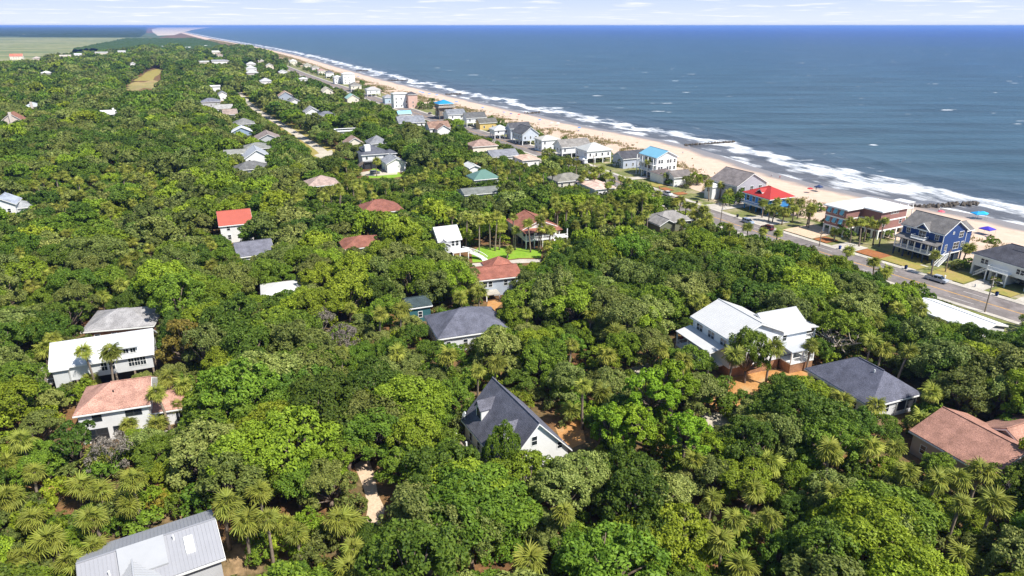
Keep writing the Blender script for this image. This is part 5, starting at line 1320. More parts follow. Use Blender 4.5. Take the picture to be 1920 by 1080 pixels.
# cabbage palm: fans of narrow blades on stalks
def frond_geo(nb=15, L=1.05, stalk=.85, droop=.75, wd=.062):
    """leaf along +x from the origin"""
    v = []; f = []
    v += [(0, -.03, 0), (0, .03, 0), (stalk, .02, .10), (stalk, -.02, .10)]; f.append((0, 3, 2, 1))
    for i in range(nb):
        t = i / (nb - 1) * 2 - 1
        a = t * R_(118); l = L * (1 - .28 * abs(t)) ; b = len(v)
        ca, sa = math.cos(a), math.sin(a)
        fold = .10 * (1 if i % 2 else -1)
        zt = .10 - .16 * abs(t)
        for (u, w_, dz) in ((0, .25, 0), (.55, 1, -.07 - droop * .14), (1.0, .1, -droop * .75)):
            for sg in (-1, 1):
                x = stalk + ca * l * u - sa * wd * w_ * sg; y = sa * l * u + ca * wd * w_ * sg
                v.append((x, y, zt * u + .10 + dz * (1.0 + .4 * abs(t)) + fold * u * sg * .4))
        f += [(b, b + 1, b + 3, b + 2), (b + 2, b + 3, b + 5, b + 4)]
    return np.array(v), np.array(f)
FV, FF = frond_geo()
frond_me = np_mesh('frond', FV, FF, M_palmleaf, {'leaf_random': np.repeat(.5, len(FV))})
FRONDS = []
def frond_dirs(seed, n=38):
    rg = np.random.default_rng(seed); o = []
    for i in range(n):
        el = math.asin(max(-1, min(1, .98 - 1.62 * (i + .5) / n + rg.uniform(-.1, .1)))); az = i * 2.39996 + rg.uniform(-.6, .6)
        o.append((az, el + rg.uniform(-.1, .1), rg.uniform(-.8, .8), rg.uniform(.70, 1.18)))
    return o
from mathutils import Matrix, Euler
def frond_mat(az, el, roll, s): return Matrix.Rotation(az, 4, 'Z') @ Matrix.Rotation(-el, 4, 'Y') @ Matrix.Rotation(roll, 4, 'X') @ Matrix.Scale(s, 4)
def palm_crown(name, seed, n=38):
    rg = np.random.default_rng(seed + 5); V = []; F = []; A = []
    for az, el, roll, s in frond_dirs(seed, n):
        m = np.array(frond_mat(az, el, roll, s)); b = sum(len(x) for x in V)
        V.append(FV @ m[:3, :3].T + m[:3, 3]); F.append(FF + b); A.append(np.full(len(FV), rg.random() if el > -.1 else 1.0))
    return np_mesh(name, np.concatenate(V), np.concatenate(F), M_palmleaf, {'leaf_random': np.concatenate(A)})
PALM_C = [palm_crown('crown', s, n) for s, n in ((1, 38), (2, 30), (3, 42), (4, 34))]
def dead_skirt():
    rg = np.random.default_rng(9); V = []; F = []
    for i in range(9):
        m = np.array(frond_mat(i * 2 * math.pi / 9 + rg.uniform(-.2, .2), R_(-68) + rg.uniform(-.15, .15), rg.uniform(-.6, .6), rg.uniform(.7, .95))); b = sum(len(x) for x in V)
        V.append(FV @ m[:3, :3].T + m[:3, 3] + np.array([0, 0, -.1])); F.append(FF + b)
    return np_mesh('dead_fronds', np.concatenate(V), np.concatenate(F), M_deadleaf)
SKIRT = dead_skirt()
def palm_trunk(h, lean, seed):
    rg = random.Random(seed); pts = []; rad = []
    for i in range(7):
        t = i / 6
        pts.append((lean[0] * t * t, lean[1] * t * t, -.2 + (h + .2) * t)); rad.append(.24 - .07 * t + (.05 if i in (0, 6) else 0))
    return MB().tube(pts, rad, 7).mesh('trunk', M_palmtrunk, True)
PALM_T = [palm_trunk(1.0 * 8, l, i) for i, l in enumerate(((.3, .1), (-.5, .2), (.1, -.5), (.9, .3)))]
PALM_L = [(.3, .1), (-.5, .2), (.1, -.5), (.9, .3)]

# --- where trees may stand
LAWNS = [[(884, 497), (886, 468), (905, 458), (1016, 464), (1014, 490)], [(596, 293), (624, 288), (594, 268), (545, 241), (492, 210), (458, 174), (447, 173), (466, 196), (510, 226), (560, 258)],
         [(672, 334), (690, 316), (760, 322), (745, 334)], [(236, 168), (252, 150), (275, 134), (303, 127), (303, 140), (290, 166)],
         [(666, 880), (690, 858), (703, 892), (710, 925), (722, 955), (712, 980), (690, 965), (688, 935), (680, 905)],
         [(1395, 722), (1420, 708), (1432, 712), (1412, 730)], [(1062, 800), (1080, 790), (1090, 815), (1074, 830)],
         [(1185, 695), (1212, 684), (1220, 702), (1204, 714)], [(1318, 785), (1335, 775), (1352, 800), (1335, 812)],
         [(1920, 540), (1920, 622), (1884, 606), (1790, 572), (1745, 548), (1690, 532), (1640, 512), (1600, 486), (1520, 458), (1440, 436), (1380, 420), (1310, 392), (1262, 372), (1225, 345), (1150, 318), (1100, 300), (1010, 278), (1050, 285), (1200, 330), (1400, 400), (1600, 455), (1720, 490)],
         [(905, 590), (915, 566), (940, 562), (930, 580)]]
LAWNS += [[(1012, 281), (985, 272), (930, 256), (880, 240), (885, 246), (935, 263), (985, 281), (1008, 290)], [(830, 228), (790, 212), (760, 201), (720, 188), (690, 178), (684, 181), (720, 193), (760, 207), (800, 222)], [(660, 168), (620, 154), (580, 140), (545, 127), (540, 129), (580, 144), (620, 159), (655, 171)]]
for poly in LAWNS: CLEAR.append((poly, max(PX(*P(x, y))[2] for x, y in poly) + 4))
CLEAR.append(([(-60, 71), (-60, 116), (20, 112), (60, 108), (100, 100), (200, 92), (262, 85), (290, 78), (284, 72)], 9000))
MARSH = [(-400, 68), (-400, 152), (28, 127), (60, 121), (95, 106), (170, 99), (230, 94), (262, 89), (292, 80), (298, 70)]
def blocked_ground(x, y, m):
    for hx, hy, hl, hw, th, _ in HOUSES:
        dx, dy = x - hx, y - hy
        if dx * dx + dy * dy > 700: continue
        c, s = math.cos(R_(th)), math.sin(R_(th))
        if abs(dx * c + dy * s) < hl + m and abs(-dx * s + dy * c) < hw + m: return True
    return False
_CL = [(p, d, min(a for a, _ in p), max(a for a, _ in p), min(b for _, b in p), max(b for _, b in p)) for p, d in CLEAR]
_ring = [(math.cos(k * math.pi / 6), math.sin(k * math.pi / 6)) for k in range(12)] + [(0, 0)] + [(.5 * math.cos(k * math.pi / 3), .5 * math.sin(k * math.pi / 3)) for k in range(6)]
def covers(x, y, zc, rx, rz):
    """does a crown (centre height zc, radii) hide a part of the picture that must stay open"""
    px, py, d = PX(x, y, zc)
    ax, ay = rx * FPX / d, (rz * .95 + rx * .35) * FPX / d * .92
    for poly, dist, x0, x1, y0, y1 in _CL:
        if d > dist or px + ax < x0 or px - ax > x1 or py + ay < y0 or py - ay > y1: continue
        for c, s in _ring:
            if in_poly(px + c * ax * .93, py + s * ay * .93, poly): return True
        for a, b in poly:
            if ((a - px) / ax) ** 2 + ((b - py) / ay) ** 2 < .8: return True
    return False
def between(head, x, y):
    """label that says which houses a plant stands between, within 16 words"""
    hs = sorted(HOUSES, key=lambda h: (h[0] - x) ** 2 + (h[1] - y) ** 2)
    a = hs[0]; b = next(h for h in hs if h[5] != a[5])
    da, db = math.hypot(a[0] - x, a[1] - y), math.hypot(b[0] - x, b[1] - y)
    if da < 13: o = head + ' close beside ' + a[5]
    else: o = head + ' between ' + a[5] + ' and ' + b[5]
    if len(o.replace('-', ' ').split()) > 16: o = head + ' near ' + a[5]
    return o
def nearest_house(x, y):
    b = min(HOUSES, key=lambda h: (h[0] - x) ** 2 + (h[1] - y) ** 2)
    return b[5], math.hypot(b[0] - x, b[1] - y)

TREES = []     # (x, y, scale_xy, scale_z, tone, rot)
rs = random.Random(77)
def tone_at(x, y, px, py):
    n = float(vnoise(x / 26, y / 26, 21)); m = float(vnoise(x / 11 + 40, y / 11, 22))
    w = {'dark green': 1.6, 'mid green': 2.4, 'bright yellow-green': .8, 'olive green': 1.0, 'pale tipped green': .9}
    if n > .6: w['bright yellow-green'] += 2.2; w['pale tipped green'] += .8
    if n < .4: w['dark green'] += 2.0
    if m > .6: w['pale tipped green'] += 1.4
    if py > 700 and px > 1150: w['bright yellow-green'] += 2.5
    if px < 700 and py < 700: w['olive green'] += 1.2
    if y > 300: w['bright yellow-green'] *= .5; w['dark green'] += 1.5
    ks = list(w); return rs.choices(ks, [w[k] for k in ks])[0]
def try_tree(x, y, base):
    """largest crown that fits without hiding an open place"""
    for s in (base, base * .82, base * .66, base * .52, base * .40):
        if s < .34: break
        if blocked_ground(x, y, -.3 + 2.2 * s): continue
        if covers(x, y, 5.9 * s, 5.3 * s, 3.6 * s): continue
        return s
    return 0
def scatter(y0, y1, cell, jit=.42):
    Y = y0
    while Y < y1:
        half = Y * .86 + 45
        X = -half
        while X < half:
            x, y = X + rs.uniform(-jit, jit) * cell, Y + rs.uniform(-jit, jit) * cell
            X += cell
            yield x, y
        Y += cell * .9
def forest():
    for y0, y1, cell in ((52, 180, 5.9), (180, 420, 6.6), (420, 900, 8.0), (900, 1900, 12.5)):
        for x, y in scatter(y0, y1, cell):
            px, py, d = PX(x, y, 6)
            if px < -160 or px > 2080 or py > 1260 or py < 66: continue
            ro = road_off(x, y)
            if y < 1350:
                if ro > -9.5: continue
            elif coast_off(x, y) > -90: continue
            gx, gy, _ = PX(x, y, 0)
            if in_poly(gx, gy, MARSH): continue
            g = [p for p in LAWNS[:5] if in_poly(gx, gy, p)]
            if g: continue
            far = y > 420
            base = rs.triangular(.66, 1.48, 1.0) * (1.0 if not far else 1.18 if y < 900 else 1.55)
            if ro > -40 and y < 1350 and y > 250: base *= .8
            if not far:
                s = try_tree(x, y, base)
            else:
                if blocked_ground(x, y, 1.5 * base): continue
                s = base
                if covers(x, y, 5.9 * s, 5.3 * s, 3.6 * s):
                    s = .55 * base
                    if covers(x, y, 5.9 * s, 5.3 * s, 3.6 * s): continue
            if not s: continue
            TREES.append((x, y, s * rs.uniform(.92, 1.08), s * rs.uniform(.9, 1.12) if s > .5 else s, tone_at(x, y, px, py), rs.uniform(0, 6.28), d, rs.randrange(3)))
PALMS = []      # (x, y, height, px size rank, explicit)
palm_px = [
 # by the houses on the left
 (100, 635, 8), (110, 690, 5), (153, 659, 9), (202, 659, 9.5), (170, 714, 2.5), (294, 738, 7.5), (314, 706, 6), (349, 722, 5), (333, 761, 3), (241, 795, 3), (294, 797, 2.5), (85, 655, 7),
 # bottom left
 (31, 828, 7), (63, 887, 6), (15, 932, 5), (244, 902, 8), (63, 976, 5), (174, 969, 6), (92, 1010, 5), (126, 1050, 6), (185, 1024, 6), (426, 939, 8), (463, 972, 7), (500, 972, 7.5), (485, 924, 6), (630, 976, 5), (15, 872, 5), (237, 950, 5), (20, 1060, 4), (50, 1040, 4), (150, 910, 4), (535, 985, 5), (560, 1000, 5),
 # bottom middle and right
 (668, 1028, 6), (992, 1050, 6), (1058, 965, 7), (1099, 721, 9), (1070, 772, 2.5), (655, 980, 4), (1132, 735, 5), (650, 1068, 5), (1587, 750, 6), (1643, 761, 5.5), (1747, 735, 6), (1724, 787, 4), (1354, 1013, 7), (1332, 935, 6), (1391, 1065, 5), (1558, 843, 7), (1632, 835, 7), (1676, 839, 6), (1758, 902, 8), (1802, 895, 8), (1806, 947, 8), (1869, 947, 8), (1843, 887, 7.5),
 # right, by the raised white house
 (1373, 667, 8), (1456, 652, 8), (1521, 649, 5.5), (1633, 639, 7), (1659, 655, 6), (1703, 660, 8), (1722, 579, 9), (1680, 579, 7), (1302, 561, 8), (1360, 550, 8), (1320, 568, 7), (1640, 600, 7),
 # middle
 (900, 547, 6), (863, 557, 5.5), (712, 587, 9), (880, 552, 4),
 # palm grove behind the lawn
 (845, 401, 9.5), (871, 406, 10), (896, 414, 10), (917, 410, 10), (928, 404, 11), (939, 428, 7), (967, 432, 6.5), (955, 467, 2.8), (962, 406, 10), (992, 417, 9.5), (1010, 412, 10), (1020, 400, 10), (1017, 428, 7.5), (1035, 432, 7), (1043, 377, 12), (1047, 388, 11), (1060, 388, 10.5), (1024, 460, 4.5), (1060, 464, 5), (1043, 368, 10),
 (1061, 387, 10), (1090, 389, 10), (1100, 384, 10.5), (1120, 395, 10), (1137, 389, 10), (1157, 384, 10), (1172, 387, 10), (1187, 389, 10), (1202, 367, 10), (1215, 389, 9), (1230, 363, 9), (1213, 402, 8), (1155, 411, 7), (1081, 421, 6), (1110, 377, 9), (1145, 372, 9), (1190, 372, 9), (1165, 400, 8), (1128, 415, 7), (1200, 412, 7), (1098, 410, 8),
 # along the road, inland side
 (1050, 304, 8), (1081, 306, 8), (1065, 302, 8), (1017, 317, 8), (1037, 322, 8), (1094, 324, 7), (1115, 328, 7), (1128, 319, 7.5), (1142, 328, 6.5), (1163, 334, 7), (1181, 339, 7.5), (1139, 347, 7), (1089, 335, 6), (1265, 378, 7), (1276, 373, 7), (1287, 385, 7), (1300, 387, 7), (1322, 393, 7), (1304, 402, 5), (1278, 415, 4.5), (1313, 417, 5), (1319, 392, 7), (1326, 409, 5), (1369, 426, 6), (1403, 426, 6), (1431, 434, 6), (1459, 437, 6), (1589, 469, 6), (1642, 491, 6), (1655, 513, 4), (1664, 505, 3),
 (985, 310, 8), (960, 306, 8), (930, 300, 8), (905, 300, 7), (870, 290, 7), (850, 285, 7), (975, 325, 8), (1000, 330, 8), (860, 300, 8), (835, 260, 6), (890, 282, 6), (948, 296, 7),
 # beach side
 (1183, 297, 6), (1193, 295, 7), (1209, 300, 7), (1217, 304, 7), (1230, 311, 5.5), (1354, 346, 6), (1330, 344, 7), (1431, 381, 5.5), (1457, 377, 6), (1480, 377, 6), (1472, 396, 5), (1457, 392, 5), (1499, 379, 6), (1517, 389, 6), (1519, 400, 5), (1490, 392, 5), (1443, 390, 5), (1595, 416, 7), (1616, 418, 7.5), (1642, 420, 7), (1660, 413, 8.5), (1631, 415, 7), (1693, 409, 3), (1758, 478, 6), (1815, 464, 6), (1564, 435, 3), (1518, 391, 7), (1366, 362, 4),
 (985, 262, 5), (1000, 265, 5), (1010, 255, 6), (1035, 257, 6), (1048, 255, 6), (820, 200, 5), (790, 195, 5), (800, 198, 5), (868, 196, 3), (885, 201, 3), (873, 240, 3), (900, 243, 3), (1045, 276, 5), (1037, 280, 5), (670, 260, 5),
 # lane and far palm wood
 (520, 258, 6), (538, 260, 6), (542, 271, 5), (541, 245, 4), (430, 262, 5), (405, 278, 5), (475, 205, 6), (708, 302, 7), (695, 266, 8), (668, 322, 5), (627, 320, 5), (548, 335, 7), (556, 330, 6),
]
def palms():
    for px, py, h in palm_px:
        p = P(px, py, h); PALMS.append((p.x, p.y, h, True))
    zones = [((590, 770, 190, 262), 8, 95, 3), ((0, 300, 285, 400), 7, 40, 3), ((560, 800, 330, 370), 8, 22, 3), ((640, 1300, 285, 345), 7, 34, 3), ((0, 300, 830, 1090), 5, 9, 4), ((1240, 1920, 840, 1080), 6.5, 8, 4), ((380, 640, 140, 170), 8, 25, 4), ((600, 1300, 560, 700), 7, 14, 4), ((0, 420, 420, 560), 7, 16, 4)]
    for (x0, x1, y0, y1), h, n, gap in zones:
        for _ in range(n * 3):
            if n <= 0: break
            hh = h * rs.uniform(.75, 1.15); p = P(rs.uniform(x0, x1), rs.uniform(y0, y1), hh)
            if blocked_ground(p.x, p.y, 1.2) or covers(p.x, p.y, hh, 2.0, 1.6) or road_off(p.x, p.y) > -9: continue
            if any((p.x - q[0]) ** 2 + (p.y - q[1]) ** 2 < gap * gap for q in PALMS): continue
            PALMS.append((p.x, p.y, hh, False)); n -= 1
palms()
forest()
# an oak must not swallow a palm head that is to be seen
_pp = [(q[0], q[1], q[2]) for q in PALMS if q[1] < 330]
def palm_clash(t):
    x, y, s, sz = t[0], t[1], t[2], t[3]
    ax, ay, ad = PX(x, y, 5.9 * sz); rx, ry = 4.6 * s * FPX / ad, 4.4 * s * FPX / ad
    for a, b, h in _pp:
        if y > b + 3: continue
        qx, qy, qd = PX(a, b, h)
        if ((qx - ax) / (rx + 5)) ** 2 + ((qy - ay) / (ry + 4)) ** 2 < 1: return True
    return False
_new_t = []
for t in TREES:
    if t[1] < 330 and palm_clash(t):
        u = (t[0], t[1], t[2] * .55, t[3] * .5) + t[4:]
        if palm_clash(u) or u[2] < .33: continue
        t = u
    _new_t.append(t)
TREES = _new_t

# --- specials
def plant(name, crown, trunk, loc, s, sz, label, cat, group=None, rz=0.0):
    e = empty(name, loc, rz, label, cat, group)
    link('trunk', trunk, e, scale=(s, s, sz)); link('crown', crown, e, scale=(s, s, sz))
    return e
SPECIAL = []
def special(px, py, z, *a):
    p = P(px, py, z); SPECIAL.append((p.x, p.y) + a)
special(1580, 615, 7, 'oak_tree', bare_hi, bare_tr, 1.05, 1.0, 'spreading live oak with bare pale limbs by the raised white house', 'tree')
special(1405, 648, 8, 'oak_tree', OAK['mid green'][0][0], OAK['mid green'][0][3], .80, 1.15, 'slender oak with thin trunk in front of the raised white house', 'tree')
special(943, 818, 9.3, 'oak_tree', OAK['mid green'][1][0], OAK['mid green'][1][3], .58, 1.24, 'small dense oak rising before the eaves of the grey dormer house', 'tree')
special(1762, 872, 4.2, 'oak_tree', OAK['mid green'][0][0], OAK['mid green'][0][3], .55, .60, 'small mid green oak against the left wall of the brown hip roof', 'tree')
special(1812, 897, 4.2, 'oak_tree', OAK['olive green'][2][0], OAK['olive green'][2][3], .60, .58, 'small olive oak against the front wall of the brown hip roof', 'tree')
special(345, 640, 6.5, 'magnolia_tree', mag_hi, mag_tr, 1.0, 1.05, 'large bronze green magnolia beside the white metal roof', 'tree')
special(140, 835, 5, 'magnolia_tree', mag2_hi, mag_tr, .85, .9, 'dark glossy magnolia below the pink-brown roof', 'tree')
for px, py, s in ((1222, 755, 1.25), (1150, 790, 1.0), (1262, 730, 1.2), (1190, 800, 1.05), (1290, 805, 1.0)):
    special(px, py, 8.5, 'pine_tree', pine_hi, pine_tr, s, s, 'vivid green pine with tufted crown right of the grey dormer house', 'pine', 'pines right of the grey dormer house')
for px, py, s in ((600, 600, 1.0), (548, 600, .9), (645, 630, 1.0), (205, 840, 1.0)):
    special(px, py, 5, 'leafless_tree', twig_hi, twig_tr, s * 1.1, s * 1.5, 'grey leafless tree among green oaks ' + ('below the pink-brown roof' if px < 300 else 'left of the slate hip roof'), 'tree', None if px < 300 else 'leafless trees left of the slate hip roof')
special(325, 187, 6, 'leafless_tree', twig_hi, twig_tr, 2.2, 2.2, 'big rounded grey leafless tree left of the slate blue lane roof', 'tree')
special(295, 935, 2.5, 'shrub', gold_hi, shrub_tr, 1.3, 1.3, 'golden yellow shrub above the grey metal roof', 'shrub')
special(556, 312, 7, 'oak_tree', OAK['bright yellow-green'][1][0], OAK['bright yellow-green'][1][3], .8, .9, 'lemon green round tree left of the tan hip roof', 'tree')
special(40, 515, 7, 'oak_tree', OAK['bright yellow-green'][0][0], OAK['bright yellow-green'][0][3], 1.2, 1.1, 'big lemon green oak at the left end of the woods', 'tree')
for x, y, name, c, t, s, sz, label, cat, *g in SPECIAL:
    plant(name, c, t, (x, y, 0), s, sz, label, cat, g[0] if g else None, rs.uniform(0, 6.28))
TREES = [t for t in TREES if not any((t[0] - q[0]) ** 2 + (t[1] - q[1]) ** 2 < (2.6 + 1.6 * q[5]) ** 2 for q in SPECIAL)]

# --- the 300 oaks that show largest, each its own tree
TREES.sort(key=lambda t: t[6] / t[2])
NEAR, REST = TREES[:300], TREES[300:]
for x, y, s, sz, tone, rz, d, var in NEAR:
    hn, hd = nearest_house(x, y)
    size = 'broad' if s > .95 else 'mid-sized' if s > .62 else 'small'
    where = ('beside ' if hd < 16 else 'near ' if hd < 32 else 'in the woods nearest ') + hn
    m = OAK[tone][var]
    e = empty('oak_tree', (x, y, 0), rz, between('%s %s live oak' % (size, tone), x, y), 'tree', 'live oaks in the maritime woods')
    st = rs.uniform(.84, 1.18)
    e.rotation_euler = (rs.uniform(-.10, .10), rs.uniform(-.10, .10), rz)
    link('trunk', m[3], e, scale=(s, s, sz)); link('crown', m[0], e, scale=(s * st, s / st, sz))
# --- the rest of the woods as one mass
def instancer(name, sources, rows, label, kind='stuff'):
    """rows: (x, y, z, sx, sz, rot, source index)"""
    me = bpy.data.meshes.new(name); a = np.array([r[:3] for r in rows], np.float32)
    me.vertices.add(len(a)); me.vertices.foreach_set('co', a.ravel())
    for nm, col in (('sx', 3), ('sz', 4), ('rz', 5)):
        q = me.attributes.new(nm, 'FLOAT', 'POINT'); q.data.foreach_set('value', np.array([r[col] for r in rows], np.float32))
    q = me.attributes.new('kind_index', 'INT', 'POINT'); q.data.foreach_set('value', np.array([r[6] for r in rows], np.int32))
    o = link(name, me); tag(o, label, None, None, kind)
    ng = bpy.data.node_groups.new(name, 'GeometryNodeTree')
    ng.interface.new_socket('Geometry', in_out='INPUT', socket_type='NodeSocketGeometry')
    ng.interface.new_socket('Geometry', in_out='OUTPUT', socket_type='NodeSocketGeometry')
    n, l = ng.nodes, ng.links
    gi, go = n.new('NodeGroupInput'), n.new('NodeGroupOutput')
    g2i = n.new('GeometryNodeGeometryToInstance')
    hid = bpy.data.collections.new(name + '_kinds')
    for sm in reversed(sources):
        so_ = bpy.data.objects.new(name + '_kind', sm); hid.objects.link(so_)
        oi = n.new('GeometryNodeObjectInfo'); oi.inputs['Object'].default_value = so_
        l.new(oi.outputs['Geometry'], g2i.inputs[0])
    iop = n.new('GeometryNodeInstanceOnPoints'); iop.inputs['Pick Instance'].default_value = True
    def attr(nm, t='FLOAT'):
        q = n.new('GeometryNodeInputNamedAttribute'); q.data_type = t; q.inputs['Name'].default_value = nm; return q.outputs['Attribute']
    cs = n.new('ShaderNodeCombineXYZ'); l.new(attr('sx'), cs.inputs[0]); l.new(attr('sx'), cs.inputs[1]); l.new(attr('sz'), cs.inputs[2])
    cr = n.new('ShaderNodeCombineXYZ'); l.new(attr('rz'), cr.inputs[2])
    for ax, fq in ((0, 7.3), (1, 11.9)):                  # small lean, different for each
        sn = n.new('ShaderNodeMath'); sn.operation = 'MULTIPLY'; sn.inputs[1].default_value = fq; l.new(attr('rz'), sn.inputs[0])
        s2 = n.new('ShaderNodeMath'); s2.operation = 'SINE'; l.new(sn.outputs[0], s2.inputs[0])
        s3 = n.new('ShaderNodeMath'); s3.operation = 'MULTIPLY'; s3.inputs[1].default_value = .11; l.new(s2.outputs[0], s3.inputs[0]); l.new(s3.outputs[0], cr.inputs[ax])
    l.new(gi.outputs[0], iop.inputs['Points']); l.new(g2i.outputs[0], iop.inputs['Instance'])
    l.new(attr('kind_index', 'INT'), iop.inputs['Instance Index']); l.new(cs.outputs[0], iop.inputs['Scale']); l.new(cr.outputs[0], iop.inputs['Rotation'])
    l.new(iop.outputs[0], go.inputs[0])
    md = o.modifiers.new('spread', 'NODES'); md.node_group = ng
    return o
kinds = []; kidx = {}
for tone in TONES:
    for v in range(3):
        for lod in range(3): kidx[(tone, v, lod)] = len(kinds); kinds.append(OAK[tone][v][lod])
rows = [(x, y, 0, s, sz, rz, kidx[(tone, var, 0 if d < 190 else 1 if d < 480 else 2)]) for x, y, s, sz, tone, rz, d, var in REST]
instancer('woodland', kinds, rows, 'the rest of the green maritime woods running to the marsh')

# --- palms: the nearest with every frond a part, others with one crown
PALMS.sort(key=lambda p: PX(*p[:3])[2])
pal_rows = []; n_palm = 0
for i, (x, y, h, ex) in enumerate(PALMS):
    k = i % 4; hs = h / 8; lean = PALM_L[k]
    if n_palm >= 300:
        continue
    n_palm += 1
    rz = rs.uniform(0, 6.28)
    cx_, cy_ = lean[0], lean[1]
    e = empty('palm_tree', (x - (cx_ * math.cos(rz) - cy_ * math.sin(rz)), y - (cx_ * math.sin(rz) + cy_ * math.cos(rz)), 0), rz)
    hn, hd = nearest_house(x, y)
    ro = road_off(x, y)
    kind = 'tall' if h > 8.5 else 'young low' if h < 4.2 else 'mid-height'
    where = ('standing close to ' if hd < 14 else 'near ' if hd < 30 else 'in the woods nearest ') + hn
    tag(e, between('%s cabbage palm' % kind, x, y), 'palm', 'cabbage palms')
    link('trunk', PALM_T[k], e, scale=(1, 1, hs))
    sc = rs.uniform(.8, 1.22)
    e.rotation_euler = (rs.uniform(-.07, .07), rs.uniform(-.07, .07), rz)
    if i < 42:
        for az, el, roll, s in frond_dirs(i + 20, 36):
            o = link('frond', frond_me, e); o.matrix_local = Matrix.Translation((cx_, cy_, h)) @ frond_mat(az, el, roll, s * sc)
    else:
        link('crown', PALM_C[k], e, (cx_, cy_, h), (0, 0, rs.uniform(0, 6)), (sc, sc, sc))
    if rs.random() < .4: link('dead_fronds', SKIRT, e, (cx_, cy_, h - .1), (0, 0, rs.uniform(0, 6)), (sc, sc, sc))
# --- undergrowth: individual shrubs near the camera
SHR = [('mid green', shrub_hi), ('olive green', shrub2_hi), ('yellow-green', shrub3_hi)]
def shrub(x, y, s, k, where, grp):
    e = empty('shrub', (x, y, 0), rs.uniform(0, 6.28), where, 'shrub', grp)
    link('trunk', shrub_tr, e, scale=(s, s, s)); link('crown', SHR[k][1], e, scale=(s, s, s * rs.uniform(.8, 1.3)))
cnt = 0; under_rows = []
for x, y in scatter(56, 330, 3.6):
    px, py, d = PX(x, y, 1)
    if px < -40 or px > 1960 or py > 1110 or road_off(x, y) > -12: continue
    if blocked_ground(x, y, .8): continue
    s = rs.uniform(.8, 1.7)
    if any((t[0] - x) ** 2 + (t[1] - y) ** 2 < (3.1 * t[2]) ** 2 for t in TREES if abs(t[1] - y) < 7): continue
    if covers(x, y, .9 * s, 1.4 * s, .9 * s): continue
    hn, hd = nearest_house(x, y); k = rs.choices((0, 1, 2), (3, 3, 2))[0]
    cnt += 1
    if cnt > 150:
        under_rows.append((x, y, 0, s, s * rs.uniform(.8, 1.3), rs.uniform(0, 6.28), k)); continue
    shrub(x, y, s, k, between(('large ' if s > 1.3 else 'small ') + SHR[k][0] + ' shrub', x, y), 'undergrowth shrubs')

if under_rows: instancer('undergrowth', [m for _, m in SHR], under_rows, 'low green undergrowth between the trees')
# ---------------------------------------------------------------- far woods and shores
def height_sheet(name, x0, x1, y0, y1, nx, ny, hgt, mat, keep, seed, label, scale):
    X, Y = np.meshgrid(np.linspace(x0, x1, nx), np.linspace(y0, y1, ny))
    Z = hgt * (.45 + .55 * vnoise(X / scale, Y / scale, seed)) * (.8 + .4 * vnoise(X / (scale * .4), Y / (scale * .4), seed + 1)) * keep(X, Y)
    Z = np.where(Z < 1.5, -7.0, Z)
    idx = np.arange(nx * ny).reshape(ny, nx)
    f = np.stack([idx[:-1, :-1], idx[:-1, 1:], idx[1:, 1:], idx[1:, :-1]], -1).reshape(-1, 4)
    me = np_mesh(name, np.stack([X, Y, Z], -1).reshape(-1, 3), f, mat)
    o = link(name, me); return tag(o, label, None, None, 'stuff')
M_farwood = mat_leaf('leaf_far', (.022, .045, .012), (.050, .085, .022), trans=0)
def keep_mid(X, Y):
    t = 2.0 * vnoise(X / 420, Y / 420, 31)
    return np.clip((t - .55) * 3, 0, 1)
def coast_x(Y): return np.interp(Y, COAST[:, 1], COAST[:, 0])
fw1 = height_sheet('distant_woods', -9000, -1400, 4300, 9500, 300, 170, 17, M_farwood, lambda X, Y: (X < coast_x(Y) - 420) * np.clip((Y - 4700 - 500 * (vnoise(X / 700, Y / 900, 8) - .5) * 2) / 60, 0, 1) * np.clip((vnoise(X / 500, Y / 500, 5) - .12) * 8, 0, 1), 41, 'dark distant tree line beyond the marsh', 28)
fw2 = height_sheet('distant_woods', -26000, -4500, 9000, 26000, 240, 120, 24, M_farwood, lambda X, Y: (X < coast_x(Y) - 500) * np.clip((vnoise(X / 2600, Y / 1500, 15) - .22) * 8, 0, 1), 43, 'dark woods on the horizon', 130)
fw3 = height_sheet('distant_woods', -2600, -500, 1850, 3400, 300, 220, 12.5, mat_leaf('leaf_far_island', (.045, .085, .014), (.12, .18, .03), trans=0), lambda X, Y: (X < coast_x(Y) - 130) * (X > coast_x(Y) - 130 - np.interp(Y, [1800, 2400, 3400], [430, 400, 330])) * 1.0, 45, 'far end of the island woods narrowing beside the beach', 9)
px_sheet('far_marsh', [(-400, 69.5), (296, 71), (318, 66), (300, 62), (-400, 60.5)], noise_mix_mat('cloud_shaded_marsh', [(.07, .10, .04), (.10, .13, .06)], .004, bump=0), .09, 'green marsh with painted cloud shade in front of the distant tree line')  # cloud shade over the far marsh is put into its dark colours
px_sheet('far_shore', [(296, 67), (286, 60), (284, 55), (300, 51.4), (400, 50.4), (362, 56), (345, 60.5), (326, 66)], mat_basic('far_sand', (.50, .42, .34), .9, .2, .002), .6, 'pale sand spit at the far end of the beach')
for px, py in ((34, 64), (70, 61), (85, 60), (110, 58), (131, 58), (155, 57), (205, 57), (222, 56), (248, 58)):
    p = P(px, 68, 0); p.x += rng.uniform(-60, 60); h = empty('house', (p.x, p.y, 0), R_(rng.uniform(0, 90)), 'tiny white house on the distant tree line beyond the marsh', 'house', 'white houses beyond the marsh')
    block(h, rng.uniform(14, 22), 12, 0, 9, 13, 'gable', siding(WHT), metal_roof((.8, .8, .8)), .5, ridge=False)

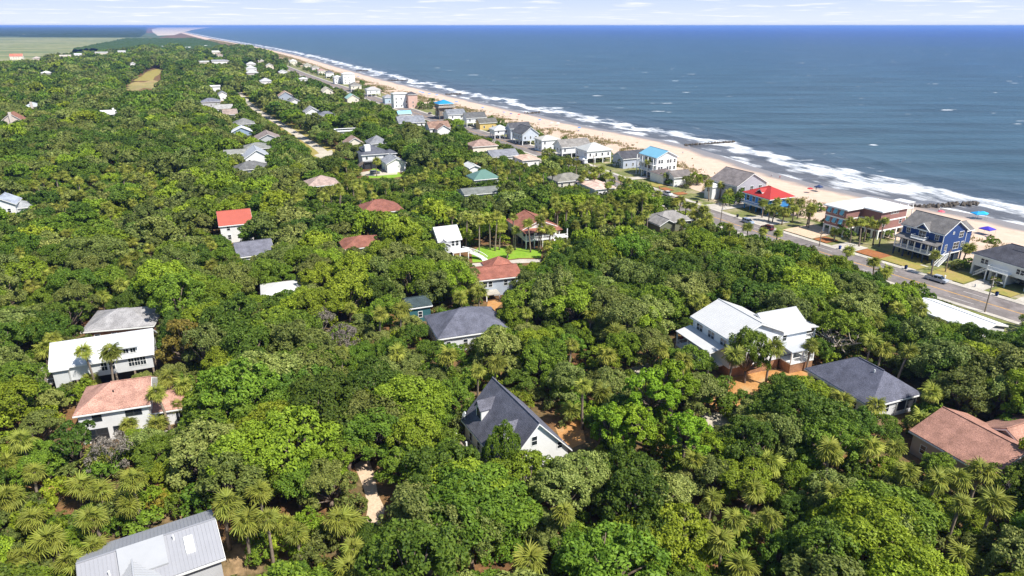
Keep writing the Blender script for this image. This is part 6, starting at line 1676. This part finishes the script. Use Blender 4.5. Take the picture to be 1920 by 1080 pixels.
# ---------------------------------------------------------------- beach row: yards, drives, beds
def rp(i_px, off, z=0.0):
    """point on the road's middle nearest to a pixel, moved sideways by off metres"""
    p = P(*i_px); i = int(np.argmin((ROAD[:, 0] - p.x) ** 2 + (ROAD[:, 1] - p.y) ** 2))
    return Vector((ROAD[i, 0] + RN[i, 0] * off, ROAD[i, 1] + RN[i, 1] * off, z)), math.atan2(RT[i, 1], RT[i, 0])
DRIVE_Z = [0.0]
def drive(px, o0, o1, w, mat, z, name, label):
    DRIVE_Z[0] += .004; z += DRIVE_Z[0]
    a, ang = rp(px, o0); b, _ = rp(px, o1)
    t = Vector((math.cos(ang), math.sin(ang), 0)) * w / 2
    m = MB(); m.face([(q.x, q.y, z) for q in (a + t, a - t, b - t, b + t)][::-1]); tag(m.obj(name, mat), label, None, None, 'structure')
for px, o1, w, lb in (((1668, 513), 15, 4.2, 'left of the navy beach house steps'), ((1713, 527), 15, 4.5, 'under the navy beach house'), ((1800, 555), 17, 5, 'to the left garage of the white garage house'), ((1880, 582), 17, 6, 'to the right garage of the white garage house'), ((1535, 470), 16, 7.5, 'under the mauve beach house'), ((1375, 420), 19, 12, 'in front of the red roofed blue house'), ((1300, 393), 24, 9, 'left of the lilac gable house'), ((1150, 337), 18, 5, 'by the near-black roof'), ((985, 277), 17, 9, 'beside the steep charcoal gable'), ((868, 241), 14, 10, 'before the charcoal roof with window row'), ((800, 219), 14, 16, 'by the bright blue tower roof'), ((745, 200), 16, 18, 'before the pale pink house')):
    drive(px, HALF + 1.9, o1, w, M_concrete, .138, 'driveway', 'pale concrete drive ' + lb)
for px, o0, o1, w, mat, lb in (((1640, 505), 9, 20, 12, M_drylawn, 'dry lawn left of the navy beach house'), ((1690, 520), 9.2, 14, 4.4, M_drylawn, 'small grass square between the navy house drives'), ((1758, 540), 9, 19, 10, M_drylawn, 'dry lawn right of the navy beach house'), ((1840, 568), 9, 14, 5, M_drylawn, 'grass strip between the garage drives'), ((1590, 488), 9, 15, 8, M_mulch, 'orange mulch bed before the mauve beach house'), ((1505, 460), 9, 15, 5, M_mulch, 'orange mulch bed left of the mauve beach house'), ((1460, 446), 9, 24, 12, M_dirt, 'sandy lot under the street palms'), ((1215, 362), 9, 13, 6, M_mulch, 'orange mulch bed before the sky blue roof'), ((1180, 349), 9, 16, 9, M_drylawn, 'lawn beside the near-black roof'), ((1235, 370), 9, 14, 4, M_mulch, 'second mulch bed before the sky blue roof')):
    drive(px, o0, o1, w, mat, .142, 'flower_bed' if mat is M_mulch else 'lawn', lb)
# inland roadside aprons
for px, w, lb in (((1290, 393), 16, 'apron beside the grey roof among street palms'), ((1180, 350), 22, 'apron beside the salmon pink roof'), ((1060, 305), 14, 'apron beside the olive grey hip')):
    drive(px, -22, -HALF - 1.5, w, M_lane, .136, 'driveway', 'pale concrete ' + lb)

# dune plants: one mass
def tufts(n, rg, where, size):
    pts = []
    while len(pts) < n:
        i = rg.integers(0, 330); o = where(rg); c = COAST[i] + CN[i] * o + CT[i] * rg.uniform(-6.5, 6.5)
        if vnoise(c[0] / 7, c[1] / 7, 12) < .36: continue
        pts.append((c[0], c[1], o))
    P0 = np.array([(a, b, 0) for a, b, _ in pts]); O = np.array([o for *_, o in pts])
    P0[:, 2] = z_beach(P0[:, 0], P0[:, 1], O)
    V = []
    k = 6
    base = np.repeat(P0, k, 0) + rg.normal(size=(n * k, 3)) * np.array([.45, .45, 0])
    ang = rg.uniform(0, 6.28, n * k); h = size * rg.uniform(.5, 1.2, n * k)
    side = np.stack([np.cos(ang), np.sin(ang), np.zeros(n * k)], 1) * .16
    lean = np.stack([np.cos(ang * 3), np.sin(ang * 3), np.zeros(n * k)], 1) * (h * .5)[:, None]
    v = np.stack([base - side, base + side, base + side * .5 + lean * .5 + np.stack([0 * h, 0 * h, h * .7], 1), base + lean + np.stack([0 * h, 0 * h, h], 1)], 1).reshape(-1, 3)
    return np_mesh('dune_grass', v, np.arange(4 * n * k).reshape(-1, 4), M_dunegrass, {'leaf_random': np.repeat(rg.random(n * k), 4)})
dg = link('dune_grass', tufts(30000, np.random.default_rng(3), lambda r: r.normal(-50, 6.5), 1.0)); tag(dg, 'pale green and straw grass on the dunes', None, None, 'stuff')
# shrubs of the beach yards
for px, py, s, k, w in ((1578, 443, 1.5, 0, 'before the mauve beach house'), (1592, 446, 1.2, 0, 'before the mauve beach house'), (1620, 452, 1.0, 1, 'on the mauve house bed'), (1665, 447, 1.3, 0, 'right of the mauve beach house'), (1790, 505, 1.2, 1, 'right of the navy beach house'), (1812, 505, 1.6, 0, 'beside the white garage house'), (1857, 462, 1.5, 0, 'behind the white garage house'), (1875, 520, 1.3, 0, 'at the garage stairs'), (1862, 535, .9, 1, 'beside the left garage drive'), (1090, 290, 2.2, 0, 'before the pale hip stilt house'), (1078, 290, 2.0, 0, 'left of the pale hip stilt house'), (1120, 303, 2.0, 1, 'before the pale hip stilt house'), (1136, 300, 2.2, 0, 'right of the pale hip stilt house'), (1155, 310, 1.8, 2, 'before the near-black roof'), (1166, 314, 1.6, 1, 'before the near-black roof'), (1247, 345, 1.8, 1, 'before the small white cottage'), (1258, 348, 1.6, 0, 'beside the cottage steps'), (1290, 352, 2.0, 1, 'right of the small white cottage'), (1303, 348, 2.0, 2, 'right of the small white cottage'), (1318, 345, 1.8, 1, 'left of the lilac gable house'), (1362, 385, 1.8, 0, 'below the lilac gable house'), (1375, 378, 2.2, 0, 'between lilac and red roofs'), (1388, 382, 2.0, 0, 'left of the red roofed blue house'), (1440, 402, 1.8, 0, 'below the red roofed blue house'), (1455, 408, 1.6, 0, 'below the red roofed blue house'), (1490, 405, 1.8, 1, 'under the street palms'), (1530, 400, 1.8, 0, 'left of the mauve beach house'), (1545, 425, 1.0, 0, 'at the mauve house corner'), (945, 245, 2.0, 0, 'beside the light metal hip'), (905, 236, 2.0, 1, 'before the mustard cottage'), (870, 222, 2.2, 0, 'below the slate grey stilt house'), (790, 203, 2.5, 0, 'before the bright blue tower roof'), (1005, 262, 2.2, 0, 'right of the steep charcoal gable'), (1058, 277, 2.2, 0, 'before the long grey-brown roof')):
    p = P(px, py); shrub(p.x, p.y, s, k, SHR[k][0] + ' rounded shrub ' + w, 'shrubs in the beach yards')

for k in range(120):
    i = rng.randrange(30, 190); o = rng.uniform(9.5, 34)
    x, y = ROAD[i % len(ROAD)] + RN[i % len(ROAD)] * o
    if y < 330 or blocked_ground(x, y, 1.0) or covers(x, y, 1.5, 2.0, 1.5): continue
    s = rng.uniform(1.3, 2.4); kk = rng.randrange(2)
    shrub(x, y, s, kk, between(('large ' if s > 1.8 else 'rounded ') + SHR[kk][0] + ' yard shrub', x, y), 'shrubs in the beach yards')
# ---------------------------------------------------------------- vehicles
def wheel_meshes():
    m = MB(); m.tube([(0, -.12, 0), (0, .12, 0)], [.36, .36], 16); r = MB(); r.tube([(0, -.13, 0), (0, .13, 0)], [.21, .21], 10)
    return m.mesh('wheel', M_tyre), r.mesh('rim', M_chrome)
WH = wheel_meshes()
M_lamp = mat_basic('lamp_glass', (.75, .76, .74), .2); M_tail = mat_basic('tail_lamp', (.35, .02, .02), .25)
def loft(secs):
    """secs: (x, half width low, half width high, z low, z high)"""
    m = MB(); n = len(secs)
    for x, a, b, z0, z1 in secs:
        m.v += [(x, -a, z0), (x, a, z0), (x, b + (a - b) * .25, z0 + (z1 - z0) * .6), (x, b, z1), (x, -b, z1), (x, -b - (a - b) * .25, z0 + (z1 - z0) * .6)]
    for i in range(n - 1):
        for j in range(6):
            k = (j + 1) % 6; m.f.append((i * 6 + j, (i + 1) * 6 + j, (i + 1) * 6 + k, i * 6 + k)); m.m.append(0)
    m.f.append(tuple(range(6))); m.m.append(0); m.f.append(tuple(reversed(range((n - 1) * 6, n * 6)))); m.m.append(0)
    return m
def vehicle(kind, x, y, ang, col, label, cat, name):
    e = empty(name, (x, y, .03), ang, label, cat)
    pm = gloss_paint(col)
    if kind == 'pickup':
        L = 5.7; loft([(-2.85, .88, .86, .5, 1.05), (-2.7, .96, .92, .42, 1.12), (2.1, .97, .92, .42, 1.14), (2.7, .93, .84, .42, 1.05), (2.86, .84, .74, .5, .9)]).obj('body', pm, e)
        loft([(-.55, .86, .66, 1.1, 1.82), (1.0, .86, .68, 1.1, 1.84), (1.75, .86, .60, 1.1, 1.16)]).obj('cabin_glass', M_glass, e)
        loft([(-.58, .72, .66, 1.72, 1.87), (1.02, .72, .66, 1.72, 1.89)]).obj('cabin_roof', pm, e)
        for px_ in (-.58, .45): 
            for sg in (-1, 1): MB().bar((px_, sg * .87, 1.1), (px_ + .02, sg * .69, 1.8), .045).obj('pillar', pm, e)
        MB().box(-2.65, -.72, -.76, .76, 1.10, 1.155).obj('truck_bed', M_dark, e)
        wx = (1.75, -1.75)
    elif kind == 'suv':
        L = 4.7; loft([(-2.35, .82, .8, .45, 1.0), (-2.2, .92, .88, .38, 1.08), (1.5, .93, .88, .38, 1.06), (2.2, .88, .78, .38, .95), (2.36, .78, .66, .45, .8)]).obj('body', pm, e)
        loft([(-2.15, .85, .70, 1.03, 1.50), (-1.9, .86, .70, 1.03, 1.68), (.5, .86, .68, 1.03, 1.70), (1.35, .86, .6, 1.03, 1.08)]).obj('cabin_glass', M_glass, e)
        loft([(-2.1, .74, .68, 1.55, 1.66), (-1.8, .74, .68, 1.6, 1.74), (.5, .72, .66, 1.62, 1.75)]).obj('cabin_roof', pm, e)
        for px_ in (-1.0, -.1):
            for sg in (-1, 1): MB().bar((px_, sg * .87, 1.03), (px_ + .02, sg * .72, 1.64), .05).obj('pillar', pm, e)
        wx = (1.45, -1.4)
    else:
        L = 4.6; loft([(-2.3, .78, .74, .42, .92), (-2.1, .88, .82, .34, 1.0), (1.4, .90, .84, .34, .95), (2.1, .85, .74, .34, .82), (2.3, .74, .62, .4, .68)]).obj('body', pm, e)
        loft([(-1.8, .8, .7, .94, 1.0), (-1.0, .82, .62, .94, 1.38), (.3, .82, .62, .94, 1.42), (1.2, .82, .62, .92, .98)]).obj('cabin_glass', M_glass, e)
        loft([(-1.05, .66, .6, 1.30, 1.40), (.3, .66, .6, 1.34, 1.45)]).obj('cabin_roof', pm, e)
        wx = (1.4, -1.35)
    for a in wx:
        for sg in (-1, 1): w = link('wheel', WH[0], e, (a, sg * .82, .36)); link('rim', WH[1], w)
    for sg in (-1, 1):
        MB().box(L / 2 - .12, L / 2 + .01, sg * .62 - .16, sg * .62 + .16, .68, .84).obj('headlight', M_lamp, e)
        MB().box(-L / 2 - .015, -L / 2 + .1, sg * .68 - .1, sg * .68 + .1, .72, .98).obj('tail_light', M_tail, e)
    return e
VEH = [('pickup', (1730, 524), 5.0, math.pi, (.42, .44, .47), 'silver pickup truck parked at the kerb by the navy beach house', 'truck', 'pickup_truck'),
 ('suv', (1395, 428), 5.0, math.pi, (.33, .40, .50), 'silver-blue SUV parked below the red roofed blue house', 'car', 'parked_car'),
 ('suv', (1420, 436), 5.0, 0, (.10, .010, .018), 'maroon SUV parked behind the silver-blue SUV', 'car', 'parked_car'),
 ('pickup', (1232, 366), 5.0, math.pi, (.74, .74, .73), 'white pickup truck parked before the small white cottage', 'truck', 'pickup_truck'),
 ('sedan', (1254, 374), 5.0, 0, (.25, .012, .02), 'dark red car parked behind the white pickup', 'car', 'parked_car'),
 ('sedan', (1105, 317), -4.8, 0, (.74, .74, .73), 'white car at the wooded kerb near the olive grey hip', 'car', 'parked_car'),
 ('pickup', (1001, 281), 8.6, .5, (.74, .74, .73), 'white pickup in the drive by the steep charcoal gable', 'truck', 'pickup_truck'),
 ('suv', (1040, 294), 5.2, 0, (.40, .41, .42), 'grey SUV parked before the long grey-brown roof', 'car', 'parked_car'),
 ('sedan', (862, 240), 9.0, .4, (.03, .03, .035), 'black car in the drive below the slate grey stilt house', 'car', 'parked_car'),
 ('suv', (893, 249), 9.0, .4, (.05, .05, .055), 'black SUV in the drive before the mustard cottage', 'car', 'parked_car'),
 ('suv', (752, 203), 10.0, 1.2, (.04, .04, .045), 'black SUV before the pale pink house', 'car', 'parked_car'),
 ('sedan', (790, 216), 7.6, 0, (.05, .05, .06), 'dark car parked by the bright blue tower roof', 'car', 'parked_car'),
 ('sedan', (815, 224), 7.6, 0, (.45, .10, .08), 'red car parked by the bright blue tower roof', 'car', 'parked_car')]
for kind, px, off, da, col, label, cat, name in VEH:
    q, ang = rp(px, off); vehicle(kind, q.x, q.y, ang + da, col, label, cat, name)
p = P(1849, 517); vehicle('suv', p.x + 1.5, p.y + 2, R_(202), (.55, .56, .57), 'pale car inside the left open garage of the white garage house', 'car', 'parked_car')
p = P(1912, 535); vehicle('sedan', p.x + 1.5, p.y + 2, R_(202), (.6, .62, .62), 'pale car inside the right open garage of the white garage house', 'car', 'parked_car')
p = P(703, 326); vehicle('suv', p.x, p.y, .3, (.12, .12, .13), 'dark car on the drive before the tower house', 'car', 'parked_car')
# tank truck by the pale hip stilt house
q, ang = rp((1070, 306), 6.0)
e = empty('tank_truck', (q.x, q.y, .03), ang + math.pi, 'white tank truck parked before the pale hip stilt house', 'truck')
MB().tube([(-3.2, 0, 1.9), (-3.0, 0, 1.9), (1.2, 0, 1.9), (1.4, 0, 1.9)], [.75, 1.0, 1.0, .75], 14).obj('tank', M_white, e, smooth=True)
loft([(1.7, 1.05, 1.0, .5, 2.3), (3.0, 1.05, .95, .5, 2.35), (3.4, 1.0, .85, .5, 1.6)]).obj('cab', gloss_paint((.7, .7, .7)), e); MB().box(2.6, 3.28, -.98, .98, 1.5, 2.1).obj('windscreen', M_glass, e)
MB().box(-3.3, 2.4, -.5, .5, .6, .9).obj('chassis', M_dark, e)
for a in (2.4, -1.4, -2.4):
    for sg in (-1, 1): w = link('wheel', WH[0], e, (a, sg * .95, .45), scale=(1.25, 1.3, 1.25)); link('rim', WH[1], w)

# ---------------------------------------------------------------- street furniture
def bin_(x, y, ang, col, label):
    e = empty('wheelie_bin', (x, y, .14), ang, label, 'bin', 'wheelie bins at the kerb')
    pm = paint(col)
    MB().hexa([(-.24, -.26, .08), (.24, -.26, .08), (.24, .26, .08), (-.24, .26, .08)], [(-.30, -.33, 1.0), (.30, -.33, 1.0), (.30, .33, 1.0), (-.30, .33, 1.0)]).obj('body', pm, e)
    MB().hexa([(-.33, -.36, 1.0), (.33, -.36, 1.0), (.33, .38, 1.0), (-.33, .38, 1.0)], [(-.28, -.30, 1.1), (.28, -.30, 1.1), (.28, .36, 1.1), (-.28, .36, 1.1)]).obj('lid', pm, e)
    for sg in (-1, 1): MB().tube([(sg * .28, .28, .1), (sg * .34, .28, .1)], [.1, .1], 8).obj('wheel', M_tyre, e)
BLU, BLK = (.015, .05, .22), (.02, .02, .025)
for px, col, lb in (((1667, 513), BLK, 'black wheelie bin beside a blue one at the navy house drive'), ((1671, 514), BLU, 'blue wheelie bin at the navy house drive'), ((1827, 563), BLK, 'black wheelie bin between the garage drives'), ((1833, 565), BLU, 'blue wheelie bin between the garage drives'), ((1535, 471), BLU, 'blue wheelie bin at the mauve house drive'), ((1128, 327), BLK, 'black wheelie bin by the near-black roof'), ((1292, 387), BLK, 'black wheelie bin left of the lilac house wall'), ((1345, 409), BLK, 'black wheelie bin left of the red house drive')):
    q, ang = rp(px, HALF + .9); bin_(q.x, q.y, ang, col, lb)
def pole(x, y, hgt, label, arm=0.0, box=True, ang=0.0):
    e = empty('utility_pole', (x, y, 0), ang, label, 'pole')
    MB().tube([(0, 0, -.2), (0, 0, hgt)], [.17, .11], 8).obj('shaft', M_wood, e)
    MB().box(-1.1, 1.1, -.06, .06, hgt - .9, hgt - .75).obj('crossarm', M_wood, e)
    if box: MB().tube([(.28, .1, hgt - 2.3), (.28, .1, hgt - 1.4)], [.2, .2], 8).obj('transformer', paint((.5, .52, .52)), e)
    if arm:
        MB().tube([(0, 0, hgt - 1.6), (0, -arm * .6, hgt - 1.1), (0, -arm, hgt - 1.15)], [.04, .04, .04], 5).obj('lamp_arm', M_chrome, e)
        MB().box(-.14, .14, -arm - .5, -arm, hgt - 1.25, hgt - 1.12).obj('lamp_head', paint((.5, .5, .5)), e)
for px, py, hg, lb in ((1846, 586, 9.5, 'tall timber utility pole at the kerb opposite the garage drives'), (1350, 427, 8.5, 'timber utility pole opposite the red roofed blue house'), (1536, 462, 5.5, 'short lamp pole before the mauve beach house'), (1772, 511, 7.0, 'slim pole on the lawn right of the navy beach house'), (593, 262, 9, 'utility pole beside the sandy lane'), (131, 530, 9.5, 'utility pole standing above the left woods'), (290, 190, 11, 'utility pole right of the ochre clearing'), (1018, 307, 8, 'utility pole by the slate gable at the road'), (1112, 322, 8, 'utility pole before the pale hip stilt house'), (366, 120, 22, 'tall mast in the far woods')):
    p = P(px, py); pole(p.x, p.y, hg, lb, arm=1.6 if 'lamp' in lb or 'opposite' in lb else 0, ang=R_(25), box='lamp' not in lb)
# low white posts at the kerb right of the navy beach house
for k in range(4):
    q, ang = rp((1750 + 14 * k, 538 + 5 * k), HALF + 2.8)
    e = empty('kerb_post', (q.x, q.y, 0), ang, 'short white kerb post on the lawn right of the navy house', 'post', 'white kerb posts')
    MB().box(-.15, .15, -.15, .15, 0, .9).obj('shaft', M_white, e); MB().hexa([(-.19, -.19, .9), (.19, -.19, .9), (.19, .19, .9), (-.19, .19, .9)], [(-.05, -.05, 1.05), (.05, -.05, 1.05), (.05, .05, 1.05), (-.05, .05, 1.05)]).obj('cap', M_white, e)

# ---------------------------------------------------------------- on the beach
def beach_pt(px, py):
    p = P(px, py, -.2); o = coast_off(p.x, p.y); p.z = float(z_beach(np.array([p.x]), np.array([p.y]), np.array([o]))[0]); return p
def canopy(p, w, col, label, tilt=0.0, grp='beach canopies'):
    e = empty('beach_canopy', p, rng.uniform(0, 1.5), label, 'canopy', grp); pm = paint(col)
    a = w / 2; m = MB(); top = (0, 0, 2.9); c = [(-a, -a, 2.1), (a, -a, 2.1), (a, a, 2.1), (-a, a, 2.1)]
    for i in range(4): m.face([c[i], c[(i + 1) % 4], top]); m.face([(c[i][0], c[i][1], 1.85), (c[(i + 1) % 4][0], c[(i + 1) % 4][1], 1.85), c[(i + 1) % 4], c[i]])
    m.obj('cover', pm, e)
    for x, y, _ in c: MB().tube([(x * .98, y * .98, -.1), (x * .98, y * .98, 2.1)], [.035, .035], 5).obj('leg', M_chrome, e)
def umbrella(p, col, label, s=1.0):
    e = empty('beach_umbrella', p, rng.uniform(0, 1.5), label, 'umbrella', 'beach umbrellas'); m = MB(); R = 1.3 * s; n = 8
    for k in range(n):
        a, b = 2 * math.pi * k / n, 2 * math.pi * (k + 1) / n
        m.face([(R * math.cos(a), R * math.sin(a), 1.8), (R * math.cos(b), R * math.sin(b), 1.8), (R * .6 * math.cos(b), R * .6 * math.sin(b), 2.15), (R * .6 * math.cos(a), R * .6 * math.sin(a), 2.15)])
        m.face([(R * .6 * math.cos(a), R * .6 * math.sin(a), 2.15), (R * .6 * math.cos(b), R * .6 * math.sin(b), 2.15), (0, 0, 2.35)])
    m.obj('canopy', paint(col), e); MB().tube([(0, 0, -.2), (0, 0, 2.35)], [.03, .03], 5).obj('pole', M_chrome, e)
def beach_chair(p, ang, col, label):
    e = empty('beach_chair', p, ang, label, 'chair', 'beach chairs'); pm = paint(col)
    MB().hexa([(-.28, -.3, .25), (.28, -.3, .25), (.28, .25, .2), (-.28, .25, .2)], [(-.28, -.3, .29), (.28, -.3, .29), (.28, .25, .24), (-.28, .25, .24)]).obj('seat', pm, e)
    MB().hexa([(-.28, .25, .2), (.28, .25, .2), (.28, .6, .85), (-.28, .6, .85)], [(-.28, .21, .23), (.28, .21, .23), (.28, .56, .88), (-.28, .56, .88)]).obj('backrest', pm, e)
    for x in (-.29, .29):
        for y in (-.28, .28): MB().bar((x, y, -.02), (x, y, .27), .018).obj('leg', M_chrome, e)
AQ, PUR, LB = (.02, .30, .62), (.06, .04, .42), (.05, .22, .60)
canopy(beach_pt(1832, 407), 3.4, AQ, 'bright aqua beach canopy near the rock groin')
canopy(beach_pt(1841, 406), 3.2, (.03, .42, .66), 'lighter aqua beach canopy joined to the bright aqua one')
canopy(beach_pt(1848, 442), 3.6, PUR, 'violet beach canopy behind the navy beach house')
canopy(beach_pt(1534, 358), 2.8, (.03, .05, .12), 'dark navy beach canopy beyond the red roof')
canopy(beach_pt(1187, 236), 2.8, (.75, .74, .70), 'white beach canopy beside folding chairs')
for px, py, c, lb in ((1086, 245, LB, 'big blue beach umbrella alone on the sand'), (1012, 230, LB, 'blue beach umbrella right of the charcoal rear block'), (1034, 236, (.5, .55, .62), 'pale blue beach umbrella by the white canopy'), (1046, 236, (.8, .78, .74), 'white beach umbrella beside pale blue one'), (973, 220, (.62, .08, .07), 'red beach umbrella above the light metal hip'), (958, 219, (.05, .08, .30), 'navy beach umbrella left of the red one'), (945, 216, (.15, .22, .45), 'slate blue umbrella left of the navy one'), (905, 207, LB, 'blue umbrella beside the lone palm on the beach'), (856, 196, (.10, .25, .50), 'blue umbrella right of the bright blue tower roof'), (793, 178, LB, 'bright blue umbrella in the cluster by the pale pink house'), (805, 180, (.08, .25, .55), 'deeper blue umbrella in the cluster by the pale pink house'), (819, 182, (.1, .3, .6), 'mid blue umbrella in the cluster by the pale pink house'), (788, 176, (.15, .35, .62), 'paler blue umbrella in the cluster by the pale pink house'), (672, 147, (.12, .25, .42), 'blue umbrella behind the big white beach block'), (1518, 362, (.5, .04, .04), 'small red beach umbrella beyond the red roof'), (1763, 405, (.62, .10, .14), 'pink-red beach umbrella behind the navy beach house')):
    umbrella(beach_pt(px, py), c, lb, 1.0 if py > 200 else 1.5)
for px, py, c, lb in ((1848, 447, BLU, 'dark beach chair under the violet canopy'), (1855, 446, BLK, 'black beach chair under the violet canopy'), (1086, 247, BLU, 'blue beach chair under the big blue umbrella'), (1020, 233, (.5, .5, .5), 'grey beach chair near the blue umbrella')):
    beach_chair(beach_pt(px, py), rng.uniform(0, 6), c, lb)
# people: one continuous body each
def person_mesh(name, pose, shirt, shorts):
    if pose == 'walk': la, lb_, aa, ab = (.16, .18), (-.14, -.28), (-.16, .1), (.14, -.1)
    else: la, lb_, aa, ab = (.03, .02), (-.02, -.02), (.02, .04), (-.02, .02)
    v = [(0, 0, .95), (0, 0, 1.15), (0, 0, 1.38), (0, 0, 1.52), (0, .02, 1.66), (0, .02, 1.76),
         (.10, 0, .90), (.12, la[0], .50), (.12, la[1] - .05, .07), (.12, la[1] - .18, .03),
         (-.10, 0, .90), (-.12, lb_[0], .50), (-.12, lb_[1] - .05, .07), (-.12, lb_[1] - .18, .03),
         (.19, 0, 1.38), (.25, aa[0], 1.12), (.26, aa[1], .86), (.26, aa[1], .78),
         (-.19, 0, 1.38), (-.25, ab[0], 1.12), (-.26, ab[1], .86), (-.26, ab[1], .78)]
    e = [(0, 1), (1, 2), (2, 3), (3, 4), (4, 5), (0, 6), (6, 7), (7, 8), (8, 9), (0, 10), (10, 11), (11, 12), (12, 13), (2, 14), (14, 15), (15, 16), (16, 17), (2, 18), (18, 19), (19, 20), (20, 21)]
    rad = [.15, .13, .15, .06, .095, .07, .095, .065, .045, .04, .095, .065, .045, .04, .065, .048, .036, .04, .065, .048, .036, .04]
    me = bpy.data.meshes.new(name); me.from_pydata(v, e, []); o = bpy.data.objects.new(name, me); COL.objects.link(o)
    md = o.modifiers.new('skin', 'SKIN')
    for i, r in enumerate(rad): me.skin_vertices[0].data[i].radius = (r, r * .85)
    me.skin_vertices[0].data[0].use_root = True
    sb = o.modifiers.new('sub', 'SUBSURF'); sb.levels = 1
    dg_ = bpy.context.evaluated_depsgraph_get(); out = bpy.data.meshes.new_from_object(o.evaluated_get(dg_))
    bpy.data.objects.remove(o)
    for m in (mat_basic('skin_tone', (.45, .27, .18), .6), paint(shirt), paint(shorts), mat_basic('hair', (.06, .04, .025), .7)): out.materials.append(m)
    for f in out.polygons:
        c = f.center
        f.material_index = 3 if c.z > 1.70 or (c.z > 1.58 and c.y > .05) else 1 if 1.0 < c.z < 1.5 and abs(c.x) < .22 else 2 if .62 < c.z <= 1.0 and abs(c.x) < .2 else 0
        f.use_smooth = True
    return out
PEOPLE = [person_mesh('person', 'walk', (.6, .6, .62), (.05, .08, .2)), person_mesh('person', 'stand', (.5, .08, .08), (.1, .1, .1)), person_mesh('person', 'walk', (.08, .2, .45), (.4, .35, .25))]
if not getattr(bpy.data.meshes.new('probe'), 'skin_vertices', None): pass
for i, (px, py, lb) in enumerate(((1446, 330, 'person in white walking on wet sand behind the lilac gable'), (1462, 334, 'person in red standing at the water near the walker'), (1530, 356, 'person in blue beside the dark navy canopy'), (862, 191, 'person walking at the surf above the blue tower roof'), (984, 212, 'person in red standing on sand above the red umbrella'), (1280, 290, 'person in blue walking behind the sky blue roof'), (1760, 396, 'person in white on sand below the rock groin'), (1192, 341, 'person in red on the pavement before the sky blue roof'), (1130, 255, 'person in blue lying-out spot above the pale hip roof'), (700, 152, 'person in white on the far sand'))):
    lb = lb.replace('lying-out spot', 'walking')
    p = beach_pt(px, py) if i != 7 else rp((1192, 358), HALF + 1)[0] + Vector((0, 0, .14))
    k = 0 if 'white' in lb or 'walking at the surf' in lb else 1 if 'red' in lb else 2
    o = link('person', PEOPLE[k], None, p, (0, 0, rng.uniform(0, 6))); tag(o, lb, 'person', 'people on the beach')
# rock groin and older low groins
rk = []
for k in range(3):
    r_ = np.random.default_rng(k); m = MB()
    n = 9; pts = sph(n * 3, r_); 
    import bmesh
    bm = bmesh.new(); [bm.verts.new(tuple(q * r_.uniform(.75, 1.15) * np.array([1, .8, .6]))) for q in pts]; bmesh.ops.convex_hull(bm, input=bm.verts); me = bpy.data.meshes.new('rock'); bm.to_mesh(me); bm.free(); me.materials.append(M_rock); rk.append(me)
def groin(a, b, n, w, s, label):
    A, B = P(*a, -1.0), P(*b, -1.2); e = empty('groin', A, 0, label, 'groin')
    d = B - A; nn = Vector((-d.y, d.x, 0)).normalized()
    for k in range(n):
        q = d * ((k + .5) / n) + nn * rng.uniform(-w, w) + Vector((0, 0, rng.uniform(-.1, .35)))
        link('rock', rk[k % 3], e, q, (rng.uniform(0, 3), rng.uniform(0, 3), rng.uniform(0, 3)), (s * rng.uniform(.6, 1.3),) * 3)
groin((1712, 389), (1836, 382), 70, 1.5, 1.0, 'dark rock groin running into the foam behind the navy house')
groin((1284, 272), (1378, 266), 60, .8, .8, 'low dark groin behind the sky blue roof')
groin((985, 213), (1012, 211), 26, .8, .9, 'short dark groin above the red umbrella')
groin((835, 177), (865, 176.4), 26, .8, 1.0, 'thin dark groin beyond the blue tower roof')
groin((725, 151), (765, 150.5), 26, .9, 1.1, 'thin dark groin above the taupe hip roof')
groin((668, 133), (690, 132.6), 24, .9, 1.2, 'thin dark groin beyond the big white beach block')

# ---------------------------------------------------------------- haze
HZ = MB().box(-60000, 90000, -1500, 95000, -8, 74).obj('haze', None)
hm, hn_, hl_ = _new('haze_air')
ho = hn_.new('ShaderNodeOutputMaterial'); pv = hn_.new('ShaderNodeVolumePrincipled')
pv.inputs['Color'].default_value = (.26, .46, 1.0, 1); pv.inputs['Density'].default_value = .00006; pv.inputs['Anisotropy'].default_value = 0.0
hl_.new(pv.outputs[0], ho.inputs['Volume'])
HZ.data.materials.clear(); HZ.data.materials.append(hm)
tag(HZ, 'thin blue sea haze', None, None, 'stuff')
